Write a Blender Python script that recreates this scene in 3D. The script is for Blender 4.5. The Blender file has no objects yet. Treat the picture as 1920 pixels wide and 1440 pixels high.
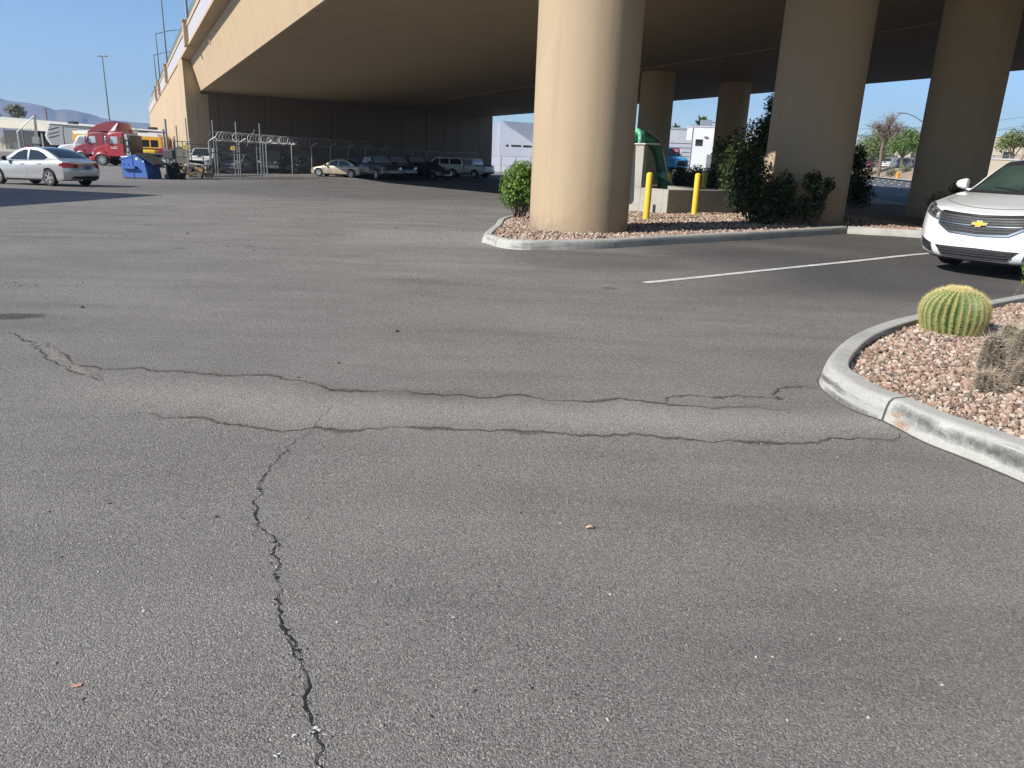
import bpy, bmesh, math, random
from mathutils import Vector, Matrix, noise as mnoise

scene = bpy.context.scene
COL = scene.collection
PI = math.pi
R = math.radians

# ------------------------------------------------------------------ camera geometry
FPX, CAMH = 1389.0, 1.3
ROLL = R(2.2)
PITCH = math.atan(425.0*math.cos(ROLL)/FPX)

def gz(x, y):
    """height of the paved ground"""
    q = -.5*x+.87*y
    f = min(1, max(0, (14-x)/14))
    g = -.0178*max(0, min(q, 52)-8)*f
    k = min(1, max(0, (-x-42)/16))
    g *= 1-.5*k*k*(3-2*k)
    s = min(1, max(0, (y-35)/60))
    g += .5*s*min(1, max(0, (x-8)/12))
    w = (x-14.6)*.974-(y-29.4)*.225              # across the street
    if y > 20 and w > 15.5: g += min(1.25, .35*(w-15.5))*min(1, (y-20)/25)
    return g

def ray(px, py):
    a = (px-960)/FPX; b = (720-py)/FPX
    xr = a*math.cos(ROLL)-b*math.sin(ROLL); yu = a*math.sin(ROLL)+b*math.cos(ROLL)
    c, s = math.cos(PITCH), math.sin(PITCH)
    return Vector((xr, c+yu*s, -s+yu*c))

def P(px, py, z=0.0):
    d = ray(px, py); t = (z-CAMH)/d.z
    return Vector((0, 0, CAMH))+d*t

def PY(px, py, y):
    d = ray(px, py)
    return Vector((0, 0, CAMH))+d*(y/d.y)

def G(px, py, dz=0.0):
    d = ray(px, py); o = Vector((0, 0, CAMH)); t = .5; pv = t
    while t < 700:
        p = o+d*t
        if p.z < gz(p.x, p.y)+dz: break
        pv = t; t *= 1.01
    for _ in range(36):
        m = (pv+t)/2; p = o+d*m
        if p.z < gz(p.x, p.y)+dz: t = m
        else: pv = m
    return o+d*t

# ------------------------------------------------------------------ objects
def thing(name, label, cat, loc=(0, 0, 0), rotz=0, group=None):
    o = bpy.data.objects.new(name, None); COL.objects.link(o)
    o.empty_display_size = .3
    o.location = loc; o.rotation_euler = (0, 0, rotz)
    o['label'] = label; o['category'] = cat
    if group: o['group'] = group
    return o

def tag(o, label=None, cat=None, group=None, kind=None):
    if label: o['label'] = label
    if cat: o['category'] = cat
    if group: o['group'] = group
    if kind: o['kind'] = kind
    return o

def copy_tree(o, parent=None):
    c = o.copy(); COL.objects.link(c)
    c.parent = parent
    for ch in list(o.children): copy_tree(ch, c)
    return c

class MB:
    """collects shapes that become one mesh object"""
    def __init__(s): s.v = []; s.f = []; s.m = []; s.mi = 0
    def add(s, vs, fs, mi=None):
        n = len(s.v); s.v.extend([tuple(p) for p in vs])
        s.f.extend([tuple(i+n for i in f) for f in fs]); s.m.extend([s.mi if mi is None else mi]*len(fs))
        return s
    def box(s, lo, hi, M=None, mi=None):
        x0, y0, z0 = lo; x1, y1, z1 = hi
        vs = [Vector(p) for p in ((x0,y0,z0),(x1,y0,z0),(x1,y1,z0),(x0,y1,z0),(x0,y0,z1),(x1,y0,z1),(x1,y1,z1),(x0,y1,z1))]
        if M: vs = [M@p for p in vs]
        return s.add(vs, [(3,2,1,0),(4,5,6,7),(0,1,5,4),(1,2,6,5),(2,3,7,6),(3,0,4,7)], mi)
    def cbox(s, lo, hi, b=.02, M=None, mi=None):
        """box with chamfered edges"""
        lo = Vector(lo); hi = Vector(hi); c = (lo+hi)/2; h = (hi-lo)/2
        b = min(b, h.x*.9, h.y*.9, h.z*.9)
        bm = bmesh.new(); bmesh.ops.create_cube(bm, size=2)
        for v in bm.verts: v.co = Vector((c.x+v.co.x*h.x, c.y+v.co.y*h.y, c.z+v.co.z*h.z))
        bmesh.ops.bevel(bm, geom=list(bm.edges), offset=b, segments=2, profile=.5, affect='EDGES')
        return s.bm(bm, M, mi)
    def bm(s, bm, M=None, mi=None):
        bm.verts.index_update()
        vs = [(M@v.co if M else v.co.copy()) for v in bm.verts]
        fs = [[v.index for v in f.verts] for f in bm.faces]; bm.free()
        return s.add(vs, fs, mi)
    def prism(s, pts, d, M=None, mi=None):
        """pts: outline (3d), d: extrusion vector"""
        n = len(pts); a = [Vector(p) for p in pts]; b = [p+Vector(d) for p in a]
        vs = a+b
        if M: vs = [M@p for p in vs]
        fs = [tuple(range(n))[::-1], tuple(range(n, 2*n))]+[(i, (i+1) % n, n+(i+1) % n, n+i) for i in range(n)]
        return s.add(vs, fs, mi)
    def tube(s, path, r, k=6, mi=None, caps=True):
        path = [Vector(p) for p in path]; n = len(path)
        rs = r if isinstance(r, (list, tuple)) else [r]*n
        vs = []; fs = []; up = None
        for i, p in enumerate(path):
            t = (path[min(i+1, n-1)]-path[max(i-1, 0)])
            if t.length < 1e-9: t = Vector((0, 0, 1))
            t.normalize()
            if up is None: up = Vector((0, 0, 1)) if abs(t.z) < .9 else Vector((1, 0, 0))
            a = up-t*up.dot(t)
            if a.length < 1e-6: a = t.orthogonal()
            a.normalize(); up = a; b = t.cross(a)
            for j in range(k):
                an = 2*PI*j/k
                vs.append(p+(a*math.cos(an)+b*math.sin(an))*rs[i])
        for i in range(n-1):
            for j in range(k):
                fs.append((i*k+j, i*k+(j+1) % k, (i+1)*k+(j+1) % k, (i+1)*k+j))
        if caps: fs += [tuple(range(k))[::-1], tuple((n-1)*k+j for j in range(k))]
        return s.add(vs, fs, mi)
    def lathe(s, prof, k=24, M=None, mi=None, cap=True):
        """prof: (radius, height) pairs round z"""
        vs = []; fs = []; n = len(prof)
        for r, h in prof:
            for j in range(k):
                a = 2*PI*j/k; vs.append(Vector((r*math.cos(a), r*math.sin(a), h)))
        for i in range(n-1):
            for j in range(k):
                fs.append((i*k+j, i*k+(j+1) % k, (i+1)*k+(j+1) % k, (i+1)*k+j))
        if cap: fs += [tuple(range(k))[::-1], tuple((n-1)*k+j for j in range(k))]
        if M: vs = [M@v for v in vs]
        return s.add(vs, fs, mi)
    def grid(s, rows, mi=None, closed=False):
        n = len(rows); m = len(rows[0]); vs = [p for r in rows for p in r]; fs = []
        for i in range(n-1):
            for j in range(m if closed else m-1):
                fs.append((i*m+j, i*m+(j+1) % m, (i+1)*m+(j+1) % m, (i+1)*m+j))
        return s.add(vs, fs, mi)
    def build(s, name, mats, parent=None, smooth=None, loc=None, fixn=True):
        me = bpy.data.meshes.new(name)
        me.from_pydata(s.v, [], s.f); me.update()
        if not isinstance(mats, (list, tuple)): mats = [mats]
        for m in mats: me.materials.append(m)
        if len(mats) > 1:
            me.polygons.foreach_set('material_index', [min(i, len(mats)-1) for i in s.m])
        if fixn:
            bm = bmesh.new(); bm.from_mesh(me)
            bmesh.ops.recalc_face_normals(bm, faces=bm.faces); bm.to_mesh(me); bm.free()
        if smooth is not None:
            me.shade_smooth()
            if smooth < 179: me.set_sharp_from_angle(angle=R(smooth))
        o = bpy.data.objects.new(name, me); COL.objects.link(o)
        if parent: o.parent = parent
        if loc is not None: o.location = loc
        return o

def lerp(a, b, t): return a+(b-a)*t
def interp(tab, x):
    if x <= tab[0][0]: return tab[0][1]
    for (a, za), (b, zb) in zip(tab, tab[1:]):
        if x <= b:
            t = (x-a)/(b-a); return za+(zb-za)*t
    return tab[-1][1]
def sinterp(tab, x):
    """smooth monotone-ish interpolation through a table"""
    n = len(tab)
    if x <= tab[0][0]: return tab[0][1]
    if x >= tab[-1][0]: return tab[-1][1]
    def sl(i):
        if i == 0 or i == n-1:
            j = 0 if i == 0 else n-2
            return (tab[j+1][1]-tab[j][1])/(tab[j+1][0]-tab[j][0])
        a = (tab[i][1]-tab[i-1][1])/(tab[i][0]-tab[i-1][0]); b = (tab[i+1][1]-tab[i][1])/(tab[i+1][0]-tab[i][0])
        return 0 if a*b <= 0 else 2*a*b/(a+b)
    for i in range(n-1):
        if x <= tab[i+1][0]:
            h = tab[i+1][0]-tab[i][0]; t = (x-tab[i][0])/h
            return ((2*t**3-3*t*t+1)*tab[i][1]+(t**3-2*t*t+t)*h*sl(i)+(-2*t**3+3*t*t)*tab[i+1][1]+(t**3-t*t)*h*sl(i+1))

def catmull(pts, step):
    pts = [Vector(p) for p in pts]; out = []
    for i in range(len(pts)-1):
        p0 = pts[max(i-1, 0)]; p1 = pts[i]; p2 = pts[i+1]; p3 = pts[min(i+2, len(pts)-1)]
        n = max(1, int((p2-p1).length/step))
        for k in range(n):
            t = k/n
            out.append(.5*((2*p1)+(p2-p0)*t+(2*p0-5*p1+4*p2-p3)*t*t+(3*p1-3*p2+p3-p0)*t**3))
    out.append(pts[-1]); return out

def in_poly(x, y, poly):
    c = False; j = len(poly)-1
    for i in range(len(poly)):
        xi, yi = poly[i][0], poly[i][1]; xj, yj = poly[j][0], poly[j][1]
        if (yi > y) != (yj > y) and x < (xj-xi)*(y-yi)/(yj-yi)+xi: c = not c
        j = i
    return c

# ------------------------------------------------------------------ materials
def _new(name):
    m = bpy.data.materials.new(name); m.use_nodes = True
    nt = m.node_tree; b = nt.nodes['Principled BSDF']
    return m, nt, b
def node(nt, t, **kw):
    n = nt.nodes.new(t)
    for k, v in kw.items(): setattr(n, k, v)
    return n
def ramp(nt, fac, stops):
    r = node(nt, 'ShaderNodeValToRGB'); e = r.color_ramp.elements
    while len(e) < len(stops): e.new(.5)
    for i, (p, c) in enumerate(stops):
        e[i].position = p; e[i].color = (c[0], c[1], c[2], 1) if isinstance(c, (tuple, list)) else (c, c, c, 1)
    nt.links.new(fac, r.inputs[0]); return r.outputs[0]
def noise(nt, co, scale, detail=4, rough=.55, vec=None):
    n = node(nt, 'ShaderNodeTexNoise'); n.inputs['Scale'].default_value = scale
    n.inputs['Detail'].default_value = detail; n.inputs['Roughness'].default_value = rough
    nt.links.new(co, n.inputs['Vector']); return n.outputs['Fac']
def mixc(nt, fac, a, b, mode='MIX'):
    m = node(nt, 'ShaderNodeMix', data_type='RGBA', blend_type=mode)
    for s, v in ((0, fac), (6, a), (7, b)):
        if isinstance(v, bpy.types.NodeSocket): nt.links.new(v, m.inputs[s])
        elif isinstance(v, (int, float)): m.inputs[s].default_value = v if s == 0 else (v, v, v, 1)
        else: m.inputs[s].default_value = (v[0], v[1], v[2], 1)
    return m.outputs[2]
def math_(nt, op, a, b=0.0, clamp=False):
    m = node(nt, 'ShaderNodeMath', operation=op); m.use_clamp = clamp
    for i, v in ((0, a), (1, b)):
        if isinstance(v, bpy.types.NodeSocket): nt.links.new(v, m.inputs[i])
        else: m.inputs[i].default_value = v
    return m.outputs[0]
def coords(nt, scale=None, gen='Object'):
    tc = node(nt, 'ShaderNodeTexCoord'); o = tc.outputs[gen]
    if scale:
        mp = node(nt, 'ShaderNodeMapping'); mp.inputs['Scale'].default_value = scale
        nt.links.new(o, mp.inputs['Vector']); o = mp.outputs[0]
    return o
def bump(nt, b, h, strength=.3, dist=.01):
    n = node(nt, 'ShaderNodeBump'); n.inputs['Strength'].default_value = strength
    n.inputs['Distance'].default_value = dist
    nt.links.new(h, n.inputs['Height']); nt.links.new(n.outputs[0], b.inputs['Normal']); return n

def surf(name, col, rough=.6, metal=0, var=.15, scale=3.0, bs=0, bscale=40, coat=0, spec=.5, stretch=None):
    """plain surface with mottled tone and optional bump"""
    m, nt, b = _new(name)
    co = coords(nt, stretch)
    d = tuple(max(0, c*(1-var)) for c in col); l = tuple(min(1, c*(1+var)) for c in col)
    c = ramp(nt, noise(nt, co, scale, 5), [(.3, d), (.7, l)])
    nt.links.new(c, b.inputs['Base Color'])
    b.inputs['Roughness'].default_value = rough; b.inputs['Metallic'].default_value = metal
    b.inputs['Specular IOR Level'].default_value = spec
    if coat: b.inputs['Coat Weight'].default_value = coat; b.inputs['Coat Roughness'].default_value = .05
    if bs: bump(nt, b, noise(nt, co, bscale, 4), bs, .01)
    return m

def paint(name, col, rough=.35, metal=0.0, dust=.06, coat=.6):
    m, nt, b = _new(name)
    co = coords(nt)
    z = node(nt, 'ShaderNodeSeparateXYZ'); nt.links.new(co, z.inputs[0])
    low = math_(nt, 'MULTIPLY', math_(nt, 'SUBTRACT', .75, z.outputs[2], True), 1.1, True)
    f = math_(nt, 'MULTIPLY', math_(nt, 'ADD', math_(nt, 'MULTIPLY', low, .5), .5), math_(nt, 'MULTIPLY', noise(nt, co, 4, 6), dust*2.4))
    c = mixc(nt, f, col, (.32, .28, .23))
    nt.links.new(c, b.inputs['Base Color'])
    b.inputs['Roughness'].default_value = rough; b.inputs['Metallic'].default_value = metal
    b.inputs['Coat Weight'].default_value = coat; b.inputs['Coat Roughness'].default_value = .04
    return m

def leafmat(name, col, trans=.35, rough=.5):
    m, nt, b = _new(name)
    co = coords(nt)
    d = tuple(c*.65 for c in col); l = tuple(min(1, c*1.35) for c in col)
    c = ramp(nt, noise(nt, co, 7, 3), [(.3, d), (.7, l)])
    nt.links.new(c, b.inputs['Base Color']); b.inputs['Roughness'].default_value = rough
    t = node(nt, 'ShaderNodeBsdfTranslucent'); nt.links.new(c, t.inputs['Color'])
    mx = node(nt, 'ShaderNodeMixShader'); mx.inputs[0].default_value = trans
    nt.links.new(b.outputs[0], mx.inputs[1]); nt.links.new(t.outputs[0], mx.inputs[2])
    nt.links.new(mx.outputs[0], nt.nodes['Material Output'].inputs['Surface'])
    return m

def asphalt(name, base=.15, near=False):
    m, nt, b = _new(name)
    co = coords(nt)
    # streaky large tones, medium blotches, aggregate speckle
    big = noise(nt, coords(nt, (.14, .4, 1)), 1.0, 4, .6)
    med = noise(nt, coords(nt, (.8, 1.5, 1)), 1.0, 6, .62)
    tcn = node(nt, 'ShaderNodeTexCoord'); mpn = node(nt, 'ShaderNodeMapping'); mpn.inputs['Rotation'].default_value = (0, 0, R(-28)); mpn.inputs['Scale'].default_value = (.45, 2.4, 1)
    nt.links.new(tcn.outputs['Object'], mpn.inputs['Vector']); stk = noise(nt, mpn.outputs[0], 1.0, 6, .6)
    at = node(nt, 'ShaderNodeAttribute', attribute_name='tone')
    c = ramp(nt, big, [(.25, (base*.92, base*.868, base*.795)), (.5, (base, base*.95, base*.87)), (.78, (base*1.09, base*1.04, base*.95))])
    c = mixc(nt, 1.0, c, ramp(nt, med, [(.25, .87), (.5, 1.0), (.75, 1.08)]), 'MULTIPLY')
    c = mixc(nt, 1.0, c, ramp(nt, stk, [(.3, .84), (.5, 1.0), (.7, 1.08)]), 'MULTIPLY')
    oil = node(nt, 'ShaderNodeTexVoronoi'); oil.inputs['Scale'].default_value = .75; nt.links.new(coords(nt), oil.inputs['Vector'])
    of = ramp(nt, math_(nt, 'ADD', oil.outputs['Distance'], math_(nt, 'MULTIPLY', noise(nt, co, 9, 3), .09)), [(.085, .6), (.135, 0)])
    c = mixc(nt, of, c, (base*.35, base*.33, base*.31))
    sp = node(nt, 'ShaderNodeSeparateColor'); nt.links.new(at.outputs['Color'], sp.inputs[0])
    c = mixc(nt, sp.outputs[0], c, (base*.36, base*.345, base*.34))           # newer, darker seal coat, and shade painted under the bridge deck
    c = mixc(nt, sp.outputs[1], c, (base*1.47, base*1.39, base*1.24))         # wind-blown dust
    vo = node(nt, 'ShaderNodeTexVoronoi'); vo.inputs['Scale'].default_value = 225; nt.links.new(co, vo.inputs['Vector'])
    hv = node(nt, 'ShaderNodeSeparateColor'); nt.links.new(vo.outputs['Color'], hv.inputs[0])
    g = ramp(nt, hv.outputs[0], [(0, .5), (.3, .82), (.7, 1.04), (.93, 1.3), (1, 1.9)])
    c = mixc(nt, .8, c, g, 'MULTIPLY')
    pit = ramp(nt, noise(nt, co, 135, 3, .75), [(.38, .3), (.52, 1.0)])
    worn = ramp(nt, noise(nt, co, .9, 3), [(.35, .35), (.65, .85)])
    c = mixc(nt, worn, c, mixc(nt, 1.0, c, pit, 'MULTIPLY'))
    nt.links.new(c, b.inputs['Base Color'])
    b.inputs['Roughness'].default_value = .85; b.inputs['Specular IOR Level'].default_value = .3
    h = math_(nt, 'ADD', math_(nt, 'MULTIPLY', vo.outputs['Distance'], -.55), math_(nt, 'MULTIPLY', noise(nt, co, 155, 3, .7), 1.3))
    bump(nt, b, h, .7, .006)
    return m

def concrete(name, col=(.42, .41, .38), var=.14, bs=.25):
    m, nt, b = _new(name)
    co = coords(nt)
    c = ramp(nt, noise(nt, co, 1.3, 6, .65), [(.28, tuple(x*(1-var*1.6) for x in col)), (.52, col), (.75, tuple(x*(1+var) for x in col))])
    st = noise(nt, coords(nt, (.5, .5, 3.5)), 2.2, 6, .7)
    c = mixc(nt, ramp(nt, st, [(.56, 0), (.7, .55)]), c, tuple(x*.45 for x in col))
    c = mixc(nt, .5, c, ramp(nt, noise(nt, co, 90, 3), [(.3, .75), (.7, 1.15)]), 'MULTIPLY')
    nt.links.new(c, b.inputs['Base Color']); b.inputs['Roughness'].default_value = .88
    bump(nt, b, noise(nt, co, 60, 5), bs, .006)
    return m

def kerbmat(name):
    m, nt, b = _new(name); co = coords(nt); col = (.42, .415, .38)
    c = ramp(nt, noise(nt, co, 2.2, 6, .65), [(.28, tuple(x*.78 for x in col)), (.52, col), (.75, tuple(x*1.12 for x in col))])
    st = noise(nt, coords(nt, (.9, .9, 9)), 1.6, 6, .72)
    pt = ramp(nt, noise(nt, co, .55, 2), [(.45, .15), (.6, 1)])
    f = math_(nt, 'MULTIPLY', ramp(nt, st, [(.5, 0), (.62, .8)]), pt)
    gm = node(nt, 'ShaderNodeNewGeometry'); sx = node(nt, 'ShaderNodeSeparateXYZ'); nt.links.new(gm.outputs['True Normal'], sx.inputs[0])
    f = math_(nt, 'MULTIPLY', f, ramp(nt, sx.outputs[2], [(.35, 1), (.85, .15)]))
    c = mixc(nt, f, c, (.1, .1, .098))
    z = node(nt, 'ShaderNodeSeparateXYZ'); nt.links.new(co, z.inputs[0])
    c = mixc(nt, .6, c, ramp(nt, noise(nt, co, 110, 3), [(.3, .7), (.7, 1.15)]), 'MULTIPLY')
    nt.links.new(c, b.inputs['Base Color']); b.inputs['Roughness'].default_value = .9
    bump(nt, b, math_(nt, 'ADD', noise(nt, co, 70, 5), math_(nt, 'MULTIPLY', noise(nt, co, 9, 3), 2.0)), .35, .006)
    return m

def stucco(name, col, foot=False):
    """painted concrete: faint form marks, runs and blemishes"""
    m, nt, b = _new(name)
    co = coords(nt)
    c = ramp(nt, noise(nt, coords(nt, (1, 1, .35)), .9, 6, .6), [(.25, tuple(x*.9 for x in col)), (.5, col), (.8, tuple(x*1.06 for x in col))])
    run = noise(nt, coords(nt, (3, 3, .12)), 1.4, 5, .7)
    c = mixc(nt, ramp(nt, run, [(.54, 0), (.74, .42)]), c, tuple(x*.7 for x in col))
    sp = noise(nt, co, 6, 2)
    c = mixc(nt, ramp(nt, sp, [(.72, 0), (.78, .25)]), c, tuple(x*.6 for x in col))
    if foot:
        z = node(nt, 'ShaderNodeSeparateXYZ'); nt.links.new(co, z.inputs[0])
        e = math_(nt, 'ADD', z.outputs[2], math_(nt, 'MULTIPLY', noise(nt, co, 5, 5), -.7))
        c = mixc(nt, ramp(nt, e, [(.05, .75), (.4, 0)]), c, (.2, .15, .105))          # soil splashed up the foot
        tie = node(nt, 'ShaderNodeTexVoronoi'); tie.inputs['Scale'].default_value = 1.1; nt.links.new(co, tie.inputs['Vector'])
        c = mixc(nt, ramp(nt, tie.outputs['Distance'], [(.028, .65), (.045, 0)]), c, tuple(x*.5 for x in col))
        c = mixc(nt, ramp(nt, noise(nt, coords(nt, (1, 1, .8)), .55, 1), [(.5, 0), (.53, .6)]), c, tuple(x*v for x, v in zip(col, (.92, .9, .87))))   # touched-up paint
    nt.links.new(c, b.inputs['Base Color']); b.inputs['Roughness'].default_value = .8
    h = math_(nt, 'ADD', noise(nt, co, 22, 5), math_(nt, 'MULTIPLY', noise(nt, co, 120, 2), .5))
    bump(nt, b, h, .22, .008)
    return m

def softstain(name, col, amount=.75):
    """thin film of silt that fades towards its edges (attribute 'edge')"""
    m, nt, b = _new(name); co = coords(nt)
    c = ramp(nt, noise(nt, co, 40, 4), [(.3, tuple(x*.7 for x in col)), (.7, tuple(x*1.2 for x in col))])
    nt.links.new(c, b.inputs['Base Color']); b.inputs['Roughness'].default_value = .95
    at = node(nt, 'ShaderNodeAttribute', attribute_name='edge')
    f = math_(nt, 'MULTIPLY', at.outputs['Fac'], math_(nt, 'ADD', math_(nt, 'MULTIPLY', noise(nt, co, 30, 4, .7), 1.6), -.25, True), True)
    f = math_(nt, 'MULTIPLY', f, amount*1.6, True)
    tr = node(nt, 'ShaderNodeBsdfTransparent'); mx = node(nt, 'ShaderNodeMixShader')
    nt.links.new(f, mx.inputs[0]); nt.links.new(tr.outputs[0], mx.inputs[1]); nt.links.new(b.outputs[0], mx.inputs[2])
    nt.links.new(mx.outputs[0], nt.nodes['Material Output'].inputs['Surface'])
    return m
# ================================================================== SETTING
M = {}
M['asphalt'] = asphalt('asphalt', .24)
M['street'] = surf('street_asphalt', (.11, .108, .108), .85, var=.2, scale=.6, bs=.4, bscale=60)
M['dirt'] = surf('pale_dirt', (.33, .25, .17), .95, var=.2, scale=.4, bs=.4, bscale=12)
M['kerb'] = kerbmat('kerb_concrete')
M['pavement'] = concrete('pavement_concrete', (.45, .43, .38), .1)
M['gravelbed'] = surf('gravel_bed', (.2, .145, .11), .95, var=.4, scale=34, bs=.9, bscale=38)
M['whitepaint'] = surf('road_paint', (.6, .6, .58), .8, var=.25, scale=9, bs=.3, bscale=80)
ROCKC = [(.33, .22, .16), (.41, .31, .23), (.21, .14, .105), (.49, .42, .34), (.17, .14, .115), (.37, .225, .175)]
M['rocks'] = [surf('gravel_stone', c, .9, var=.22, scale=30, bs=.3, bscale=120) for c in ROCKC]
M['crack'] = surf('crack_shadow', (.018, .017, .016), .95, var=.3, scale=40)
M['stain'] = surf('silt_stain', (.115, .094, .07), .95, var=.35, scale=30, bs=.5, bscale=90)

# --- crack courses (picture points put on the ground)
CR_UP = [(75,645),(95,647),(120,670),(135,685),(155,691),(210,696),(265,696),(350,704),(450,708),(500,708),(550,715),(590,725),(620,739),(665,737),(725,740),(800,747),(900,751),(950,747),(1000,752),(1050,757),(1100,763),(1132,757),(1171,754),(1223,763),(1249,765),(1281,768),(1390,771),(1487,775)]
CR_TOPR = [(1248,764),(1258,754),(1294,746),(1342,748),(1378,746),(1449,753),(1466,754),(1450,746),(1462,737),(1497,729),(1536,733)]
CR_LOW = [(250,782),(320,786),(375,791),(400,797),(445,806),(500,810),(550,812),(590,812),(650,812),(725,809),(800,811),(840,807),(900,814),(960,817),(1030,821),(1100,823),(1132,828),(1165,826),(1197,823),(1229,826),(1307,831),(1381,833),(1471,836),(1552,836),(1617,835),(1665,831),(1692,822)]
CR_LEFT = [(-30,629),(0,628),(30,630),(50,640),(75,645),(80,665),(90,675),(120,692),(140,702),(165,710),(195,720)]
CR_MAIN = [(625,770),(600,795),(572,815),(560,827),(545,847),(525,865),(507,880),(498,898),(489,917),(488,934),(471,947),(474,957),(470,971),(475,984),(478,997),(495,1010),(514,1022),(525,1029),(516,1046),(525,1061),(518,1080),(521,1102),(531,1114),(525,1132),(527,1147),(531,1162),(526,1185),(540,1207),(547,1232),(562,1236),(568,1256),(570,1282),(574,1301),(567,1320),(570,1335),(579,1346),(587,1369),(594,1387),(606,1414),(600,1440),(612,1475)]
CR_UPW = [G(*p) for p in CR_UP]; CR_LOWW = [G(*p) for p in CR_LOW]
def poly_y(w, x):
    return interp([(p.x, p.y) for p in sorted(w, key=lambda q: q.x)], x)

def sstep(a, b, x):
    t = min(1, max(0, (x-a)/(b-a))); return t*t*(3-2*t)

def band(x, y):
    """0..1 inside the dusty gutter between the two long cracks"""
    lo = poly_y(CR_LOWW, x); hi = poly_y(CR_UPW, x)
    if x < -3.2 or x > 3.2 or hi-lo < .02: return 0
    t = (y-lo)/(hi-lo)
    if t < 0 or t > 1: return 0
    return math.sin(PI*t)**1.0*sstep(-3.2, -1.6, x)*(1-sstep(2.7, 3.2, x))

def nz(x, y):
    n = mnoise.noise(Vector((x*.35, y*.35, 3)))
    e = sstep(-8, -7, x)*(1-sstep(7, 8, x))*(1-sstep(12, 13.5, y))
    lo = poly_y(CR_LOWW, x); hi = poly_y(CR_UPW, x); m = (lo+hi)/2
    dip = .014*math.exp(-((y-m)/.26)**2)*sstep(-3.6, -2, x)*(1-sstep(3.2, 3.8, x))
    return gz(x, y)+.008+e*(.01*n+dip+.008)

def tone_at(x, y):
    n = mnoise.noise(Vector((x*.22, y*.22, 0)))*.8+mnoise.noise(Vector((x*.7, y*.9, 5)))*.35
    # newer dark lane between the two planted islands
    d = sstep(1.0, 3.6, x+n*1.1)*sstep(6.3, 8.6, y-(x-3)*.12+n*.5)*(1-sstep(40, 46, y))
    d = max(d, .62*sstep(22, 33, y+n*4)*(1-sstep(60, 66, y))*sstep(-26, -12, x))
    # dark tyre-polished drive in front of the column
    d = max(d, .55*sstep(-1.2, 1.2, x+n)*sstep(8.8, 9.6, y+n*.6)*(1-sstep(10.8, 11.6, y+n*.6)))
    ts = (x+.27)*.888+(y-14.1)*.46; sb = -(x+.27)*.46+(y-14.1)*.888     # paving under the bridge deck painted darker to deepen the shade there
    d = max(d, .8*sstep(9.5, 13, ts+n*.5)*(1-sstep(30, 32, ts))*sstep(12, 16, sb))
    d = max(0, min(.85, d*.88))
    g = 1.0*band(x, y)*(.72+.45*n)+.3*max(0, mnoise.noise(Vector((x*.5+9, y*.5, 2))))
    g = max(g, .5*sstep(-.9, -.1, -abs(x+1.6)+.9+n*.6)*sstep(10.5, 12.5, y)*(1-sstep(13.8, 15.5, y)))
    return d, max(0, min(.9, g))

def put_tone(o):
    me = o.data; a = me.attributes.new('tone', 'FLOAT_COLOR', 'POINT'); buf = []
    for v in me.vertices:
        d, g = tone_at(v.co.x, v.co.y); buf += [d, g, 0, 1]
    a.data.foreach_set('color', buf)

def sheet(name, xs, ys, zf, mat, keep=None, smooth=True):
    vs = [(x, y, zf(x, y)) for y in ys for x in xs]; n = len(xs); fs = []
    for j in range(len(ys)-1):
        for i in range(n-1):
            if keep is None or keep((xs[i]+xs[i+1])/2, (ys[j]+ys[j+1])/2):
                fs.append((j*n+i, j*n+i+1, (j+1)*n+i+1, (j+1)*n+i))
    me = bpy.data.meshes.new(name); me.from_pydata(vs, [], fs); me.update()
    bm = bmesh.new(); bm.from_mesh(me)
    bmesh.ops.delete(bm, geom=[v for v in bm.verts if not v.link_faces], context='VERTS')
    bm.to_mesh(me); bm.free()
    me.materials.append(mat)
    if smooth: me.shade_smooth()
    o = bpy.data.objects.new(name, me); COL.objects.link(o); return o

def frange(a, b, s):
    n = int(round((b-a)/s)); return [a+(b-a)*i/n for i in range(n+1)]

xs = [-4200, -3000, -2000, -1200, -700, -400, -250, -170, -120, -95]+frange(-80, 60, 1.0)+[66, 75, 90, 110, 140, 190, 260, 400, 700, 1300, 2400, 4200]
ys = [-300, -120, -60, -30]+frange(-12, 110, 1.0)+[118, 130, 150, 180, 230, 300, 420, 650, 1000, 1600, 2500, 4200]
inlot = lambda x, y: -80 < x < 60 and -12 < y < 110
g1 = sheet('ground', xs, ys, gz, M['dirt'], lambda x, y: not inlot(x, y)); tag(g1, kind='structure')
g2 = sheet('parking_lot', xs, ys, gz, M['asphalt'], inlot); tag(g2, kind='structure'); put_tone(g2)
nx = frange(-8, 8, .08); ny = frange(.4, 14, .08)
g3 = sheet('parking_lot', nx, ny, nz, M['asphalt']); tag(g3, kind='structure'); put_tone(g3)

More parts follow.
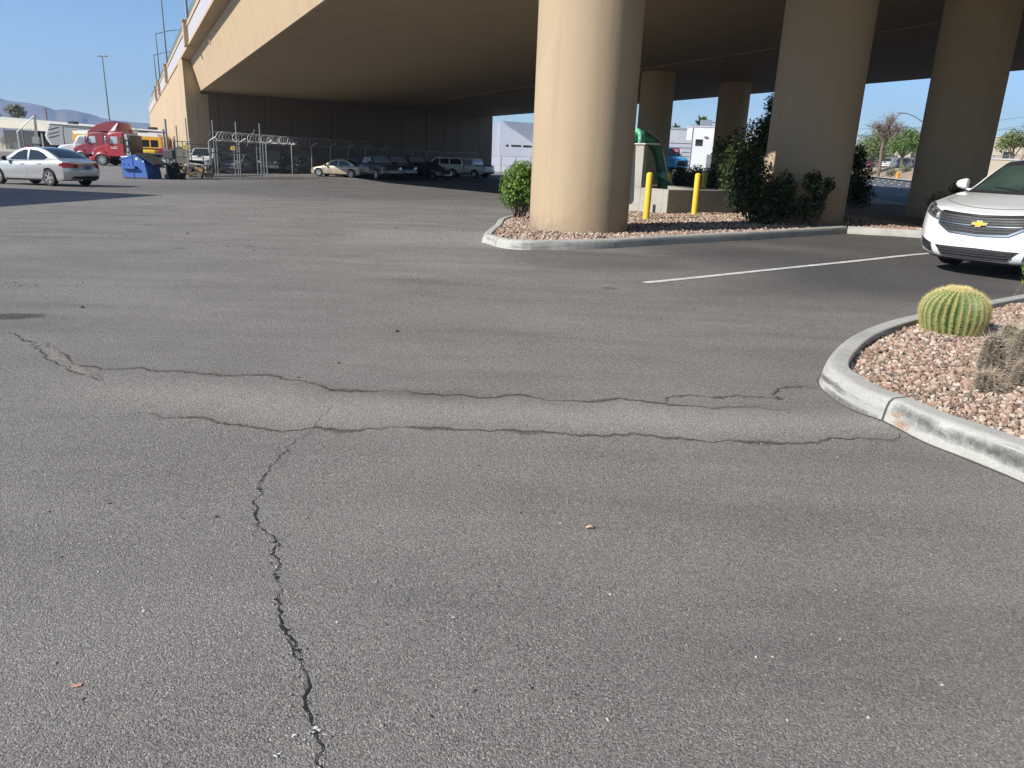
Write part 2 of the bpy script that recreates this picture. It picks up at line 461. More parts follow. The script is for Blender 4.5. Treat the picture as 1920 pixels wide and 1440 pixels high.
# --- cracks and silt lines: thin ragged strips lying in the asphalt
def jag(l, seed):
    """angular sideways wander of a crack, l metres along it"""
    o = 0
    for k, (cell, amp) in enumerate(((.16, .016), (.055, .010), (.02, .0055), (.009, .0022))):
        i = math.floor(l/cell); f = l/cell-i
        h = lambda n: random.Random(int(n*7919+seed*104729+k*31)).uniform(-1, 1)
        o += amp*lerp(h(i), h(i+1), f)
    return o
def crack_line(pts, step, seed, scale=1.0):
    w = [Vector((p.x, p.y, 0)) for p in [G(*t) for t in pts]]; out = []; l = 0
    for a_, b_ in zip(w, w[1:]):
        d = b_-a_; L = d.length; d.normalize(); nn = Vector((-d.y, d.x, 0)); n = max(1, int(L/step))
        for k in range(n): out.append((a_+d*(L*k/n)+nn*jag(l+L*k/n, seed)*scale, nn))
        l += L
    return out
def strip(mb, pts, wf, dz, seed, scale=1.0, step=.008, mi=0):
    rnd = random.Random(seed); L = []; R_ = []; q = crack_line(pts, step, seed, scale); n = len(q)
    for i, (c, nn) in enumerate(q):
        w0 = wf(i/(n-1))*max(.15, .75+1.1*mnoise.noise(Vector((i*.045, seed, 1))))
        a = c+nn*max(.0005, w0*rnd.uniform(.35, 1.3)); b = c-nn*max(.0005, w0*rnd.uniform(.35, 1.3))
        a.z = nz(a.x, a.y)+dz; b.z = nz(b.x, b.y)+dz
        L.append(a); R_.append(b)
    mb.grid([L, R_], mi=mi)
    return q
mb = MB()
MAINQ = strip(mb, CR_MAIN, lambda t: .0014+.0021*sstep(.12, .5, t)*(1-.3*t), .003, 1)
strip(mb, [(478,1000),(470,1010),(480,1016),(500,1020),(515,1026)], lambda t: .0015, .003, 5, .5)
strip(mb, [(514,1024),(540,1012),(555,1005),(575,985),(580,958)], lambda t: .0014*(1-t), .003, 6)
strip(mb, [(540,1207),(546,1222),(552,1240),(549,1250)], lambda t: .0022, .003, 7, .5)
strip(mb, [(560,827),(600,812),(640,806)], lambda t: .001, .003, 8)
for s, (a, wd) in enumerate(((CR_UP, .0019), (CR_LEFT, .003), (CR_TOPR, .002), (CR_LOW, .0015))):
    strip(mb, a, lambda t: wd, .004, 10+s, 1.7)
# bits broken out of the crack edges
rn = random.Random(77)
for k in range(46):
    c, nn = MAINQ[int(len(MAINQ)*(.18+.8*rn.random()))]; r = rn.uniform(.0035, .008); c = c+nn*rn.uniform(-.006, .006); n = 7; pts = []
    for j in range(n):
        a = 2*PI*j/n; rr = r*rn.uniform(.5, 1.3); x, y = c.x+math.cos(a)*rr, c.y+math.sin(a)*rr*.8; pts.append(Vector((x, y, nz(x, y)+.0027)))
    mb.add(pts, [tuple(range(n))])
o = mb.build('asphalt_crack', M['crack'], fixn=False); tag(o, kind='structure')
def soft_strip(pts, wf, dz, seed, mb, edge):
    q = crack_line(pts, .01, seed, 1.7); n = len(q); rows = []
    for i, (p, nn) in enumerate(q):
        o = 0
        w1, w2 = wf(i/(n-1), 0), wf(i/(n-1), 1); r = []
        for u, e in ((-w1, 0), (-w1*.35, .75), (0, 1), (w2*.35, .75), (w2, 0)):
            v = p+nn*(o+u); v.z = nz(v.x, v.y)+dz; r.append(v); edge.append(e*min(1, 12*i/n, 12*(n-1-i)/n))
        rows.append(r)
    mb.grid(rows)
mb = MB(); edge = []
for k, (a, wd) in enumerate(((CR_UP, .036), (CR_LEFT, .016), (CR_TOPR, .028), (CR_LOW, .034))):
    soft_strip(a, lambda t, sd: wd*max(.12, .55+1.7*mnoise.noise(Vector((t*17, k+4+sd*3, 0)))), .002, 10+k, mb, edge)
o = mb.build('silt_line', softstain('silt_film', (.1, .082, .05), .62), fixn=False); tag(o, kind='structure')
at_ = o.data.attributes.new('edge', 'FLOAT', 'POINT'); at_.data.foreach_set('value', edge)
# rough open seam at the left end of the upper crack
mb = MB()
poly = [(97,650),(122,671),(137,687),(168,698),(185,708),(196,722),(165,711),(140,703),(118,692),(92,676),(84,662)]
pw = [G(*p) for p in poly]; c = sum(pw, Vector())/len(pw)
mb.add([Vector((p.x, p.y, nz(p.x, p.y)+.0025)) for p in [c]+pw], [(0, i+1, (i+1) % len(pw)+1) for i in range(len(pw))])
o = mb.build('worn_seam', surf('worn_asphalt', (.2, .185, .165), .95, var=.25, scale=25, bs=.8, bscale=60)); tag(o, kind='structure')
# dark damp patch at the left edge
mb = MB(); edge = []; rows = []
c = G(6, 597)
for q_ in (1, .8, .55, .25, .02):
    r_ = []
    for k in range(36):
        a = 2*PI*k/36; r = q_*(1+.25*mnoise.noise(Vector((math.cos(a)*2, math.sin(a)*2, 1))))
        x, y = c.x+math.cos(a)*.32*r, c.y+math.sin(a)*.13*r+.18*math.cos(a)*.3*q_
        r_.append(Vector((x, y, nz(x, y)+.003))); edge.append({1: 0, .8: .55}.get(q_, 1))
    rows.append(r_)
mb.grid(rows, closed=True)
o = mb.build('oil_stain', softstain('oil_film', (.07, .067, .062), .7), fixn=False); tag(o, kind='structure')
at_ = o.data.attributes.new('edge', 'FLOAT', 'POINT'); at_.data.foreach_set('value', edge)
# loose grit, chips and flecks on the asphalt
mb = MB(); rnd = random.Random(4)
def stone(mb, c, r, rnd, mi, flat=.6, sub=0):
    a = rnd.random()*6.28; t = rnd.uniform(-.9, .9)
    Mx = Matrix.Translation(c) @ Matrix.Rotation(a, 4, 'Z') @ Matrix.Rotation(t, 4, 'X')
    if sub:
        ph = (1+5**.5)/2
        base = [(-1,ph,0),(1,ph,0),(-1,-ph,0),(1,-ph,0),(0,-1,ph),(0,1,ph),(0,-1,-ph),(0,1,-ph),(ph,0,-1),(ph,0,1),(-ph,0,-1),(-ph,0,1)]
        fs = [(0,11,5),(0,5,1),(0,1,7),(0,7,10),(0,10,11),(1,5,9),(5,11,4),(11,10,2),(10,7,6),(7,1,8),(3,9,4),(3,4,2),(3,2,6),(3,6,8),(3,8,9),(4,9,5),(2,4,11),(6,2,10),(8,6,7),(9,8,1)]
        k = .55
    else:
        base = [(1,0,0),(-1,0,0),(0,1,0),(0,-1,0),(0,0,1),(0,0,-1)]
        fs = [(0,2,4),(2,1,4),(1,3,4),(3,0,4),(2,0,5),(1,2,5),(3,1,5),(0,3,5)]; k = 1
    sx, sy, sz = rnd.uniform(.8, 1.3), rnd.uniform(.6, 1), flat*rnd.uniform(.7, 1.2)
    vs = []
    for p in base:
        j = k*r*rnd.uniform(.72, 1.2)
        vs.append(Mx @ Vector((p[0]*j*sx, p[1]*j*sy, p[2]*j*sz)))
    mb.add(vs, fs, mi)
for k in range(300):
    y = 1.4+11*rnd.random()**1.6; x = rnd.uniform(-.75, .75)*y
    stone(mb, Vector((x, y, nz(x, y)+.001)), rnd.choice((.003, .004, .005, .007)), rnd, rnd.choice((0, 0, 0, 0, 0, 1, 2, 2)), .6)
cw = [G(*p) for p in CR_MAIN]
for k in range(260):
    i = rnd.randrange(6, len(cw)-1); p = cw[i].lerp(cw[i+1], rnd.random())
    x, y = p.x+rnd.gauss(0, .014), p.y+rnd.gauss(0, .014)
    stone(mb, Vector((x, y, nz(x, y)+.001)), rnd.uniform(.002, .0045), rnd, rnd.choice((0, 0, 2)), .7)
for (px, py), n_, s_ in (((456, 464), 46, .3), ((25, 537), 26, .25), ((700, 450), 10, .5)):
    c = G(px, py)
    for k in range(n_):
        x, y = c.x+rnd.gauss(0, s_), c.y+rnd.gauss(0, .1)
        stone(mb, Vector((x, y, max(nz(x, y), gz(x, y)+.004)+.002)), rnd.uniform(.005, .011), rnd, 2, .7)
for px, py, r in ((405,975,.009),(352,440,.02),(744,626,.016),(560,712,.01),(635,685,.009),(155,580,.017),(1015,455,.016),(743,428,.02),(476,472,.015)):
    p = G(px, py); stone(mb, Vector((p.x, p.y, max(nz(p.x, p.y), gz(p.x, p.y)+.008)+r*.3)), r, rnd, 2, .7, 1)
o = mb.build('grit', [surf('grit_pale', (.42, .4, .37), .9), surf('grit_white', (.6, .58, .54), .9), surf('grit_dark', (.06, .055, .05), .9)]); tag(o, kind='stuff')
# splashes of white and one pinkish scrap
mb = MB()
def blotch(px, py, rx, ry, seed, mi=0):
    c = G(px, py); rn = random.Random(seed); n = 18; pts = []
    for k in range(n):
        a = 2*PI*k/n; r = rn.uniform(.45, 1.25)
        x, y = c.x+math.cos(a)*rx*r, c.y+math.sin(a)*ry*r
        pts.append(Vector((x, y, nz(x, y)+.0035)))
    mb.add([Vector((c.x, c.y, nz(c.x, c.y)+.0035))]+pts, [(0, i+1, (i+1) % n+1) for i in range(n)], mi)
for a in ((592,1379,.007,.006,1),(598,1383,.005,.004,2),(588,1387,.004,.003,12),(553,1392,.006,.004,3),(549,1395,.003,.003,13),(517,1432,.006,.004,4),(524,1428,.004,.003,5)): blotch(*a)
for a in ((144,1297,.012,.007,6),(151,1294,.006,.004,7)): blotch(*a, mi=1)
for a in ((850,1170,.008,.005,8),(632,1178,.006,.004,9),(870,680,.01,.006,19),(980,497,.04,.01,20)): blotch(*a)
o = mb.build('paint_splash', [M['whitepaint'], surf('pink_scrap', (.55, .27, .2), .8)]); tag(o, kind='structure')
c = G(1105, 1000); c.z = nz(c.x, c.y)
mb = MB()
mb.grid([[c+Vector((-.012, -.004, .004)), c+Vector((0, -.008, .012)), c+Vector((.012, -.002, .005))],
         [c+Vector((-.014, .004, .007)), c+Vector((0, .003, .015)), c+Vector((.014, .006, .008))],
         [c+Vector((-.006, .012, .005)), c+Vector((.002, .012, .012)), c+Vector((.009, .013, .006))]])
o = mb.build('dead_leaf', surf('dry_leaf', (.5, .36, .22), .8, var=.3, scale=80), smooth=180)
tag(o, 'small dry curled leaf lying alone on the asphalt', 'leaf')

# --- painted bay line
a, b = G(1208, 533), G(1722, 479); d = (b-a); d.z = 0; d.normalize(); n = Vector((-d.y, d.x, 0))
mb = MB(); L1 = []; L2 = []
rnd = random.Random(8)
for k in range(61):
    p = a+d*(k/60*11.0); w = .05+.004*rnd.uniform(-1, 1)
    for q, s in ((L1, 1), (L2, -1)):
        e = p+n*w*s; e.z = max(nz(e.x, e.y) if e.y < 14 and abs(e.x) < 8 else 0, gz(e.x, e.y)+.008)+.005; q.append(e)
mb.grid([L1, L2]); o = mb.build('bay_line', M['whitepaint']); tag(o, kind='structure')

# --- kerbs: profile swept along the outer foot line; inward is to the left of travel
KPROF = [(0, -.12), (.004, .03), (.018, .1), (.03, .132), (.048, .147), (.07, .151), (.15, .152), (.158, .146), (.16, .12), (.16, -.1)]
def kerb(name, path, zf, joints=(), prof=KPROF):
    n = len(path); nor = []
    for i in range(n):
        t = path[min(i+1, n-1)]-path[max(i-1, 0)]; t.z = 0; t.normalize(); nor.append(Vector((-t.y, t.x, 0)))
    cum = [0]
    for i in range(1, n): cum.append(cum[-1]+(path[i]-path[i-1]).length)
    mb = MB(); seg = []
    def flush():
        if len(seg) > 1:
            rows = []
            for i in seg:
                p = path[i]; z = zf(p.x, p.y)
                rows.append([Vector((p.x, p.y, z))+nor[i]*a+Vector((0, 0, b)) for a, b in prof])
            mb.grid(rows)
            for r in (rows[0], rows[-1]): mb.add(r, [tuple(range(len(r)))])
        seg.clear()
    for i in range(n):
        if any(abs(cum[i]-j) < .0061 for j in joints): flush()
        seg.append(i)
    flush()
    o = mb.build(name, M['kerb'], smooth=35); tag(o, kind='structure')
    inner = [path[i]+nor[i]*.16 for i in range(n)]
    return o, inner, nor, cum
# near island: visible foot on the near side, visible top edge on the far side
isl = [P(1990, 952, 0), P(1920, 913, 0), P(1820, 870, 0), P(1726, 834, 0), P(1653, 799, 0), P(1604, 779, 0), P(1562, 752, 0)]
top = [P(1541, 675, .15), P(1581, 631, .15), P(1635, 606, .15), P(1694, 590, .15), P(1777, 574, .15), P(1857, 559, .15), P(1920, 548, .15)]
far = (top[-1]-top[-2]).normalized()
nd = (isl[0]-isl[1]); nd.z = 0; nd = (nd.normalized()+Vector((.25, 0, 0))).normalized()
isl = [isl[0]+nd*k for k in (5.5, 3.5, 2.0, .9)]+isl
path = isl+[Vector((p.x, p.y, 0)) for p in top]+[Vector((top[-1].x, top[-1].y, 0))+far*k for k in (1.2, 3, 5)]
for p in path: p.z = 0
path = list(reversed(catmull(path, .012)))
j1 = min(range(len(path)), key=lambda i: (path[i]-G(1653, 799)).length)
cum = [0]
for i in range(1, len(path)): cum.append(cum[-1]+(path[i]-path[i-1]).length)
j2 = min(range(len(path)), key=lambda i: (path[i]-Vector((P(1700, 588, .15).x, P(1700, 588, .15).y, 0))).length)
flip = list(reversed(path))          # travel so that inward lies on the right; swap to left by reversing
def left_inside(pth, inside):
    m = len(pth)//2; t = pth[m+1]-pth[m-1]; nn = Vector((-t.y, t.x, 0))
    return nn.dot(inside-pth[m]) > 0
ins = G(1785, 660)
if not left_inside(path, ins): path = flip
cum = [0]
for i in range(1, len(path)): cum.append(cum[-1]+(path[i]-path[i-1]).length)
jt = [cum[min(range(len(path)), key=lambda i: (path[i]-q).length)] for q in (G(1653, 799), Vector((P(1700, 588, .15).x, P(1700, 588, .15).y, 0)))]
ISLK, inner, nor, cum = kerb('kerb', path, lambda x, y: 0, jt)
ISL_POLY = [(p.x, p.y) for p in inner[::9]]
# worn marks on the kerb face: rubber scuffs and a peach coloured patch, thinning out at their edges
def kface(s, v, off=.003):
    """point on the kerb face: s metres along from the joint, v up the profile 0..1"""
    i0 = min(range(len(path)), key=lambda i: abs(cum[i]-(jt[0]+s)))
    z = v*.15; ins_ = interp([(-.12, 0), (.03, .004), (.1, .018), (.132, .03), (.147, .048), (.151, .07)], z)
    p = path[i0]; return Vector((p.x, p.y, z))+nor[i0]*(ins_-off)
sg = 1 if (kface(.3, 0)-G(1726, 834)).length < (kface(-.3, 0)-G(1726, 834)).length else -1
def marks(name, mat, quads):
    mb = MB(); edge = []
    for s0_, s1_, v0, v1, seed in quads:
        n = max(6, int(abs(s1_-s0_)/.014)); rows = []
        for k in range(n+1):
            t = k/n; s_ = lerp(s0_, s1_, t); e0 = math.sin(PI*t)**.5
            m = lerp(v0, v1, .5)+.06*mnoise.noise(Vector((s_*3, seed, 0))); h = (v1-v0)*.62*(.8+.4*mnoise.noise(Vector((s_*8, seed, 4)))); r = []
            for u in range(7):
                q = u/6*2-1; r.append(kface(sg*s_, max(.02, min(1.0, m+h*q)), .0022)); edge.append(e0*(1-abs(q)**1.6))
            rows.append(r)
        mb.grid(rows)
    o = mb.build(name, mat, fixn=False); tag(o, kind='structure')
    at_ = o.data.attributes.new('edge', 'FLOAT', 'POINT'); at_.data.foreach_set('value', edge)
marks('kerb_scuff', softstain('kerb_scuff_rubber', (.12, .12, .115), .62), ((.02, .34, .55, .95, 1), (.1, 1.2, .36, .85, 2), (.5, 2.0, .45, 1.0, 3), (-.6, -.03, .08, .36, 4), (-.8, -.3, .4, .66, 5), (-1.3, -.7, .3, .5, 6), (.9, 1.9, .05, .3, 7)))
marks('kerb_patch', softstain('peach_patch', (.5, .31, .2), .8), ((.06, .18, .15, .55, 8), (.03, .1, .45, .7, 9)))

def bed(name, poly, zf, mat, step=.0):
    bm = bmesh.new(); vs = [bm.verts.new((x, y, 0)) for x, y in poly]
    bm.faces.new(vs); bmesh.ops.triangulate(bm, faces=bm.faces)
    if step:
        for _ in range(3):
            bmesh.ops.subdivide_edges(bm, edges=[e for e in bm.edges if e.calc_length() > step], cuts=1, use_grid_fill=False)
            bmesh.ops.triangulate(bm, faces=bm.faces)
    for v in bm.verts: v.co.z = zf(v.co.x, v.co.y)
    me = bpy.data.meshes.new(name); bmesh.ops.recalc_face_normals(bm, faces=bm.faces)
    for f in bm.faces:
        if f.normal.z < 0: f.normal_flip()
    bm.to_mesh(me); bm.free(); me.materials.append(mat); me.shade_smooth()
    o = bpy.data.objects.new(name, me); COL.objects.link(o); tag(o, kind='structure'); return o
def foot_dirt(pth, nors, zf, w, seed, step=1):
    mb = MB(); a = []; b = []
    for i in range(0, len(pth), step):
        p = pth[i]; k = w*max(.15, .9+1.6*mnoise.noise(Vector((p.x*2.3, p.y*2.3, seed)))+.6*mnoise.noise(Vector((p.x*15, p.y*15, seed))))
        q = p+nors[i]*.01; r = p-nors[i]*k
        a.append(Vector((q.x, q.y, zf(q.x, q.y)+.0032))); b.append(Vector((r.x, r.y, zf(r.x, r.y)+.003)))
    mb.grid([a, b]); o = mb.build('gutter_dirt', M['stain'], fixn=False); tag(o, kind='structure')
foot_dirt(path, nor, nz, .012, 2)
bed('planter_soil', ISL_POLY, lambda x, y: .095, M['gravelbed'])

def rocks(name, poly, zf, step, r0, r1, sub, seed, keep=None):
    rnd = random.Random(seed); mb = MB()
    x0 = min(p[0] for p in poly); x1 = max(p[0] for p in poly); y0 = min(p[1] for p in poly); y1 = max(p[1] for p in poly)
    x = x0
    while x < x1:
        y = y0
        while y < y1:
            px_, py_ = x+rnd.uniform(-.5, .5)*step, y+rnd.uniform(-.5, .5)*step
            if in_poly(px_, py_, poly) and (keep is None or keep(px_, py_)):
                r = lerp(r0, r1, rnd.random()**1.4)*(1.45 if rnd.random() < .1 else 1)
                stone(mb, Vector((px_, py_, zf(px_, py_)+r*rnd.uniform(.05, .75))), r, rnd, rnd.choice((0, 0, 1, 1, 1, 2, 2, 3, 3, 4, 5)), .78, sub)
            y += step
        x += step
    o = mb.build(name, M['rocks']); tag(o, kind='stuff'); return o
vis = lambda x, y: x < 6.6 and y > 1.6 and y < 11
rocks('gravel', ISL_POLY, lambda x, y: .096, .0215, .007, .019, 1, 5, vis)

# --- far planter under the bridge
fp = [(2.6, 27.2), (1.0, 22.4)]
pts = [P(946, 397, .12), P(925, 420, .06), P(904, 444, .03)]
pts = [Vector((p.x, p.y, 0)) for p in pts]
pts += [G(910, 458), G(940, 467), G(978, 470.5), G(1030, 470.5), G(1082, 470), G(1156, 467), G(1270, 459), G(1400, 451), G(1500, 444)]
crn = G(1588, 438); pr = G(1722, 446); dd = (pr-crn); dd.z = 0; dd.normalize()
for p in pts: p.z = 0
crn.z = 0
fpath = [Vector((1.5, 24, 0)), Vector((.75, 20.5, 0))]+pts
bedk = lambda x, y: gz(x, y)
sm = catmull(fpath+[crn], .12)
sm2 = [crn+dd*(.1*k) for k in range(0, 62)]
def mk(pth, jts):
    inside = Vector((6, 19, 0))
    if not left_inside(pth, inside): pth = list(reversed(pth))
    return kerb('kerb', pth, bedk, jts)
L1 = sum((sm[i+1]-sm[i]).length for i in range(len(sm)-1))
o, in1, n1, c1 = mk(sm, [])
q = [min(range(len(sm)), key=lambda i: (sm[i]-Vector((G(*t).x, G(*t).y, 0))).length) for t in ((1156, 467), (1404, 451), (928, 464))]
bpy.data.objects.remove(o)
smx = sm if left_inside(sm, Vector((6, 19, 0))) else list(reversed(sm))
cc = [0]
for i in range(1, len(smx)): cc.append(cc[-1]+(smx[i]-smx[i-1]).length)
jq = [cc[min(range(len(smx)), key=lambda i: (smx[i]-sm[k]).length)] for k in q]
smx2 = []
for i in range(len(smx)-1):
    n = 8
    for k in range(n): smx2.append(smx[i].lerp(smx[i+1], k/n))
smx2.append(smx[-1])
KF1, in1, n1, c1 = kerb('kerb', smx2, bedk, jq)
KF2, in2, n2, c2 = mk(sm2, [2.4])
i1 = [(p.x, p.y) for p in in1[::8]]; i2 = [(p.x, p.y) for p in in2[::6]]
if (Vector(i1[0])-Vector((crn.x, crn.y))).length < 1.5: i1.reverse()
if (Vector(i2[0])-Vector((crn.x, crn.y))).length > 2: i2.reverse()
BED_POLY = i1+i2+[(22, 20), (15.2, 29.5), (8, 31), (3, 27.5)]
bedz = lambda x, y: gz(x, y)+.105
bed('planter_soil', BED_POLY, bedz, M['gravelbed'], 1.2)
def nearkerb(x, y):
    u = (x*.89+y*.46); a = Vector((x, y, 0))
    return y < 21 and x < 9.5 and (y-11.8) < 7.2+x*.75
rocks('gravel', BED_POLY, lambda x, y: bedz(x, y), .062, .022, .04, 0, 6, nearkerb)

# --- street beyond the bridge, its far pavement and dots
sd = Vector((.225, .974, 0)); sn = Vector((sd.y, -sd.x, 0))
s0 = Vector((14.6, 29.4, 0))
def ribbon(name, w0, w1, l0, l1, dz, mat, step=2.0):
    xs_ = frange(w0, w1, min(step, (w1-w0)/2)); rows = []
    for l in frange(l0, l1, step):
        r = []
        for w in xs_:
            p = s0+sd*l+sn*w; p.z = gz(p.x, p.y)+dz; r.append(p)
        rows.append(r)
    mb = MB(); mb.grid(rows); o = mb.build(name, mat, smooth=180); tag(o, kind='structure'); return o
ribbon('street', .6, 13.5, -14, 150, .012, M['street'])
ribbon('pavement', -1.2, .6, -14, 150, .1, M['pavement'])
ribbon('pavement', 13.5, 15.5, -14, 150, .13, M['pavement'])
ribbon('vacant_lot', 15.5, 60, -6, 170, .12, M['dirt'], 1.2)
mb = MB()
for w in (6.2, 9.2, 11.8):
    for k in range(40):
        p = s0+sd*(6+k*2.6)+sn*w; z = gz(p.x, p.y)+.014
        mb.lathe([(.09, 0), (.085, .015), (.05, .03)], 8, Matrix.Translation((p.x, p.y, z)))
o = mb.build('road_studs', surf('stud_white', (.7, .7, .66), .6)); tag(o, kind='stuff')
mb = MB()
for w in (3.6, 7.4):
    L1 = []; L2 = []
    for k in range(30):
        p = s0+sd*(8+k*3)+sn*w; z = gz(p.x, p.y)+.018
        if k % 2 == 0:
            e = [p+sn*.06, p-sn*.06, p-sn*.06+sd*2.2, p+sn*.06+sd*2.2]
            mb.add([Vector((v.x, v.y, gz(v.x, v.y)+.018)) for v in e], [(0, 1, 2, 3)])
o = mb.build('lane_marking', M['whitepaint']); tag(o, kind='structure')

# --- distant range
def ridge(name, line, dist, depth, seed, col):
    mb = MB(); rows = []
    n = len(line)
    for k, dz in ((-1, 0), (-.55, .45), (-.25, .8), (0, 1), (.6, .5), (1.2, 0)):
        r = []
        for px, py in line:
            p = PY(px, py, dist); h = p.z
            q = Vector((p.x*(1+k*depth/dist), dist+k*depth, -1+(h+1)*dz))
            nn = mnoise.fractal(Vector((q.x*.004, q.y*.004, seed)), 1, 2, 4)
            if 0 < dz < 1: q.z += nn*h*.16; q.x += nn*30
            r.append(q)
        rows.append(r)
    mb.grid(rows); m, nt, b = _new(name+'_rock')
    co = coords(nt); c = ramp(nt, noise(nt, co, .006, 6), [(.3, tuple(x*.75 for x in col)), (.7, tuple(x*1.2 for x in col))])
    nt.links.new(c, b.inputs['Base Color']); b.inputs['Roughness'].default_value = 1
    o = mb.build(name, m, smooth=40); tag(o, kind='structure')
def dens(pts, step=5):
    out = []; x = pts[0][0]
    while x <= pts[-1][0]:
        y = sinterp(pts, x)+.9*mnoise.noise(Vector((x*.13, 3, 0)))+.5*mnoise.noise(Vector((x*.4, 7, 0)))
        out.append((x, y)); x += step
    return out
ridge('mountain', dens([(-220, 190), (-120, 172), (-60, 177), (0, 184), (12, 188), (26, 190), (53, 193), (74, 197), (90, 201), (106, 206), (120, 205), (142, 208), (177, 216), (195, 222), (239, 228), (292, 233), (340, 243), (420, 262), (520, 286)]), 3300, 700, 3, (.2, .16, .13))

# --- camera, light, sky
cam = bpy.data.cameras.new('camera'); co_ = bpy.data.objects.new('camera', cam); COL.objects.link(co_)
cam.sensor_width = 36; cam.sensor_fit = 'HORIZONTAL'; cam.lens = FPX/1920*36; cam.clip_end = 12000; cam.clip_start = .05
fw = Vector((0, math.cos(PITCH), -math.sin(PITCH))); up0 = Vector((0, math.sin(PITCH), math.cos(PITCH))); rt0 = Vector((1, 0, 0))
rt = rt0*math.cos(ROLL)+up0*math.sin(ROLL); up = up0*math.cos(ROLL)-rt0*math.sin(ROLL)
mw = Matrix((( rt.x, up.x, -fw.x, 0), (rt.y, up.y, -fw.y, 0), (rt.z, up.z, -fw.z, CAMH), (0, 0, 0, 1)))
co_.matrix_world = mw; scene.camera = co_
SUN_EL = R(32); tv = Vector((.855, .519, 0)).normalized()
sdv = Vector((tv.x*math.cos(SUN_EL), tv.y*math.cos(SUN_EL), -math.sin(SUN_EL)))
sl = bpy.data.lights.new('sun', 'SUN'); sl.energy = 5; sl.angle = R(.53); sl.color = (1, .95, .88)
so = bpy.data.objects.new('sun', sl); COL.objects.link(so); so.rotation_euler = sdv.to_track_quat('-Z', 'Y').to_euler()
so.location = (-30, -20, 40)
w = bpy.data.worlds.new('World'); scene.world = w; w.use_nodes = True
nt = w.node_tree; bg = nt.nodes['Background']
sky = nt.nodes.new('ShaderNodeTexSky'); sky.sky_type = 'NISHITA'; sky.sun_disc = False
sky.sun_elevation = SUN_EL
sky.sun_rotation = math.atan2(-tv.x, -tv.y)      # sun stands opposite to the way its light travels
sky.air_density = 1.0; sky.dust_density = 0; sky.ozone_density = 5; sky.altitude = 700
nt.links.new(sky.outputs[0], bg.inputs[0]); bg.inputs[1].default_value = .1
vs_ = scene.view_settings; vs_.view_transform = 'Standard'; vs_.look = 'None'; vs_.exposure = .55; vs_.gamma = 1
scene.render.engine = 'CYCLES'
scene.cycles.max_bounces = 6; scene.cycles.diffuse_bounces = 3; scene.cycles.glossy_bounces = 3; scene.cycles.transparent_max_bounces = 8
try:
    scene.cycles.use_denoising = True; scene.cycles.denoiser = 'OPENIMAGEDENOISE'
    scene.cycles.denoising_input_passes = 'RGB_ALBEDO_NORMAL'; scene.cycles.denoising_prefilter = 'NONE'; scene.cycles.denoising_quality = 'HIGH'
except Exception: pass

# --- desert air: one even box of haze round everything
mb = MB(); mb.box((-4350, -340, -2.2), (4350, 4400, 330)); hz = mb.build('haze', _new('haze_air')[0]); tag(hz, kind='stuff')
hm = hz.data.materials[0]; nt = hm.node_tree; nt.nodes.remove(nt.nodes['Principled BSDF'])
pv = nt.nodes.new('ShaderNodeVolumePrincipled'); pv.inputs['Color'].default_value = (.4, .62, 1, 1); pv.inputs['Density'].default_value = .0002; pv.inputs['Anisotropy'].default_value = .2
nt.links.new(pv.outputs[0], nt.nodes['Material Output'].inputs['Volume'])
# ================================================================== OVERPASS
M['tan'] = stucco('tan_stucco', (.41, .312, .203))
M['tan_pale'] = stucco('pale_tan_stucco', (.45, .335, .208))
M['soffit'] = stucco('soffit_concrete', (.38, .282, .172))
M['panel'] = surf('lavender_panel', (.4, .39, .41), .8, var=.06, scale=4)
M['galv'] = surf('galvanised_steel', (.31, .32, .32), .45, metal=.55, var=.15, scale=20)
M['bluegrey'] = surf('weathered_pole', (.2, .25, .27), .6, metal=.3, var=.15, scale=6)
M['darksteel'] = surf('dark_steel', (.07, .072, .075), .6, metal=.3, var=.2, scale=12)

Bd = Vector((-.46, .888, 0)).normalized(); Bn = Vector((Bd.y, -Bd.x, 0)); B0 = Vector((-.27, 14.1, 0))+Bn*.2
def SB(s, t, z): p = B0+Bd*s+Bn*t; p.z = z; return p
zs = lambda s: 6.1-.0079*s                 # soffit
zp = lambda s: 8.57-.022*(s-32)            # foot of the parapet
S0, SE, SKEW = -48, 58.2, .29
ovp = thing('overpass', 'tan concrete road overpass on thick round columns above the parking lot', 'bridge', (0, 0, 0))
def loft(mb, ss, sec, mi=None, caps=True):
    rows = []
    for s in ss:
        rows.append([SB(s+(SKEW*t if s == ss[-1] and s > 50 else 0), t, z) for t, z in sec(s)])
    mb.grid(rows, mi, closed=True)
    if caps:
        for r in (rows[0], rows[-1]): mb.add(r, [tuple(range(len(r)))])
ss = frange(S0, SE+3.4, 6)
mb = MB(); loft(mb, ss, lambda s: [(0, zs(s)), (17.95, zs(s)), (17.95, zp(s)+.42), (-.6, zp(s)+.42), (-.6, zp(s)-.06)])
mb.build('girder', M['soffit'], ovp)
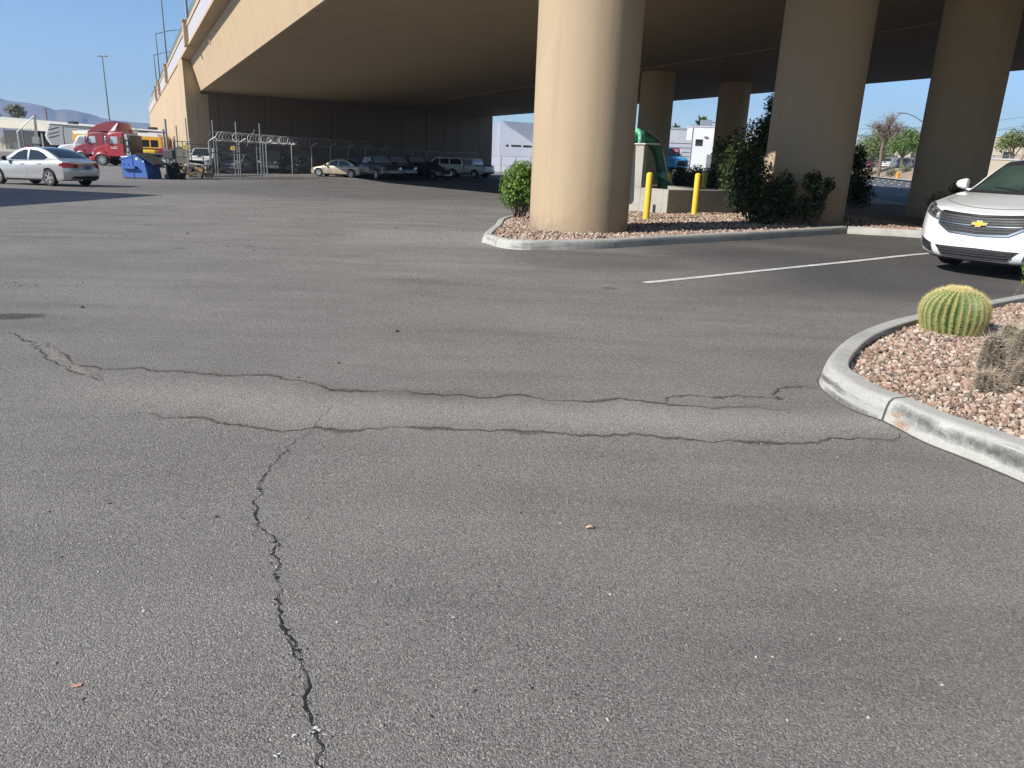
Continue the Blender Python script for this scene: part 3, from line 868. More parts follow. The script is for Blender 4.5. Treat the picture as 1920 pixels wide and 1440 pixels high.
# painted outer web stands a hair proud of the box
mb = MB(); loft(mb, ss, lambda s: [(-.015, zs(s)-.004), (.12, zs(s)-.004), (-.45, zp(s)-.09), (-.615, zp(s)-.09)])
mb.build('girder_web', M['tan_pale'], ovp)
mb = MB(); loft(mb, ss, lambda s: [(18.02, zs(s)-.03), (31, zs(s)-.03), (31.3, zp(s)-.2), (31.3, zp(s)+.4), (18.02, zp(s)+.4)])
mb.build('girder', M['soffit'], ovp)
sp = frange(S0, 57.6, 8)+[64, 72, 80, 88, 96, 104, 112, 124, 140]
def sec_over(s): a = zp(s); return [(-1.28, a), (-.6, a-.07), (-.6, a+.4), (-1.28, a+.4)]
mb = MB()
rows = [[SB(s, t, z) for t, z in sec_over(s)] for s in sp]; mb.grid(rows, closed=True)
mb.build('deck_overhang', M['tan'], ovp)
par = MB()
for lo, hi, t0, t1 in ((-.02, .16, -1.34, -1.0), (.16, 1.2, -1.29, -1.02), (1.2, 1.45, -1.36, -.96)):
    rows = [[SB(s, t0, zp(s)+lo), SB(s, t1, zp(s)+lo), SB(s, t1, zp(s)+hi), SB(s, t0, zp(s)+hi)] for s in sp]
    par.grid(rows, closed=True)
    for r in (rows[0], rows[-1]): par.add(r, [(0, 1, 2, 3)])
pobj = par.build('parapet', M['tan_pale'], ovp)
PIL = [-6, 22, 50, 78, 95, 104.5]
pn = MB(); e = [S0]+PIL+[140]
for a, b in zip(e, e[1:]):
    q = frange(a+.6, b-.6, 6)
    rows = [[SB(s, -1.3, zp(s)+.2), SB(s, -1.3, zp(s)+1.14)] for s in q]
    rows2 = [[SB(s, -1.31, zp(s)+.2), SB(s, -1.31, zp(s)+1.14)] for s in q]
    pn.grid([r+r2[::-1] for r, r2 in zip(rows, rows2)], closed=True)
    for k in (0, -1):
        r = rows[k]+rows2[k][::-1]; pn.add(r, [(0, 1, 2, 3)])
pn.build('parapet_panel', M['panel'], pobj)
for s in PIL[1:]:
    mb = MB(); c = SB(s, -1.25, 0); z = zp(s)
    Mx = Matrix.Translation((c.x, c.y, 0)) @ Matrix.Rotation(math.atan2(Bd.y, Bd.x), 4, 'Z')
    mb.cbox((-.36, -.36, z-.12), (.36, .36, z+1.52), .03, Mx); mb.cbox((-.42, -.42, z+1.5), (.42, .42, z+1.66), .03, Mx)
    mb.build('pilaster', M['tan'], ovp)
mb = MB()
for s in frange(14, 130, .16):
    a = SB(s, -1.1, zp(s)+1.44); mb.box((a.x-.012, a.y-.012, a.z), (a.x+.012, a.y+.012, a.z+.95))
for h in (1.6, 2.0, 2.38):
    mb.tube([SB(s, -1.1, zp(s)+h) for s in frange(14, 130, 8)], .022, 5)
mb.build('mesh_fence', M['bluegrey'], ovp)
# columns: foot and radius
COLS = []
for px, py, y, r in ((1110, 0, 14.1, .91), (1560, 0, 18.4, .97), (1819, 134, 21.9, .92), (1230.5, 190, 42.7, .9), (1377, 178, 46.5, .9)):
    q = PY(px, py, y); COLS.append((q.x, y, r))
mcol = stucco('column_stucco', (.41, .312, .203), True)
for x, y, r in COLS:
    mb = MB(); zt = zs((Vector((x, y, 0))-B0).dot(Bd))-.03
    prof = [(r, 0)]
    z0 = gz(x, y)-.35
    prof += [(r, zt-z0)]
    mb.lathe(prof, 96)
    mb.build('column', mcol, ovp, smooth=30, loc=(x, y, z0))
# abutment face in cast panels, corner return and wing wall
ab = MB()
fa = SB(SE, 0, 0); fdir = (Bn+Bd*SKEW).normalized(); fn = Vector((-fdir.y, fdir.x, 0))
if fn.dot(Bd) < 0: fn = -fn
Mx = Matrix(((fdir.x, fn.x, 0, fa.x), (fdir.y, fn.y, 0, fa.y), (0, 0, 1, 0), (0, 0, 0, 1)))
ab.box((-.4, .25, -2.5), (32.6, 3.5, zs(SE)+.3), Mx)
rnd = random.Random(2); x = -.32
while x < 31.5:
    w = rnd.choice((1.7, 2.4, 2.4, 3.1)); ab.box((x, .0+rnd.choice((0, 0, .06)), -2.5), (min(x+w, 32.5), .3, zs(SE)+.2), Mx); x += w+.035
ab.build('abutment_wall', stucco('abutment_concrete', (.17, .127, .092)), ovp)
mb = MB(); mb.box((-1.33, -.05, -2.5), (.55, 1.2, 5.4), Mx); mb.box((-1.33, -.05, 5.4), (-.05, 1.0, 7.93), Mx)
mb.build('abutment_corner', M['tan'], ovp)
wg = MB(); q = [58.0, 64, 72, 80, 88, 96, 104, 112, 124, 140]
rows = [[SB(s, -1.27, -2.5), SB(s, -.4, -2.5), SB(s, -.4, zp(s)), SB(s, -1.27, zp(s))] for s in q]; wg.grid(rows, closed=True)
wg.add(rows[-1], [(0, 1, 2, 3)])
rows = [[SB(s, -1.34, -2.5), SB(s, -1.28, -2.5), SB(s, -1.28, zp(s)-.95), SB(s, -1.34, zp(s)-.95)] for s in [58.6]+q[1:]]; wg.grid(rows, closed=True)
wg.add(rows[0], [(0, 1, 2, 3)])
wg.build('wing_wall', M['tan_pale'], ovp)
# small drain scupper stub under the overhang
mb = MB(); a = SB(43, -.35, zp(43)-.5); mb.tube([a+Bn*.2, a-Bn*.25, a-Bn*.25+Vector((0, 0, -.3))], .05, 8); mb.build('drain_stub', M['tan'], ovp)
# little electrical box under the deck
mb = MB(); c = SB(29, 21, zs(29)-.1); mb.cbox((c.x-.25, c.y-.2, c.z-.85), (c.x+.25, c.y+.2, c.z), .03); mb.build('junction_box', M['soffit'], ovp)

def bridge_lamp(s, toppx, armpx, label):
    b = SB(s, -1.25, zp(s)+1.64); t = PY(toppx[0], toppx[1], b.y)
    hgt = max(4, t.z-b.z)
    o = thing('street_lamp', label, 'street lamp', b, 0, 'street lamps on the overpass parapet')
    mb = MB(); mb.tube([(0, 0, 0), (0, 0, hgt)], [.11, .06], 8); mb.cbox((-.2, -.2, 0), (.2, .2, .12), .03)
    mb.build('pole', M['bluegrey'], o, smooth=40)
    mb = MB(); pth = []
    for k in range(9):
        u = k/8; q = Bn*(3.2*u); pth.append(Vector((q.x, q.y, hgt-.1+.75*math.sin(u*PI/2))))
    mb.tube(pth, [.05-.015*k/8 for k in range(9)], 6); mb.build('arm', M['bluegrey'], o, smooth=40)
    mb = MB(); e = pth[-1]; mb.cbox((e.x-.1, e.y-.1, e.z-.1), (e.x+.62*Bn.x+.1, e.y+.62*Bn.y+.1, e.z+.06), .05); mb.build('lamp_head', M['bluegrey'], o)
bridge_lamp(50, (329, -150), None, 'street lamp pole standing on the largest, nearest parapet pilaster of the overpass')
bridge_lamp(78, (285, -60), None, 'tall street lamp pole standing on the second parapet pilaster of the overpass')
bridge_lamp(95, (286, 62), None, 'street lamp with curved arm on the third parapet pilaster of the overpass')
bridge_lamp(104.5, (285, 108), None, 'farthest street lamp with curved arm on the overpass parapet')

# ================================================================== VAULT, PIPE, BOLLARDS
C = G(1249, 402.5, .1); vz = C.z-.08
U = Vector((.83, .555, 0)).normalized(); V = Vector((-U.y, U.x, 0))
Mv = Matrix(((U.x, V.x, 0, C.x), (U.y, V.y, 0, C.y), (0, 0, 1, vz), (0, 0, 0, 1)))
mc = concrete('vault_concrete', (.36, .345, .3), .12, .35)
vt = thing('concrete_vault', 'low open concrete drain vault with tall grey end block', 'drain vault', (0, 0, 0))
H1 = .72
mb = MB(); LU, LV, TH = 2.9, 3.0, .2
mb.cbox((0, 0, -.25), (LU, TH, H1), .012, Mv); mb.cbox((0, LV-TH, -.25), (LU, LV, H1), .012, Mv)
mb.cbox((LU-TH, TH+.002, -.25), (LU, LV-TH-.002, H1-.002), .012, Mv); mb.cbox((0, TH+.002, -.25), (TH, LV-TH-.002, H1-.002), .012, Mv)
mb.box((.1, .1, -.2), (LU-.1, LV-.1, -.05), Mv)
mb.build('vault_walls', mc, vt)
mb = MB(); mb.cbox((-.012, 1.05, -.25), (.14, 3.6, 1.83), .015, Mv); mb.build('end_block', mc, vt)
mb = MB(); mb.cbox((-.06, .95, 1.832), (.5, 2.2, 1.87), .008, Mv); mb.build('cap_plate', concrete('cap_concrete', (.5, .48, .44)), vt)
mb = MB(); pts = []
for k in range(13):
    a = PI*k/12; pts.append((-.006, .47+.055*math.cos(a), .26+.055*math.sin(a)))
pts += [(-.006, .415, -.1), (-.006, .525, -.1)]
mb.prism([Mv @ Vector(p) for p in pts], U*.03); mb.build('drain_slot', surf('slot_dark', (.02, .02, .02), .9), vt)
mplug = concrete('plug', (.42, .4, .35))
for k in range(3):
    mb = MB(); mb.lathe([(.035, 0), (.03, .012)], 10, Mv @ Matrix.Translation((.75+k*.75, 0, .55)) @ Matrix.Rotation(PI/2, 4, 'X')); mb.build('form_plug', mplug, vt)
mb = MB(); mb.cbox((-.8, 2.5, -.1), (-.02, 3.6, .24), .02, Mv); mb.cbox((-1.3, 1.5, -.1), (-.02, 2.5, .1), .02, Mv); mb.build('side_slab', mc, vt)

M['green'] = paint('green_pipe_paint', (.035, .2, .13), .4, 0, .05, .3)
M['palegreen'] = paint('pale_green_paint', (.16, .5, .33), .5, 0, .1, .1)
pz = 2.02
cp = lambda u, v, z: Mv @ Vector((u, v, z))
pt = thing('drain_pipe', 'green bent drain pipe with pale flange above the concrete vault', 'pipe', (0, 0, 0))
path = [cp(-2.6, 1.55, pz), cp(-.2, 1.55, pz), cp(.22, 1.55, pz)]
for k in range(1, 12):
    a = k/11*R(70); rr = .8; path.append(cp(.3+rr*math.sin(a), 1.55, pz-rr*(1-math.cos(a))))
e0 = path[-1]; path.append(e0+(path[-1]-path[-2]).normalized()*.55); path.append(cp(1.3, 1.55, .5)); path.append(cp(1.34, 1.55, -.05))
mb = MB(); mb.tube(path, .155, 20); mb.build('pipe', M['green'], pt, smooth=50)
ax = Matrix.Rotation(PI/2, 4, 'Y')
def ring(u, r0, r1, w, name, mat):
    mb = MB(); Mr = Mv @ Matrix.Translation((u, 1.55, pz)) @ ax
    mb.lathe([(r0, -w), (r1, -w), (r1, w), (r0, w), (r0, -w)], 28, Mr, cap=False)
    for k in range(10):
        a = 2*PI*k/10; mb.lathe([(.02, -w-.02), (.02, w+.02)], 6, Mr @ Matrix.Translation((math.cos(a)*(r1-.04), math.sin(a)*(r1-.04), 0)))
    mb.build(name, mat, pt, smooth=40)
ring(.1, .15, .25, .035, 'flange', M['palegreen']); ring(.2, .15, .25, .03, 'flange', M['green'])
mb = MB(); mb.prism([cp(.42, 1.4, 2.19), cp(.42, 1.7, 2.19), cp(.98, 1.7, 1.93), cp(.98, 1.4, 1.93)], (0, 0, .04)); mb.build('cover_plate', surf('dusty_tan_plate', (.35, .3, .22), .7), pt)
mb = MB(); mb.prism([cp(1.0, 1.36, 1.0), cp(1.5, 1.36, .82), cp(1.5, 1.36, .76), cp(1.1, 1.36, 1.16)], V*.3); mb.build('gusset', M['palegreen'], pt)
M['yellow'] = paint('bollard_yellow', (.72, .5, .025), .5, 0, .06, .2)
BP = [G(1211, 412, .1), G(1301, 404, .1), None, None]
BP[2] = PY(1254, 352, 24.3); BP[3] = PY(1319, 352, 25.2)
BL = ['yellow steel bollard nearest the big tan column, in front of the vault', 'yellow steel bollard before the right shaded face of the vault', 'sunlit yellow bollard behind the vault beside the pipe outlet', 'shaded yellow bollard behind the vault next to the dark bush']
for p, l in zip(BP, BL):
    z0 = gz(p.x, p.y)+.06
    mb = MB(); prof = [(.076, 0), (.076, 1.06)]
    for k in range(1, 6): a = k/5*PI/2; prof.append((max(.004, .076*math.cos(a)), 1.06+.055*math.sin(a)))
    mb.lathe(prof, 24); o = mb.build('bollard', M['yellow'], None, smooth=50, loc=(p.x, p.y, z0))
    tag(o, l, 'bollard', 'yellow bollards around the concrete vault')
# ================================================================== CARS
M['glass'] = surf('tinted_glass', (.018, .022, .024), .04, var=.05, spec=.7)
M['glassgreen'] = surf('green_tint_glass', (.035, .06, .05), .05, var=.25, scale=2.5, spec=.6)
M['bluepane'] = surf('painted_sky_pane', (.3, .36, .42), .06, var=.2, scale=3, spec=.8)  # pale base colour stands in for the sky reflected in the glass
M['rubber'] = surf('tyre_rubber', (.022, .021, .02), .85, var=.25, scale=14)
M['blackplastic'] = surf('black_plastic', (.02, .02, .021), .55, var=.2, scale=20)
M['greyplastic'] = surf('grey_plastic', (.035, .037, .042), .55, var=.15, scale=20)
M['chrome'] = surf('chrome_trim', (.46, .47, .48), .26, metal=1, var=.04)
M['alloy'] = surf('alloy_wheel', (.55, .56, .57), .3, metal=.75, var=.08)
M['redlens'] = surf('red_lens', (.28, .012, .018), .12, var=.2, scale=20, coat=.6)
M['clearlens'] = surf('clear_lens', (.4, .42, .44), .1, metal=.35, var=.35, scale=22, coat=.8)
M['darklens'] = surf('dark_lens', (.1, .105, .11), .1, var=.55, scale=16, coat=1)
M['plate'] = surf('number_plate', (.1, .11, .2), .5, var=.3, scale=25)
M['amber'] = surf('amber_lens', (.6, .22, .03), .2, var=.1)
M['gold_emblem'] = surf('gold_enamel', (.62, .4, .03), .3, metal=.2, var=.08)
M['shadow'] = surf('underside', (.012, .012, .012), .95)

def set_on_ground(o, x, y, head, f0=.9, f1=3.7, dz=0):
    """root (at the nose) on the sloping lot, local -x pointing along head; f0, f1: axle distances behind the nose"""
    h = Vector((head[0], head[1], 0)).normalized(); l = Vector((-h.y, h.x, 0)); n0 = Vector((x, y, 0))
    g = lambda v: gz(v.x, v.y)+.01
    f = n0-h*f0; b = n0-h*f1; m = (f+b)/2; p = m+l*.75; q = m-l*.75
    ex = Vector((b.x-f.x, b.y-f.y, g(b)-g(f))).normalized()          # local +x (rearward)
    ey = Vector((q.x-p.x, q.y-p.y, g(q)-g(p))).normalized()
    if ex.cross(ey).z < 0: ey = -ey
    ez = ex.cross(ey).normalized(); ey = ez.cross(ex)
    c0 = Vector((m.x, m.y, (g(f)+g(b)+g(p)+g(q))/4+dz))-ex*(f0+f1)/2
    o.matrix_world = Matrix(((ex.x, ey.x, ez.x, c0.x), (ex.y, ey.y, ez.y, c0.y), (ex.z, ey.z, ez.z, c0.z), (0, 0, 0, 1)))

def make_wheel(root, x, y, r, w, spokes=5, rimmat=None, twin=False):
    s = 1 if y > 0 else -1
    Mx = Matrix.Translation((x, y, r)) @ Matrix.Rotation(-s*PI/2, 4, 'X')
    mb = MB(); h = w/2
    mb.lathe([(r*.66, -h), (r*.93, -h), (r*.985, -h*.82), (r, -h*.5), (r, h*.5), (r*.985, h*.82), (r*.94, h), (r*.7, h*1.02), (r*.64, h*.9)], 32, Mx)
    o = mb.build('wheel', M['rubber'], root, smooth=40)
    rm = MB(); R0 = r*.66
    rm.lathe([(R0*1.0, h*.55), (R0*1.02, h*1.04), (R0*.93, h*1.03), (R0*.88, h*.5)], 32, Mx, cap=False)
    rm.lathe([(R0*.9, h*.35), (.01, h*.35)], 24, Mx, mi=1)
    rm.lathe([(.001, h*.98), (R0*.17, h*.97), (R0*.2, h*.8), (R0*.2, h*.4)], 16, Mx)
    for k in range(spokes):
        a = 2*PI*k/spokes; ca, sa = math.cos(a), math.sin(a)
        wd0, wd1 = R0*.15, R0*(.19 if spokes <= 6 else .09)
        pts = []
        for rad, wd, zz in ((R0*.12, wd0, h*.95), (R0*.93, wd1, h*.98)):
            for q in (-1, 1): pts.append((rad*ca-q*wd*sa, rad*sa+q*wd*ca, zz))
        t = [Mx @ Vector(p) for p in (pts[0], pts[1], pts[3], pts[2])]
        b = [Mx @ Vector((p[0], p[1], h*.5)) for p in (pts[0], pts[1], pts[3], pts[2])]
        rm.add(t+b, [(0, 1, 2, 3), (4, 5, 6, 7), (0, 1, 5, 4), (1, 2, 6, 5), (2, 3, 7, 6), (3, 0, 4, 7)])
    rm.build('rim', [rimmat or M['alloy'], M['shadow']], o, smooth=30)
    return o

class Car:
    def __init__(c, name, label, cat, **k):
        c.root = thing(name, label, cat); c.k = k
        c.L, c.W = k['L'], k['W']; c.zt = k['ztop']; c.zb = k.get('zbot', [(0, .2), (.7, .18), (c.L-.8, .2), (c.L, .3)])
        c.A, c.n, c.B, c.m = k.get('A', .42), k.get('n', 3.2), k.get('B', .32), k.get('m', 3.6)
        c.ring_t = k.get('ring', [(0, .1, .1, .93), (.12, .03, .03, .975), (.35, 0, 0, .995), (.6, .01, .01, 1.), (.8, .035, .03, .985), (.93, .08, .05, .96), (1, .13, .09, .925)])
        c.paint = k['paint']
    def ring(c, u):
        t = c.ring_t
        return [sinterp([(r[0], r[j]) for r in t], u) for j in (1, 2, 3)]
    def tp(c, x): q = (x-c.L*.5)/(c.L*.5); return 1-.055*abs(q)**2.5
    def ztop(c, x): return sinterp(c.zt, x)
    def zbot(c, x): return interp(c.zb, x)
    def zz(c, x, u): b = c.zbot(x); return b+u*(c.ztop(x)-b)
    def front(c, a, u):
        df, dr, ws = c.ring(u); x = df+c.A*abs(a)**c.n
        return Vector((x, c.W/2*ws*c.tp(x)*a, c.zz(x, u)))
    def rear(c, a, u):
        df, dr, ws = c.ring(u); x = c.L-dr-c.B*abs(a)**c.m
        return Vector((x, c.W/2*ws*c.tp(x)*a, c.zz(x, u)))
    def side(c, s):
        return lambda x, u: Vector((x, s*c.W/2*c.ring(u)[2]*c.tp(x), c.zz(x, u)))
    def top(c, x, q):
        ws = c.ring(1)[2]; cr = c.k.get('crown', .035)*min(1, max(0, min(x, c.L-x)/.8))
        return Vector((x, q*c.W/2*ws*c.tp(x), c.ztop(x)+cr*(1-q*q)))
    def patch(c, mb, f, corners, off=.004, nu=8, nv=3, thick=.02, mi=None):
        """corners: four (a, u); bilinear grid raised off the surface"""
        def nrm(a, u):
            e = .004; da = f(a+e, u)-f(a-e, u); du = f(a, u+e)-f(a, u-e); n = da.cross(du)
            if n.length < 1e-12: return Vector((0, 0, 1))
            n.normalize(); p = f(a, u); o = p-Vector((c.L*.5, 0, .5))
            if n.dot(o) < 0: n = -n
            return n
        top = []; bot = []
        for i in range(nv+1):
            r = []; b = []
            for j in range(nu+1):
                s, t = j/nu, i/nv
                a = lerp(lerp(corners[0][0], corners[1][0], s), lerp(corners[3][0], corners[2][0], s), t)
                u = lerp(lerp(corners[0][1], corners[1][1], s), lerp(corners[3][1], corners[2][1], s), t)
                n = nrm(a, u); p = f(a, u); r.append(p+n*off); b.append(p+n*(off-thick))
            top.append(r); bot.append(b)
        mb.grid(top, mi)
        border = [(0, j) for j in range(nu+1)]+[(i, nu) for i in range(1, nv+1)]+[(nv, j) for j in range(nu-1, -1, -1)]+[(i, 0) for i in range(nv-1, 0, -1)]
        vs = [top[i][j] for i, j in border]+[bot[i][j] for i, j in border]; n = len(border)
        mb.add(vs, [(i, (i+1) % n, n+(i+1) % n, n+i) for i in range(n)], mi)
    def part(c, name, mats, shapes, parent=None, smooth=40):
        mb = MB()
        for s in shapes: c.patch(mb, *s[0:2], **(s[2] if len(s) > 2 else {}))
        return mb.build(name, mats, parent or c.root, smooth=smooth)
    def body(c):
        FR = [0, .2, .4, .55, .7, .8, .88, .94, .98, 1]
        us = [0, .06, .14, .25, .4, .55, .7, .8, .88, .94, .98, 1]
        xa, xb = c.A+.02, c.L-c.B-.02; NS = 18
        def half(u):
            df, dr, ws = c.ring(u)
            pts = [c.front(a, u) for a in FR]
            x0 = pts[-1].x; e = [c.rear(a, u) for a in reversed(FR)]; x1 = e[0].x
            pts += [c.side(1)(lerp(x0, x1, k/NS), u) for k in range(1, NS)]
            return pts+e
        rows = []; mb = MB()
        for u in us:
            h = half(u); m = [Vector((p.x, -p.y, p.z)) for p in h[1:-1]]
            rows.append(h+m[::-1])
        mb.grid(rows, closed=True)
        def cap(row, crown):
            H = len(FR)*2+NS-1; h = row[:H]; vs = []; Q = [1, .75, .5, .25, 0, -.25, -.5, -.75, -1]; fs = []
            for p in h:
                cr = crown*min(1, max(0, min(p.x, c.L-p.x)/.8))
                for q in Q: vs.append(Vector((p.x, p.y*q, p.z+cr*(1-q*q)*(1 if p.y > .01 else 0))))
            m = len(Q)
            for i in range(H-1):
                for j in range(m-1): fs.append((i*m+j, i*m+j+1, (i+1)*m+j+1, (i+1)*m+j))
            mb.add(vs, fs)
        cap(rows[-1], c.k.get('crown', .035)); cap(rows[0], 0)
        o = mb.build('body', c.paint, c.root, fixn=False)
        bm = bmesh.new(); bm.from_mesh(o.data); bmesh.ops.remove_doubles(bm, verts=bm.verts, dist=.0008)
        bmesh.ops.dissolve_degenerate(bm, dist=.0005, edges=bm.edges)
        bmesh.ops.recalc_face_normals(bm, faces=bm.faces); bm.to_mesh(o.data); bm.free()
        r = c.k['wr']
        cut = MB()
        for x in c.k['wx']:
            for s in (-1, 1):
                cut.lathe([(r*1.17, -.34), (r*1.17, .4)], 28, Matrix.Translation((x, s*(c.W/2-.02), r*.98)) @ Matrix.Rotation(PI/2*-s, 4, 'X'))
        co = cut.build('cutter', M['shadow'])
        bo = o.modifiers.new('b', 'BOOLEAN'); bo.operation = 'DIFFERENCE'; bo.object = co; bo.solver = 'EXACT'
        o.parent = None
        bpy.context.view_layer.update()
        dg = bpy.context.evaluated_depsgraph_get(); me = bpy.data.meshes.new_from_object(o.evaluated_get(dg))
        o.modifiers.clear(); old = o.data
        if len(me.polygons) > 50: o.data = me
        me = o.data; me.shade_smooth(); me.set_sharp_from_angle(angle=R(32))
        me.materials.clear(); me.materials.append(c.paint); me.materials.append(M['shadow'])
        for p in me.polygons:       # wheel-well faces
            ce = p.center; inside = False
            for x in c.k['wx']:
                d = math.hypot(ce.x-x, ce.z-r*.98)
                if d < r*1.155 or (abs(d-r*1.17) < .02 and abs(p.normal.y) < .3 and abs(ce.y) < c.W/2-.03): inside = True
            p.material_index = 1 if inside and abs(ce.y) < c.W/2*.97 else 0
        bpy.data.objects.remove(co); o.parent = c.root; c.bodyo = o
        for x in c.k['wx']:
            for s in (-1, 1): make_wheel(c.root, x, s*(c.W/2-c.k.get('wi', .115)), r, c.k.get('ww', .22), c.k.get('spokes', 5), c.k.get('rimmat'))
        return o
    # cabin
    def cy(c, z):
        k = c.k; b = c.W/2*.925-k.get('inset', .05); t = min(1.1, max(0, (z-k['belt'])/(k['zr']-k['belt'])))
        return b-(b-k['yr'])*t**1.25
    def croof(c, x): return sinterp(c.k['roof'], x)
    def ctop(c, x, q):
        k = c.k; z = c.croof(x); y = q*c.cy(z); xs_ = [p[0] for p in k['roof']]
        f = 1-(x-xs_[0])/(xs_[-1]-xs_[0]); bow = lerp(-k.get('bowr', .1), k.get('bowf', .2), f)
        return Vector((x-bow*(1-q*q), y, z+k.get('rcrown', .045)*(1-q*q)*min(1, max(.0, (z-k['belt'])/(k['zr']-k['belt'])))))
    def cabin(c):
        k = c.k; xs_ = [p[0] for p in k['roof']]; n = 34; rows = []
        for i in range(n+1):
            x = lerp(xs_[0], xs_[-1], i/n); z = c.croof(x); zb = min(z, k['belt'])-.06
            r = []
            for v in (0, .35, .7): zz = lerp(zb, z, v); r.append(Vector((x, c.cy(zz), zz)))
            for q in (1, .9, .7, .45, .2, 0, -.2, -.45, -.7, -.9, -1): r.append(c.ctop(x, q))
            for v in (.7, .35, 0): zz = lerp(zb, z, v); r.append(Vector((x, -c.cy(zz), zz)))
            rows.append(r)
        mb = MB(); mb.grid(rows)
        return mb.build('roof', c.paint, c.root, smooth=40)
    def sidewin(c, pts, s, name='window', mat=None, off=.006):
        mb = MB(); a = []; b = []
        for x, z in pts: a.append(Vector((x, s*(c.cy(z)+off), z))); b.append(Vector((x, s*(c.cy(z)-.02), z)))
        ce = sum(a, Vector())/len(a); n = len(a)
        mb.add([ce]+a+b, [(0, i+1, (i+1) % n+1) for i in range(n)]+[(i+1, (i+1) % n+1, n+(i+1) % n+1, n+i+1) for i in range(n)])
        return mb.build(name, mat or M['glass'], c.root, smooth=30)
    def glass_top(c, x0, x1, q, name, mat=None, off=.006, q1=None):
        return c.part(name, mat or M['glass'], [(c.ctop, [(x0, -q), (x0, q), (x1, q1 or q), (x1, -(q1 or q))], dict(off=off, nu=10, nv=8))])
    def mirror(c, x, z, s, mat=None, k=1.0):
        y = s*(c.W/2+.02); mb = MB()
        bm = bmesh.new(); bmesh.ops.create_uvsphere(bm, u_segments=14, v_segments=8, radius=1)
        for v in bm.verts:
            xx, yy, zz = v.co
            inn = -s*yy                                     # +1 on the inner side
            hgt = .085*(1.12-.22*(-inn)) if inn < 0 else .1
            v.co = Vector((x+k*xx*(.11 if xx < 0 else .04), y+s*.08+k*s*(-inn*.15 if inn < 0 else -min(inn, .55)*.11), z+.01+k*math.copysign(abs(zz)**.75, zz)*hgt))
        mb.bm(bm); mb.box((x-.02, min(y+s*.05, y-s*.16), z-.075), (x+.03, max(y+s*.05, y-s*.16), z-.05))
        return mb.build('mirror', mat or c.paint, c.root, smooth=50)
    def door(c, x0, x1, s, handle=True):
        f = c.side(s)
        d = c.part('door', c.paint, [(f, [(x0, .16), (x1, .16), (x1, .965), (x0, .965)], dict(off=.005, nu=6, nv=8, thick=.012))])
        if handle: c.part('handle', c.k.get('handlemat', c.paint), [(f, [(x1-.32, .83), (x1-.1, .835), (x1-.1, .875), (x1-.32, .87)], dict(off=.03, nu=2, nv=1, thick=.03))], d)
        return d
    def lamp(c, name, mat, f, corners, off=.006, **kw):
        return c.part(name, mat, [(f, corners, dict(off=off, nu=8, nv=4, **kw))])

def side_windows(c, front_pts, rear_pts, extra=None, mat=None):
    for s in (-1, 1):
        c.sidewin(front_pts, s, mat=mat); c.sidewin(rear_pts, s, mat=mat)
        if extra: c.sidewin(extra, s, mat=mat)

# ---------------------------------------------------------------- white sedan, nose towards the camera
E_ = PY(1834, 425, 9.72)
wp = paint('white_car_paint', (.78, .79, .79), .25, 0, .02, 1)
c = Car('sedan', 'white sedan parked nose out beside the barrel cactus island', 'car', L=5.05, W=1.85, paint=wp,
        ztop=[(0, .775), (.12, .8), (.3, .85), (.7, .915), (1.2, 1.0), (1.5, 1.03), (2.2, 1.01), (3.8, 1.03), (4.5, 1.05), (5.05, .98)],
        zbot=[(0, .17), (.35, .19), (.7, .2), (4.2, .22), (5.05, .3)],
        ring=[(0, .14, .1, .9), (.06, .06, .05, .94), (.14, .02, .03, .965), (.3, .0, 0, .985), (.55, .012, .01, 1.), (.8, .03, .03, .99), (.93, .05, .05, .972), (1, .09, .09, .945)],
        A=.42, n=4.0, wx=(1.16, 3.82), wr=.34, wi=.2, belt=1.03, zr=1.5, yr=.63,
        roof=[(1.36, 1.02), (1.57, 1.12), (1.86, 1.31), (2.16, 1.455), (2.45, 1.495), (3.1, 1.505), (3.6, 1.45), (4.2, 1.2), (4.55, 1.02)], bowf=.26, bowr=.12, crown=.045)
car_white = c; root = c.root
c.body(); c.cabin()
c.glass_top(1.4, 2.14, .93, 'windscreen', M['glassgreen'], q1=.9)
c.part('sun_band', M['blackplastic'], [(c.ctop, [(2.0, -.9), (2.0, .9), (2.15, .89), (2.15, -.89)], dict(off=.009, nu=10, nv=3, thick=.01))])
c.part('cowl', M['blackplastic'], [(c.ctop, [(1.33, -.97), (1.33, .97), (1.43, .95), (1.43, -.95)], dict(off=.01, nu=10, nv=2, thick=.03))])
for s in (-1, 1):
    c.part('pillar_trim', M['blackplastic'], [(c.ctop, [(1.38, s*.9), (1.38, s*.95), (2.16, s*.925), (2.16, s*.885)], dict(off=.009, nu=1, nv=8, thick=.01))])
c.glass_top(3.65, 4.4, .86, 'rear_window')
side_windows(c, [(1.75, 1.06), (2.75, 1.06), (2.72, 1.42), (2.4, 1.42), (2.1, 1.34)], [(2.82, 1.06), (3.75, 1.07), (3.9, 1.16), (3.6, 1.34), (3.3, 1.41), (2.8, 1.42)])
for s in (-1, 1):
    c.door(1.6, 2.76, s); c.door(2.78, 3.75, s); c.mirror(1.78, 1.12, s, None, .82)
U_ = lambda z: (z-.17)/.605
YA = lambda y: y/.905
fr = c.front
def zq(*yz): return [(YA(y), U_(z)) for y, z in yz]
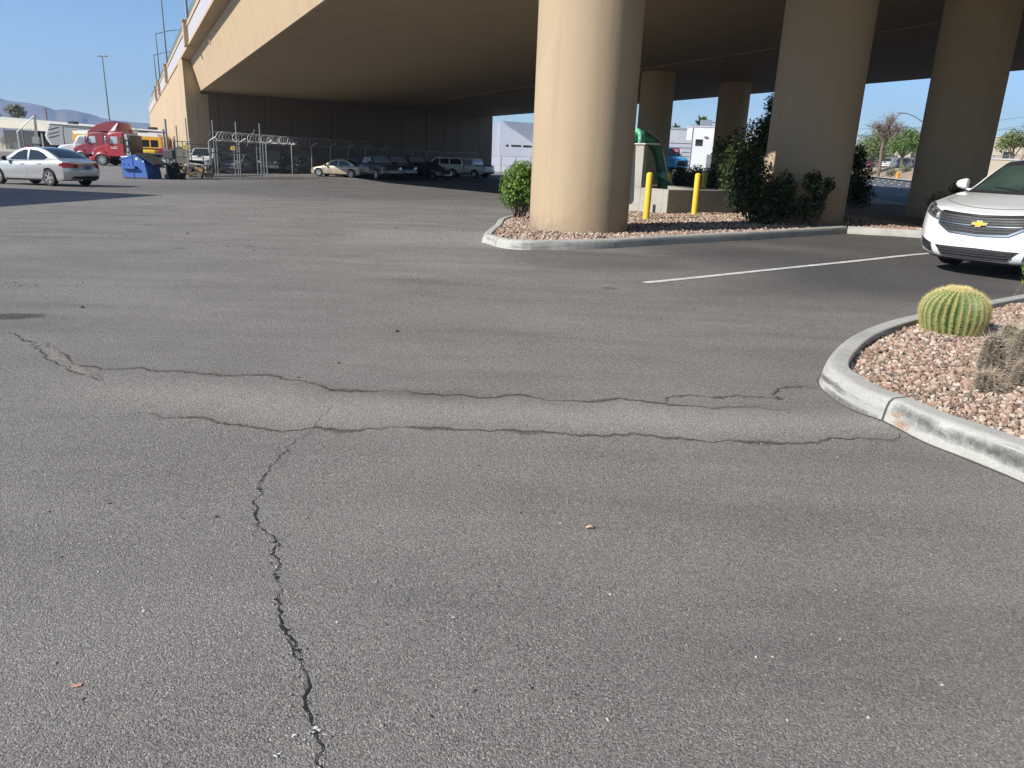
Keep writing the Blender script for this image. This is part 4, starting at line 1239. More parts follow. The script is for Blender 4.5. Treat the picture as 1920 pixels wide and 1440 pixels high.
# upper grille
gb = MB()
for s in (1, -1):
    c.patch(gb, fr, zq((0, .525), (s*.36, .545), (s*.36, .745), (0, .735)), off=.006, nu=6, nv=6, thick=.03)
    c.patch(gb, fr, zq((s*.36, .545), (s*.52, .625), (s*.535, .752), (s*.36, .745)), off=.006, nu=4, nv=6, thick=.03)
gr = gb.build('grille', M['blackplastic'], root, smooth=40)
bb = MB()
for z in (.565, .6, .66, .69, .718):
    w_ = .5 if z > .63 else .44
    for s in (1, -1): c.patch(bb, fr, zq((0, z-.008), (s*w_, z-.002+.012), (s*w_, z+.012+.008), (0, z+.008)), off=.018, nu=7, nv=1, thick=.014)
for k in range(-4, 5):
    if k: c.patch(bb, fr, zq((k*.1-.004, .545), (k*.1+.004, .545), (k*.1+.004, .59), (k*.1-.004, .59)), off=.016, nu=1, nv=1, thick=.012)
bb.build('grille_bars', M['greyplastic'], gr)
cb = MB()
for s in (1, -1):
    c.patch(cb, fr, zq((0, .733), (s*.53, .75), (s*.54, .768), (0, .752)), off=.022, nu=8, nv=1)
    c.patch(cb, fr, zq((0, .508), (s*.37, .528), (s*.36, .55), (0, .53)), off=.022, nu=6, nv=1)
    c.patch(cb, fr, zq((s*.365, .528), (s*.53, .615), (s*.51, .628), (s*.36, .55)), off=.022, nu=4, nv=1)
    c.patch(cb, fr, zq((s*.515, .62), (s*.535, .612), (s*.555, .762), (s*.53, .756)), off=.022, nu=1, nv=4)
    c.patch(cb, fr, zq((s*.1, .626), (s*.5, .642), (s*.505, .65), (s*.1, .638)), off=.024, nu=6, nv=1)
cb.build('chrome_frame', M['chrome'], gr, smooth=40)
# emblem: a flat slanted cross with a bright edge
def emblem(sc, off, mb):
    o = []
    for y, z in ((-.105, -.02), (-.045, -.02), (-.04, -.043), (.036, -.043), (.04, -.02), (.105, -.02), (.125, .022), (.05, .022), (.045, .043), (-.028, .043), (-.033, .022), (-.088, .022)):
        o.append((-y*sc, .662+z*sc))
    pts = []
    for y, z in o:
        p = fr(YA(y), U_(z)); pts.append(p+Vector((-off, 0, 0)))
    cen = sum(pts, Vector())/len(pts); n = len(pts)
    bk = [p+Vector((.03, 0, 0)) for p in pts]
    mb.add([cen]+pts+bk, [(0, i+1, (i+1) % n+1) for i in range(n)]+[(i+1, (i+1) % n+1, n+1+(i+1) % n, n+1+i) for i in range(n)])
mb = MB(); emblem(.93, .034, mb); em = mb.build('emblem', M['chrome'], root)
mb = MB(); emblem(.77, .04, mb); mb.build('emblem_face', M['gold_emblem'], em)
# lower grille and lamps
gb = MB()
for s in (1, -1): c.patch(gb, fr, zq((0, .232), (s*.43, .245), (s*.53, .352), (0, .362)), off=.006, nu=8, nv=4, thick=.03)
lg = gb.build('lower_grille', M['blackplastic'], root, smooth=40)
bb = MB()
for z in (.272, .305, .335):
    for s in (1, -1): c.patch(bb, fr, zq((0, z-.007), (s*.46, z-.003), (s*.47, z+.009), (0, z+.007)), off=.016, nu=7, nv=1, thick=.012)
for k in range(-5, 6): c.patch(bb, fr, zq((k*.08-.004, .236), (k*.08+.004, .236), (k*.08+.004, .272), (k*.08-.004, .272)), off=.014, nu=1, nv=1, thick=.012)
for s in (1, -1): c.patch(bb, fr, zq((0, .222), (s*.42, .235), (s*.44, .247), (0, .236)), off=.02, nu=7, nv=1, thick=.02)
bb.build('lower_bars', M['greyplastic'], lg)
for s in (1, -1):
    f = c.part('fog_recess', M['chrome'], [(fr, zq((s*.575, .24), (s*.8, .285), (s*.82, .4), (s*.6, .365)), dict(off=.006, nu=4, nv=3))])
    c.part('recess_insert', M['blackplastic'], [(fr, zq((s*.602, .26), (s*.785, .297), (s*.8, .383), (s*.622, .35)), dict(off=.012, nu=4, nv=3))], f)
    c.part('fog_slat', M['greyplastic'], [(fr, zq((s*.63, .3), (s*.775, .33), (s*.78, .345), (s*.635, .315)), dict(off=.02, nu=3, nv=1))], f)
    hl = c.part('headlight', M['darklens'], [(fr, [(s*YA(.535), U_(.655)), (s*.93, U_(.68)), (s*.965, U_(.79)), (s*YA(.555), U_(.757))], dict(off=.007, nu=8, nv=4, thick=.03))])
    for (ay, az, rr) in ((.655, .715, .046), (.775, .735, .036)):
        mb = MB(); p = fr(YA(s*ay), U_(az)); q = fr(YA(s*ay)+.01, U_(az)); n_ = (q-p).cross(Vector((0, 0, 1))); n_.normalize()
        if n_.x > 0: n_ = -n_
        Mr = Matrix.Translation(p+n_*.004) @ n_.to_track_quat('Z', 'Y').to_matrix().to_4x4()
        mb.lathe([(rr*1.2, 0), (rr*1.2, .012), (rr, .012), (rr*.8, .008), (.001, .016)], 20, Mr); mb.build('lamp_ring', M['chrome'], hl, smooth=40)
    c.part('marker_lens', M['clearlens'], [(fr, [(s*YA(.56), U_(.675)), (s*YA(.61), U_(.682)), (s*YA(.62), U_(.74)), (s*YA(.575), U_(.742))], dict(off=.012, nu=2, nv=2))], hl)
    c.part('air_lip', M['blackplastic'], [(fr, [(0, -.0), (s*.95, -.0), (s*.97, .05), (0, .035)], dict(off=.005, nu=8, nv=1))])
mb = MB()
for y, z in ((.33, .475), (.22, .46), (.24, .445), (-.06, .455), (-.05, .428), (.0, .425), (.17, .44)):
    p = fr(YA(y), U_(z)); mb.lathe([(.006, 0), (.006, .004), (.001, .005)], 8, Matrix.Translation(p+Vector((-.002, 0, 0))) @ Matrix.Rotation(-PI/2, 4, 'Y'))
hb = mb.build('plate_screw_holes', M['darksteel'], root); hb['kind'] = 'stuff'
seam = MB(); a = []; b = []
for k in range(31):
    q = -1+2*k/30; x = .24+.42*abs(q)**2.4
    p = c.top(x, q*.86); p2 = c.top(x+.012, q*.86); p.z += .003; p2.z += .003; a.append(p); b.append(p2)
seam.grid([a, b])
for s in (-1, 1):
    a = []; b = []
    for k in range(16):
        x = lerp(.66, 1.45, k/15); a.append(c.top(x, s*.86)+Vector((0, 0, .003))); b.append(c.top(x, s*.868)+Vector((0, 0, .003)))
    seam.grid([a, b])
seam.build('hood_seam', M['darksteel'], root)
for s in (1, -1): c.lamp('tail_light', M['redlens'], c.rear, [(s*.5, .6), (s*.95, .62), (s*.97, .88), (s*.55, .85)])
for y in (-.3, .15):
    mb = MB(); mb.tube([c.ctop(1.42, y-.35)+Vector((0, 0, .02)), c.ctop(1.44, y)+Vector((0, 0, .025)), c.ctop(1.5, y+.38)+Vector((0, 0, .022))], .009, 5); mb.build('wiper', M['blackplastic'], root)
hd = Vector((-.8, -.6, 0)).normalized()
set_on_ground(root, E_.x, E_.y, hd, dz=.03)

# ---------------------------------------------------------------- a sedan seen from the side or rear
def sedan(label, paintm, L=4.85, W=1.83, H=1.48, spokes=5, group=None, glass=None, detail=True, rimmat=None, oldshape=False, red=True):
    k = H/1.48; q = L/4.85
    zt = [(0, .68), (.15, .74), (.4, .8), (1.0, .9), (1.35, .945), (2, .93), (3.4, .97), (4.1, 1.0), (4.6, 1.0), (4.85, .93)]
    rf = [(1.12, .93), (1.4, 1.06), (1.75, 1.25), (2.15, 1.42), (2.5, 1.475), (2.95, 1.475), (3.4, 1.4), (3.9, 1.2), (4.3, 1.0)]
    if oldshape:
        zt = [(0, .62), (.15, .68), (.4, .74), (1.0, .84), (1.35, .9), (2, .9), (3.4, .92), (4.1, .95), (4.6, .94), (4.85, .86)]
        rf = [(1.2, .89), (1.45, 1.02), (1.8, 1.23), (2.1, 1.38), (2.4, 1.43), (2.9, 1.43), (3.3, 1.36), (3.75, 1.14), (4.05, .93)]
    zt = [(x*q, z*k) for x, z in zt]; rf = [(x*q, z*k) for x, z in rf]
    belt = (.96 if not oldshape else .91)*k
    c = Car('sedan', label, 'car', L=L, W=W, paint=paintm, ztop=zt, A=.5, B=.36, m=3.4, wx=(.92*q, 3.72*q), wr=.33, spokes=spokes, rimmat=rimmat,
            belt=belt, zr=rf[4][1], yr=.655, roof=rf, handlemat=M['chrome'] if detail else paintm)
    if group: c.root['group'] = group
    c.body(); c.cabin()
    X = lambda x: x*q; Z = lambda z: z*k-(.06*k if oldshape else 0)
    c.glass_top(X(1.3), X(2.16), .9, 'windscreen', glass); c.glass_top(X(3.25), X(4.12), .86, 'rear_window', glass)
    for s in (-1, 1):
        c.sidewin([(X(1.6), Z(1.0)), (X(2.56), Z(1.0)), (X(2.56), Z(1.4)), (X(2.35), Z(1.39)), (X(2.02), Z(1.28))], s, mat=glass)
        c.sidewin([(X(2.64), Z(1.0)), (X(3.48), Z(1.02)), (X(3.66), Z(1.1)), (X(3.4), Z(1.27)), (X(3.1), Z(1.37)), (X(2.66), Z(1.41))], s, mat=glass)
        c.door(X(1.5), X(2.58), s); c.door(X(2.61), X(3.5), s); c.mirror(X(1.62), Z(1.02), s, M['blackplastic'] if oldshape else M['blackplastic'])
        c.lamp('headlight', M['clearlens'], c.front, [(s*.56, .7), (s*.98, .72), (s*.99, .93), (s*.6, .88)])
        t = c.lamp('tail_light', M['redlens'], c.rear, [(s*.5, .66), (s*.985, .62), (s*.985, .9), (s*.46, .86)])
        c.part('rear_lamp_side', M['redlens'], [(c.side(s), [(L-.55, .74), (L-.37, .66), (L-.37, .88), (L-.5, .86)], dict(off=.006, nu=3, nv=2))], t)
        c.part('sill', M['blackplastic'], [(c.side(s), [(X(1.32), .0), (X(3.3), .0), (X(3.3), .1), (X(1.32), .1)], dict(off=.004, nu=6, nv=1))])
    c.part('grille', M['blackplastic'], [(c.front, [(-.5, .66), (.5, .66), (.52, .86), (-.52, .86)], {})])
    c.part('lower_grille', M['blackplastic'], [(c.front, [(-.6, .12), (.6, .12), (.55, .35), (-.55, .35)], {})])
    c.part('number_plate', M['plate'], [(c.rear, [(-.2, .6), (.2, .6), (.2, .8), (-.2, .8)], {})])
    c.part('rear_valance', M['blackplastic'], [(c.rear, [(-.8, .02), (.8, .02), (.72, .17), (-.72, .17)], {})])
    c.part('bumper_line', M['darksteel'], [(c.rear, [(-.97, .545), (.97, .545), (.97, .56), (-.97, .56)], dict(off=.003, nu=10, nv=1, thick=.006))])
    c.part('badge', M['chrome'], [(c.rear, [(-.05, .9), (.05, .9), (.05, .95), (-.05, .95)], dict(off=.01, nu=1, nv=1))])
    for s in (-.35, .35):
        mb = MB(); mb.tube([(L-.3, s, .25), (L-.02, s, .25)], .035, 8); mb.build('exhaust', M['chrome'], c.root)
    return c
silver = paint('silver_car_paint', (.5, .51, .52), .28, .55, .05, 1)
s1 = sedan('silver sedan driving past at the left edge, seen from its rear corner', silver, 4.87, 1.84, 1.48)
rw = G(98, 349); fw_ = G(3, 342.3); hd = (fw_-rw); hd.z = 0; hd.normalize()
hd = Vector((-.95, .31, 0)).normalized()
left = Vector((-hd.y, hd.x, 0))
near = rw+hd*(3.72*4.87/4.85)          # nose plane above the near rear wheel
lat = left if left.y > 0 else -left     # away from the camera
ctr = near+lat*.8
set_on_ground(s1.root, ctr.x, ctr.y, hd)
gold = paint('champagne_paint', (.5, .43, .31), .3, .35, .06, 1)
s2 = sedan('champagne gold older sedan parked half in the bridge shade by the fence', gold, 4.85, 1.8, 1.42, oldshape=True, spokes=6)
rw = G(659, 333.5); fw2 = G(599, 332)
hd = Vector((-.98, .16, 0)).normalized(); lat = Vector((-hd.y, hd.x, 0)); lat = lat if lat.y > 0 else -lat
ctr = rw+hd*3.72+lat*.8
set_on_ground(s2.root, ctr.x, ctr.y, hd)
# ================================================================== TRUCKS, BUS, TRAILER, PICKUPS
M['red'] = paint('truck_red', (.17, .005, .018), .35, 0, .05, .4)
M['redbright'] = paint('truck_bright_red', (.3, .009, .016), .35, 0, .05, .4)
M['whitepaintwork'] = paint('white_vehicle_paint', (.72, .72, .7), .3, 0, .1, .6)
M['busyellow'] = paint('bus_yellow', (.62, .33, .02), .4, 0, .08, .3)
M['blackpaint'] = paint('black_vehicle_paint', (.014, .014, .016), .2, 0, .05, 1)
M['trailer'] = paint('grey_trailer_side', (.3, .31, .33), .4, 0, .06, .3)

def slab_y(mb, pts, w, b=.06, mi=None, w0=None):
    """side outline (x, z) drawn across the vehicle with rounded-off flanks"""
    cx = sum(p[0] for p in pts)/len(pts); cz = sum(p[1] for p in pts)/len(pts)
    def shr(k):
        o = []
        for x, z in pts:
            dx, dz = cx-x, cz-z; l = math.hypot(dx, dz) or 1; o.append((x+dx/l*k, z+dz/l*k))
        return o
    y0 = -w if w0 is None else w0
    rows = []
    for y, k in ((y0, b), (y0+b*.35, b*.3), (y0+b, 0), (w-b, 0), (w-b*.35, b*.3), (w, b)):
        rows.append([Vector((x, y, z)) for x, z in shr(k)])
    mb.grid(rows, mi, closed=True)
    for r in (rows[0], rows[-1]): mb.add(r, [tuple(range(len(r)))], mi)
def plate_y(name, mat, pts, y, parent, th=.02):
    """flat panel on a flank: outline (x, z) at height y, both faces"""
    s = 1 if y > 0 else -1
    mb = MB(); mb.prism([Vector((x, y+s*.004, z)) for x, z in pts], (0, -s*th, 0)); return mb.build(name, mat, parent)
def vbox(name, mat, lo, hi, parent, b=.03):
    mb = MB(); mb.cbox(lo, hi, b); return mb.build(name, mat, parent, smooth=35)

def semi(label, colr, sleeper):
    t = thing('semi_truck', label, 'truck')
    W = 1.2
    mb = MB()
    # hood with rounded nose
    slab_y(mb, [(0, .62), (-.02, 1.0), (.05, 1.32), (.3, 1.55), (1.0, 1.78), (1.75, 1.95), (1.75, .75), (.9, .75), (.35, .55)], .82, .18)
    mb.build('hood', colr, t, smooth=40)
    for s in (-1, 1):
        fb = MB(); rows = []
        for k in range(13):
            a = PI*(k/12); x = 1.1-.72*math.cos(a); z = .62+.62*math.sin(a)
            rows.append([Vector((x-.1*(k < 3), s*.55, z+.06)), Vector((x, s*1.02, z)), Vector((x, s*1.17, z-.1)), Vector((x, s*1.18, z-.22 if 0 < k < 12 else z-.1))])
        fb.grid(rows); fb.build('fender', colr, t, smooth=60)
        vbox('headlight', M['clearlens'], (.08, s*.72-.16, .92), (.32, s*.9+.12, 1.12), t, .06)
    mb = MB(); slab_y(mb, [(-.1, .35), (-.14, .5), (-.1, .72), (.3, .78), (.6, .72), (.55, .38)], 1.2, .16); mb.build('bumper', colr, t, smooth=40)
    gb = MB(); gb.cbox((-.04, -.45, .75), (.06, .45, 1.42), .03); g = gb.build('grille', M['blackplastic'], t)
    vbox('grille_bar', M['chrome'], (-.06, -.4, 1.05), (-.03, .4, 1.1), g, .01)
    L = 3.2 if not sleeper else 5.2
    mb = MB(); slab_y(mb, [(1.7, .8), (1.62, 1.92), (2.05, 2.78), (2.3, 2.92), (3.3 if not sleeper else 3.6, 2.95), (3.3 if not sleeper else 3.6, .8)], W, .1); cab = mb.build('cab', colr, t, smooth=35)
    mb = MB()
    mb.prism([Vector((1.615, -.98, 1.95)), Vector((1.615, .98, 1.95)), Vector((2.02, .9, 2.74)), Vector((2.02, -.9, 2.74))], (-.035, 0, .02)); mb.build('windscreen', M['glass'], t)
    for s in (-1, 1):
        d = plate_y('door', colr, [(1.78, 1.0), (1.78, 2.0), (2.12, 2.68), (2.85, 2.68), (2.85, 1.0)], s*W, t)
        plate_y('window', M['bluepane'], [(1.9, 1.95), (2.18, 2.55), (2.76, 2.55), (2.76, 1.95)], s*(W+.012), d)
        plate_y('handle', M['chrome'], [(2.65, 1.66), (2.8, 1.66), (2.8, 1.7), (2.65, 1.7)], s*(W+.02), d)
        mr = vbox('mirror', M['chrome'], (1.75, s*1.42-.1, 1.95), (1.9, s*1.42+.1, 2.55), t, .04)
        mb = MB()
        for z in (2.0, 2.45): mb.tube([(1.85, s*1.18, z), (1.82, s*1.4, z)], .02, 6)
        mb.build('mirror_arm', M['blackplastic'], mr)
    if sleeper:
        mb = MB(); slab_y(mb, [(3.55, .8), (3.55, 2.9), (5.2, 2.95), (5.2, .8)], W, .08); mb.build('sleeper', colr, t, smooth=35)
        mb = MB(); slab_y(mb, [(1.85, 2.78), (2.2, 3.2), (2.9, 3.62), (3.8, 3.9), (4.8, 4.0), (5.2, 3.85), (5.3, 2.9), (3.6, 2.86)], W, .22); rf = mb.build('roof_fairing', colr, t, smooth=45)
        for s in (-1, 1):
            plate_y('window', M['glass'], [(3.9, 3.15), (3.72, 3.5), (4.35, 3.5), (4.35, 3.2)], s*(W-.02), rf)
            plate_y('white_stripe', M['whitepaintwork'], [(4.0, 2.75), (4.55, 2.75), (5.2, 3.8), (5.1, 3.85)], s*(W+.006), rf)
    else:
        mb = MB(); slab_y(mb, [(3.3, .95), (3.3, 2.85), (3.6, 2.75), (3.8, 1.0)], 1.1, .06); hb = mb.build('equipment_rack', surf('rack_grey', (.36, .37, .38), .6, var=.15, scale=5), t)
        vbox('rear_shade_panel', M['blackplastic'], (3.6, -1.04, 1.0), (3.86, 1.04, 2.7), hb, .02)  # black sheet added to paint the rack's shaded back dark
        for s in (-1, 1):
            plate_y('side_window', M['glass'], [(3.0, 1.95), (3.0, 2.55), (3.26, 2.55), (3.26, 1.95)], s*(W+.006), t)
            mb = MB()
            for k in range(2):
                pts = [(3.52+.16*math.cos(a), s*1.13, 1.5+k*.5+.32*math.sin(a)) for a in [i*PI/8 for i in range(17)]]; mb.tube(pts, .035, 6)
            mb.build('hose_coil', M['blackplastic'], hb)
        vbox('roof_visor', M['redbright'], (1.95, -.9, 2.86), (2.3, .9, 3.02), t, .05)
        for s in (-1, 1):
            # two short lines of pale lettering on the door
            for z in (1.62, 1.5):
                x = 2.1
                for k in range(6 if z > 1.6 else 7): plate_y('lettering', M['whitepaintwork'], [(x, z), (x+.055, z), (x+.055, z+.07), (x, z+.07)], s*(W+.018), cab) if s < 0 or z > 9 else None; x += .085
    vbox('chassis', M['blackplastic'], (.6, -.5, .55), (7.4, .5, .85), t, .02)
    for s in (-1, 1):
        mb = MB(); mb.lathe([(.33, 0), (.33, 1.2)], 20, Matrix.Translation((2.9 if not sleeper else 3.8, s*.9, .75)) @ Matrix.Rotation(PI/2, 4, 'Y')); mb.build('fuel_tank', M['chrome'], t, smooth=40)
        make_wheel(t, 1.1, s*1.02, .52, .3, 10, M['chrome'])
        for x in (5.6, 6.9): make_wheel(t, x, s*.95, .52, .56, 10, M['alloy'])
    mb = MB(); mb.tube([(3.5 if not sleeper else 5.4, .85, .8), (3.5 if not sleeper else 5.4, .85, 3.3)], .09, 10); mb.build('exhaust_stack', M['chrome'], t)
    return t
def put(o, px, py, y, head, x0=1.0, f1=5.5):
    """stand the near front wheel of a vehicle at a spot on the lot"""
    h = Vector((head[0], head[1], 0)).normalized(); p = PY(px, py, y)
    n = Vector((p.x, p.y, 0))+h*x0; l = Vector((-h.y, h.x, 0)); l = l if l.y > 0 else -l
    n += l*1.0; set_on_ground(o, n.x, n.y, h, x0, f1)
put(semi('red day cab semi truck with a grey equipment rack, nearest truck beside the blue dumpster', M['redbright'], False), 194, 309, 70, (-1, .02), 1.1)
put(semi('dark red sleeper semi truck with tall roof fairing and a white stripe', M['red'], True), 156, 304, 75.5, (-1, .06), 1.1)

# white truck in front of the bus
def white_truck():
    t = thing('white_truck', 'white bonneted truck with black front between the trailer and the red trucks', 'truck')
    mb = MB(); slab_y(mb, [(0, .7), (.02, 1.35), (.3, 1.55), (1.6, 1.75), (1.6, .7)], .95, .2); mb.build('hood', M['whitepaintwork'], t, smooth=40)
    mb = MB(); slab_y(mb, [(1.5, .7), (1.5, 1.75), (1.95, 2.5), (2.2, 2.6), (3.2, 2.6), (3.2, .7)], 1.1, .12); mb.build('cab', M['whitepaintwork'], t, smooth=35)
    mb = MB(); mb.prism([Vector((1.5, -.9, 1.8)), Vector((1.5, .9, 1.8)), Vector((1.92, .85, 2.46)), Vector((1.92, -.85, 2.46))], (-.035, 0, .02)); mb.build('windscreen', M['glass'], t)
    for s in (-1, 1):
        plate_y('window', M['bluepane'], [(1.85, 1.78), (2.1, 2.4), (2.9, 2.4), (2.9, 1.78)], s*1.105, t)
        vbox('turn_signal', M['amber'], (-.02, s*.8-.1, .9), (.05, s*.8+.1, 1.02), t, .02); make_wheel(t, 1.0, s*.9, .45, .28, 8)
        make_wheel(t, 5.2, s*.9, .45, .5, 8)
    vbox('grille', M['blackplastic'], (-.04, -.62, .75), (.04, .62, 1.28), t); vbox('bumper', M['darksteel'], (-.15, -1.05, .45), (.05, 1.05, .7), t)
    vbox('chassis', M['blackplastic'], (.3, -.5, .5), (6.5, .5, .8), t)
    return t
put(white_truck(), 131, 302, 78, (-1, -.25), 1.0, 5.0)

def school_bus():
    t = thing('school_bus', 'yellow school bus with white roof behind the red semi trucks', 'bus')
    L, W = 9.3, 1.22
    mb = MB(); slab_y(mb, [(0, .55), (0, 2.45), (.12, 2.75), (L-.12, 2.75), (L, 2.45), (L, .55)], W, .05); b = mb.build('body', M['busyellow'], t, smooth=35)
    mb = MB(); slab_y(mb, [(.05, 2.742), (.15, 3.0), (.6, 3.12), (L-.6, 3.12), (L-.15, 3.0), (L-.05, 2.742)], W-.02, .3); mb.build('roof', M['whitepaintwork'], t, smooth=45)
    vbox('roof_cap', M['busyellow'], (-.04, -1.1, 2.62), (.5, 1.1, 3.06), t, .1)
    vbox('roof_hatch', M['whitepaintwork'], (3.2, -.6, 3.1), (6.0, .6, 3.32), t, .1); vbox('roof_vent', M['blackplastic'], (6.1, -.45, 3.1), (7.2, .45, 3.3), t, .06)
    for s in (-1, 1):
        for k in range(9):
            x = .7+k*.93; w = plate_y('window', M['glass'], [(x, 1.72), (x, 2.42), (x+.78, 2.42), (x+.78, 1.72)], s*(W+.006), b)
        vbox('rub_rail', M['blackplastic'], (.05, s*(W+.02)-.03, 1.5), (L-.05, s*(W+.02)+.03, 1.6), t, .01); vbox('rub_rail', M['blackplastic'], (.05, s*(W+.02)-.03, .95), (L-.05, s*(W+.02)+.03, 1.05), t, .01)
        make_wheel(t, 1.9, s*1.0, .5, .28, 8); make_wheel(t, 6.9, s*1.0, .5, .5, 8)
    mb = MB(); mb.prism([Vector((0, -1.0, 1.5)), Vector((0, 1.0, 1.5)), Vector((0, 1.0, 2.5)), Vector((0, -1.0, 2.5))], (-.03, 0, 0)); mb.build('windscreen', M['glass'], t)
    return t
put(school_bus(), 214, 300, 81, (-1, .0), 4.0, 8)

def flatbed():
    t = thing('flatbed_trailer', 'low black flatbed trailer parked behind the blue dumpster', 'trailer')
    vbox('deck', M['darksteel'], (0, -1.2, 1.0), (5.3, 1.2, 1.2), t); vbox('deck_rail', M['chrome'], (0, -1.25, 1.06), (5.3, -1.21, 1.16), t, .01); vbox('frame', M['blackplastic'], (.3, -.5, .6), (5.1, .5, 1.0), t)
    vbox('tool_box', M['yellow'], (.6, -1.15, 1.2), (3.2, -.4, 1.5), t); vbox('cargo_crate', M['red'], (3.5, -1.1, 1.2), (4.9, -.2, 1.75), t)
    for s in (-1, 1):
        for x in (3.4, 4.5): make_wheel(t, x, s*.95, .48, .5, 8)
    return t
put(flatbed(), 252, 307, 74, (-1, .02), 1.0, 4.5)

def travel_trailer():
    t = thing('travel_trailer', 'long grey and black camping trailer with swept graphics and white roof edge', 'camper')
    L, W = 13.4, 1.25
    pr = [(.55, 1.1), (.1, 1.75), (0, 2.2), (.45, 3.3), (.75, 3.55), (L, 3.55), (L, .75), (2.6, .75), (2.4, 1.1)]
    mb = MB(); slab_y(mb, pr, W, .08); b = mb.build('body', M['trailer'], t, smooth=35)
    mb = MB(); slab_y(mb, [(.4, 3.45), (.6, 3.64), (L+.03, 3.64), (L+.03, 3.5), (.8, 3.5)], W+.03, .05); mb.build('roof', M['whitepaintwork'], t)
    for x in (2.3, 11.4): vbox('air_conditioner', M['blackplastic'], (x, -.4, 3.62), (x+1.0, .4, 3.95), t, .1)
    for s in (-1, 1):
        y = s*(W+.006)
        plate_y('nose_trim', M['whitepaintwork'], [(.62, 1.12), (.12, 1.78), (.06, 2.2), (.5, 3.3), (.66, 3.3), (.28, 2.2), (.32, 1.8), (.8, 1.12)], y, b)
        for k, (x, z) in enumerate(((.45, 2.9), (.4, 2.4), (.4, 2.0))):
            plate_y('graphic', M['blackpaint'], [(x, z-.12), (x+.2, z), (x+1.3, z+.34), (x+1.25, z+.2), (x+.3, z-.12)], y, b)
        w = plate_y('slide_out_edge', M['blackpaint'], [(2.1, 1.25), (2.1, 3.3), (5.6, 3.3), (5.6, 1.25)], y, b)
        plate_y('slide_out', M['trailer'], [(2.22, 1.36), (2.22, 3.2), (5.48, 3.2), (5.48, 1.36)], s*(W+.012), w)
        plate_y('graphic', M['blackpaint'], [(3.4, 2.1), (4.0, 2.35), (5.3, 2.5), (4.9, 2.25), (4.2, 2.05)], s*(W+.02), w)
        plate_y('roof_stripe', M['blackpaint'], [(.7, 3.36), (.72, 3.46), (L-.1, 3.46), (L-.1, 3.36)], y, b)
        for x in (7.0, 9.4): plate_y('window', M['glass'], [(x, 2.2), (x, 2.9), (x+1.3, 2.9), (x+1.3, 2.2)], y, b)
        for x in (9.0, 9.95): make_wheel(t, x, s*1.0, .38, .24, 6)
    return t
put(travel_trailer(), 97, 296, 92, (-1, -.1), .4, 10)

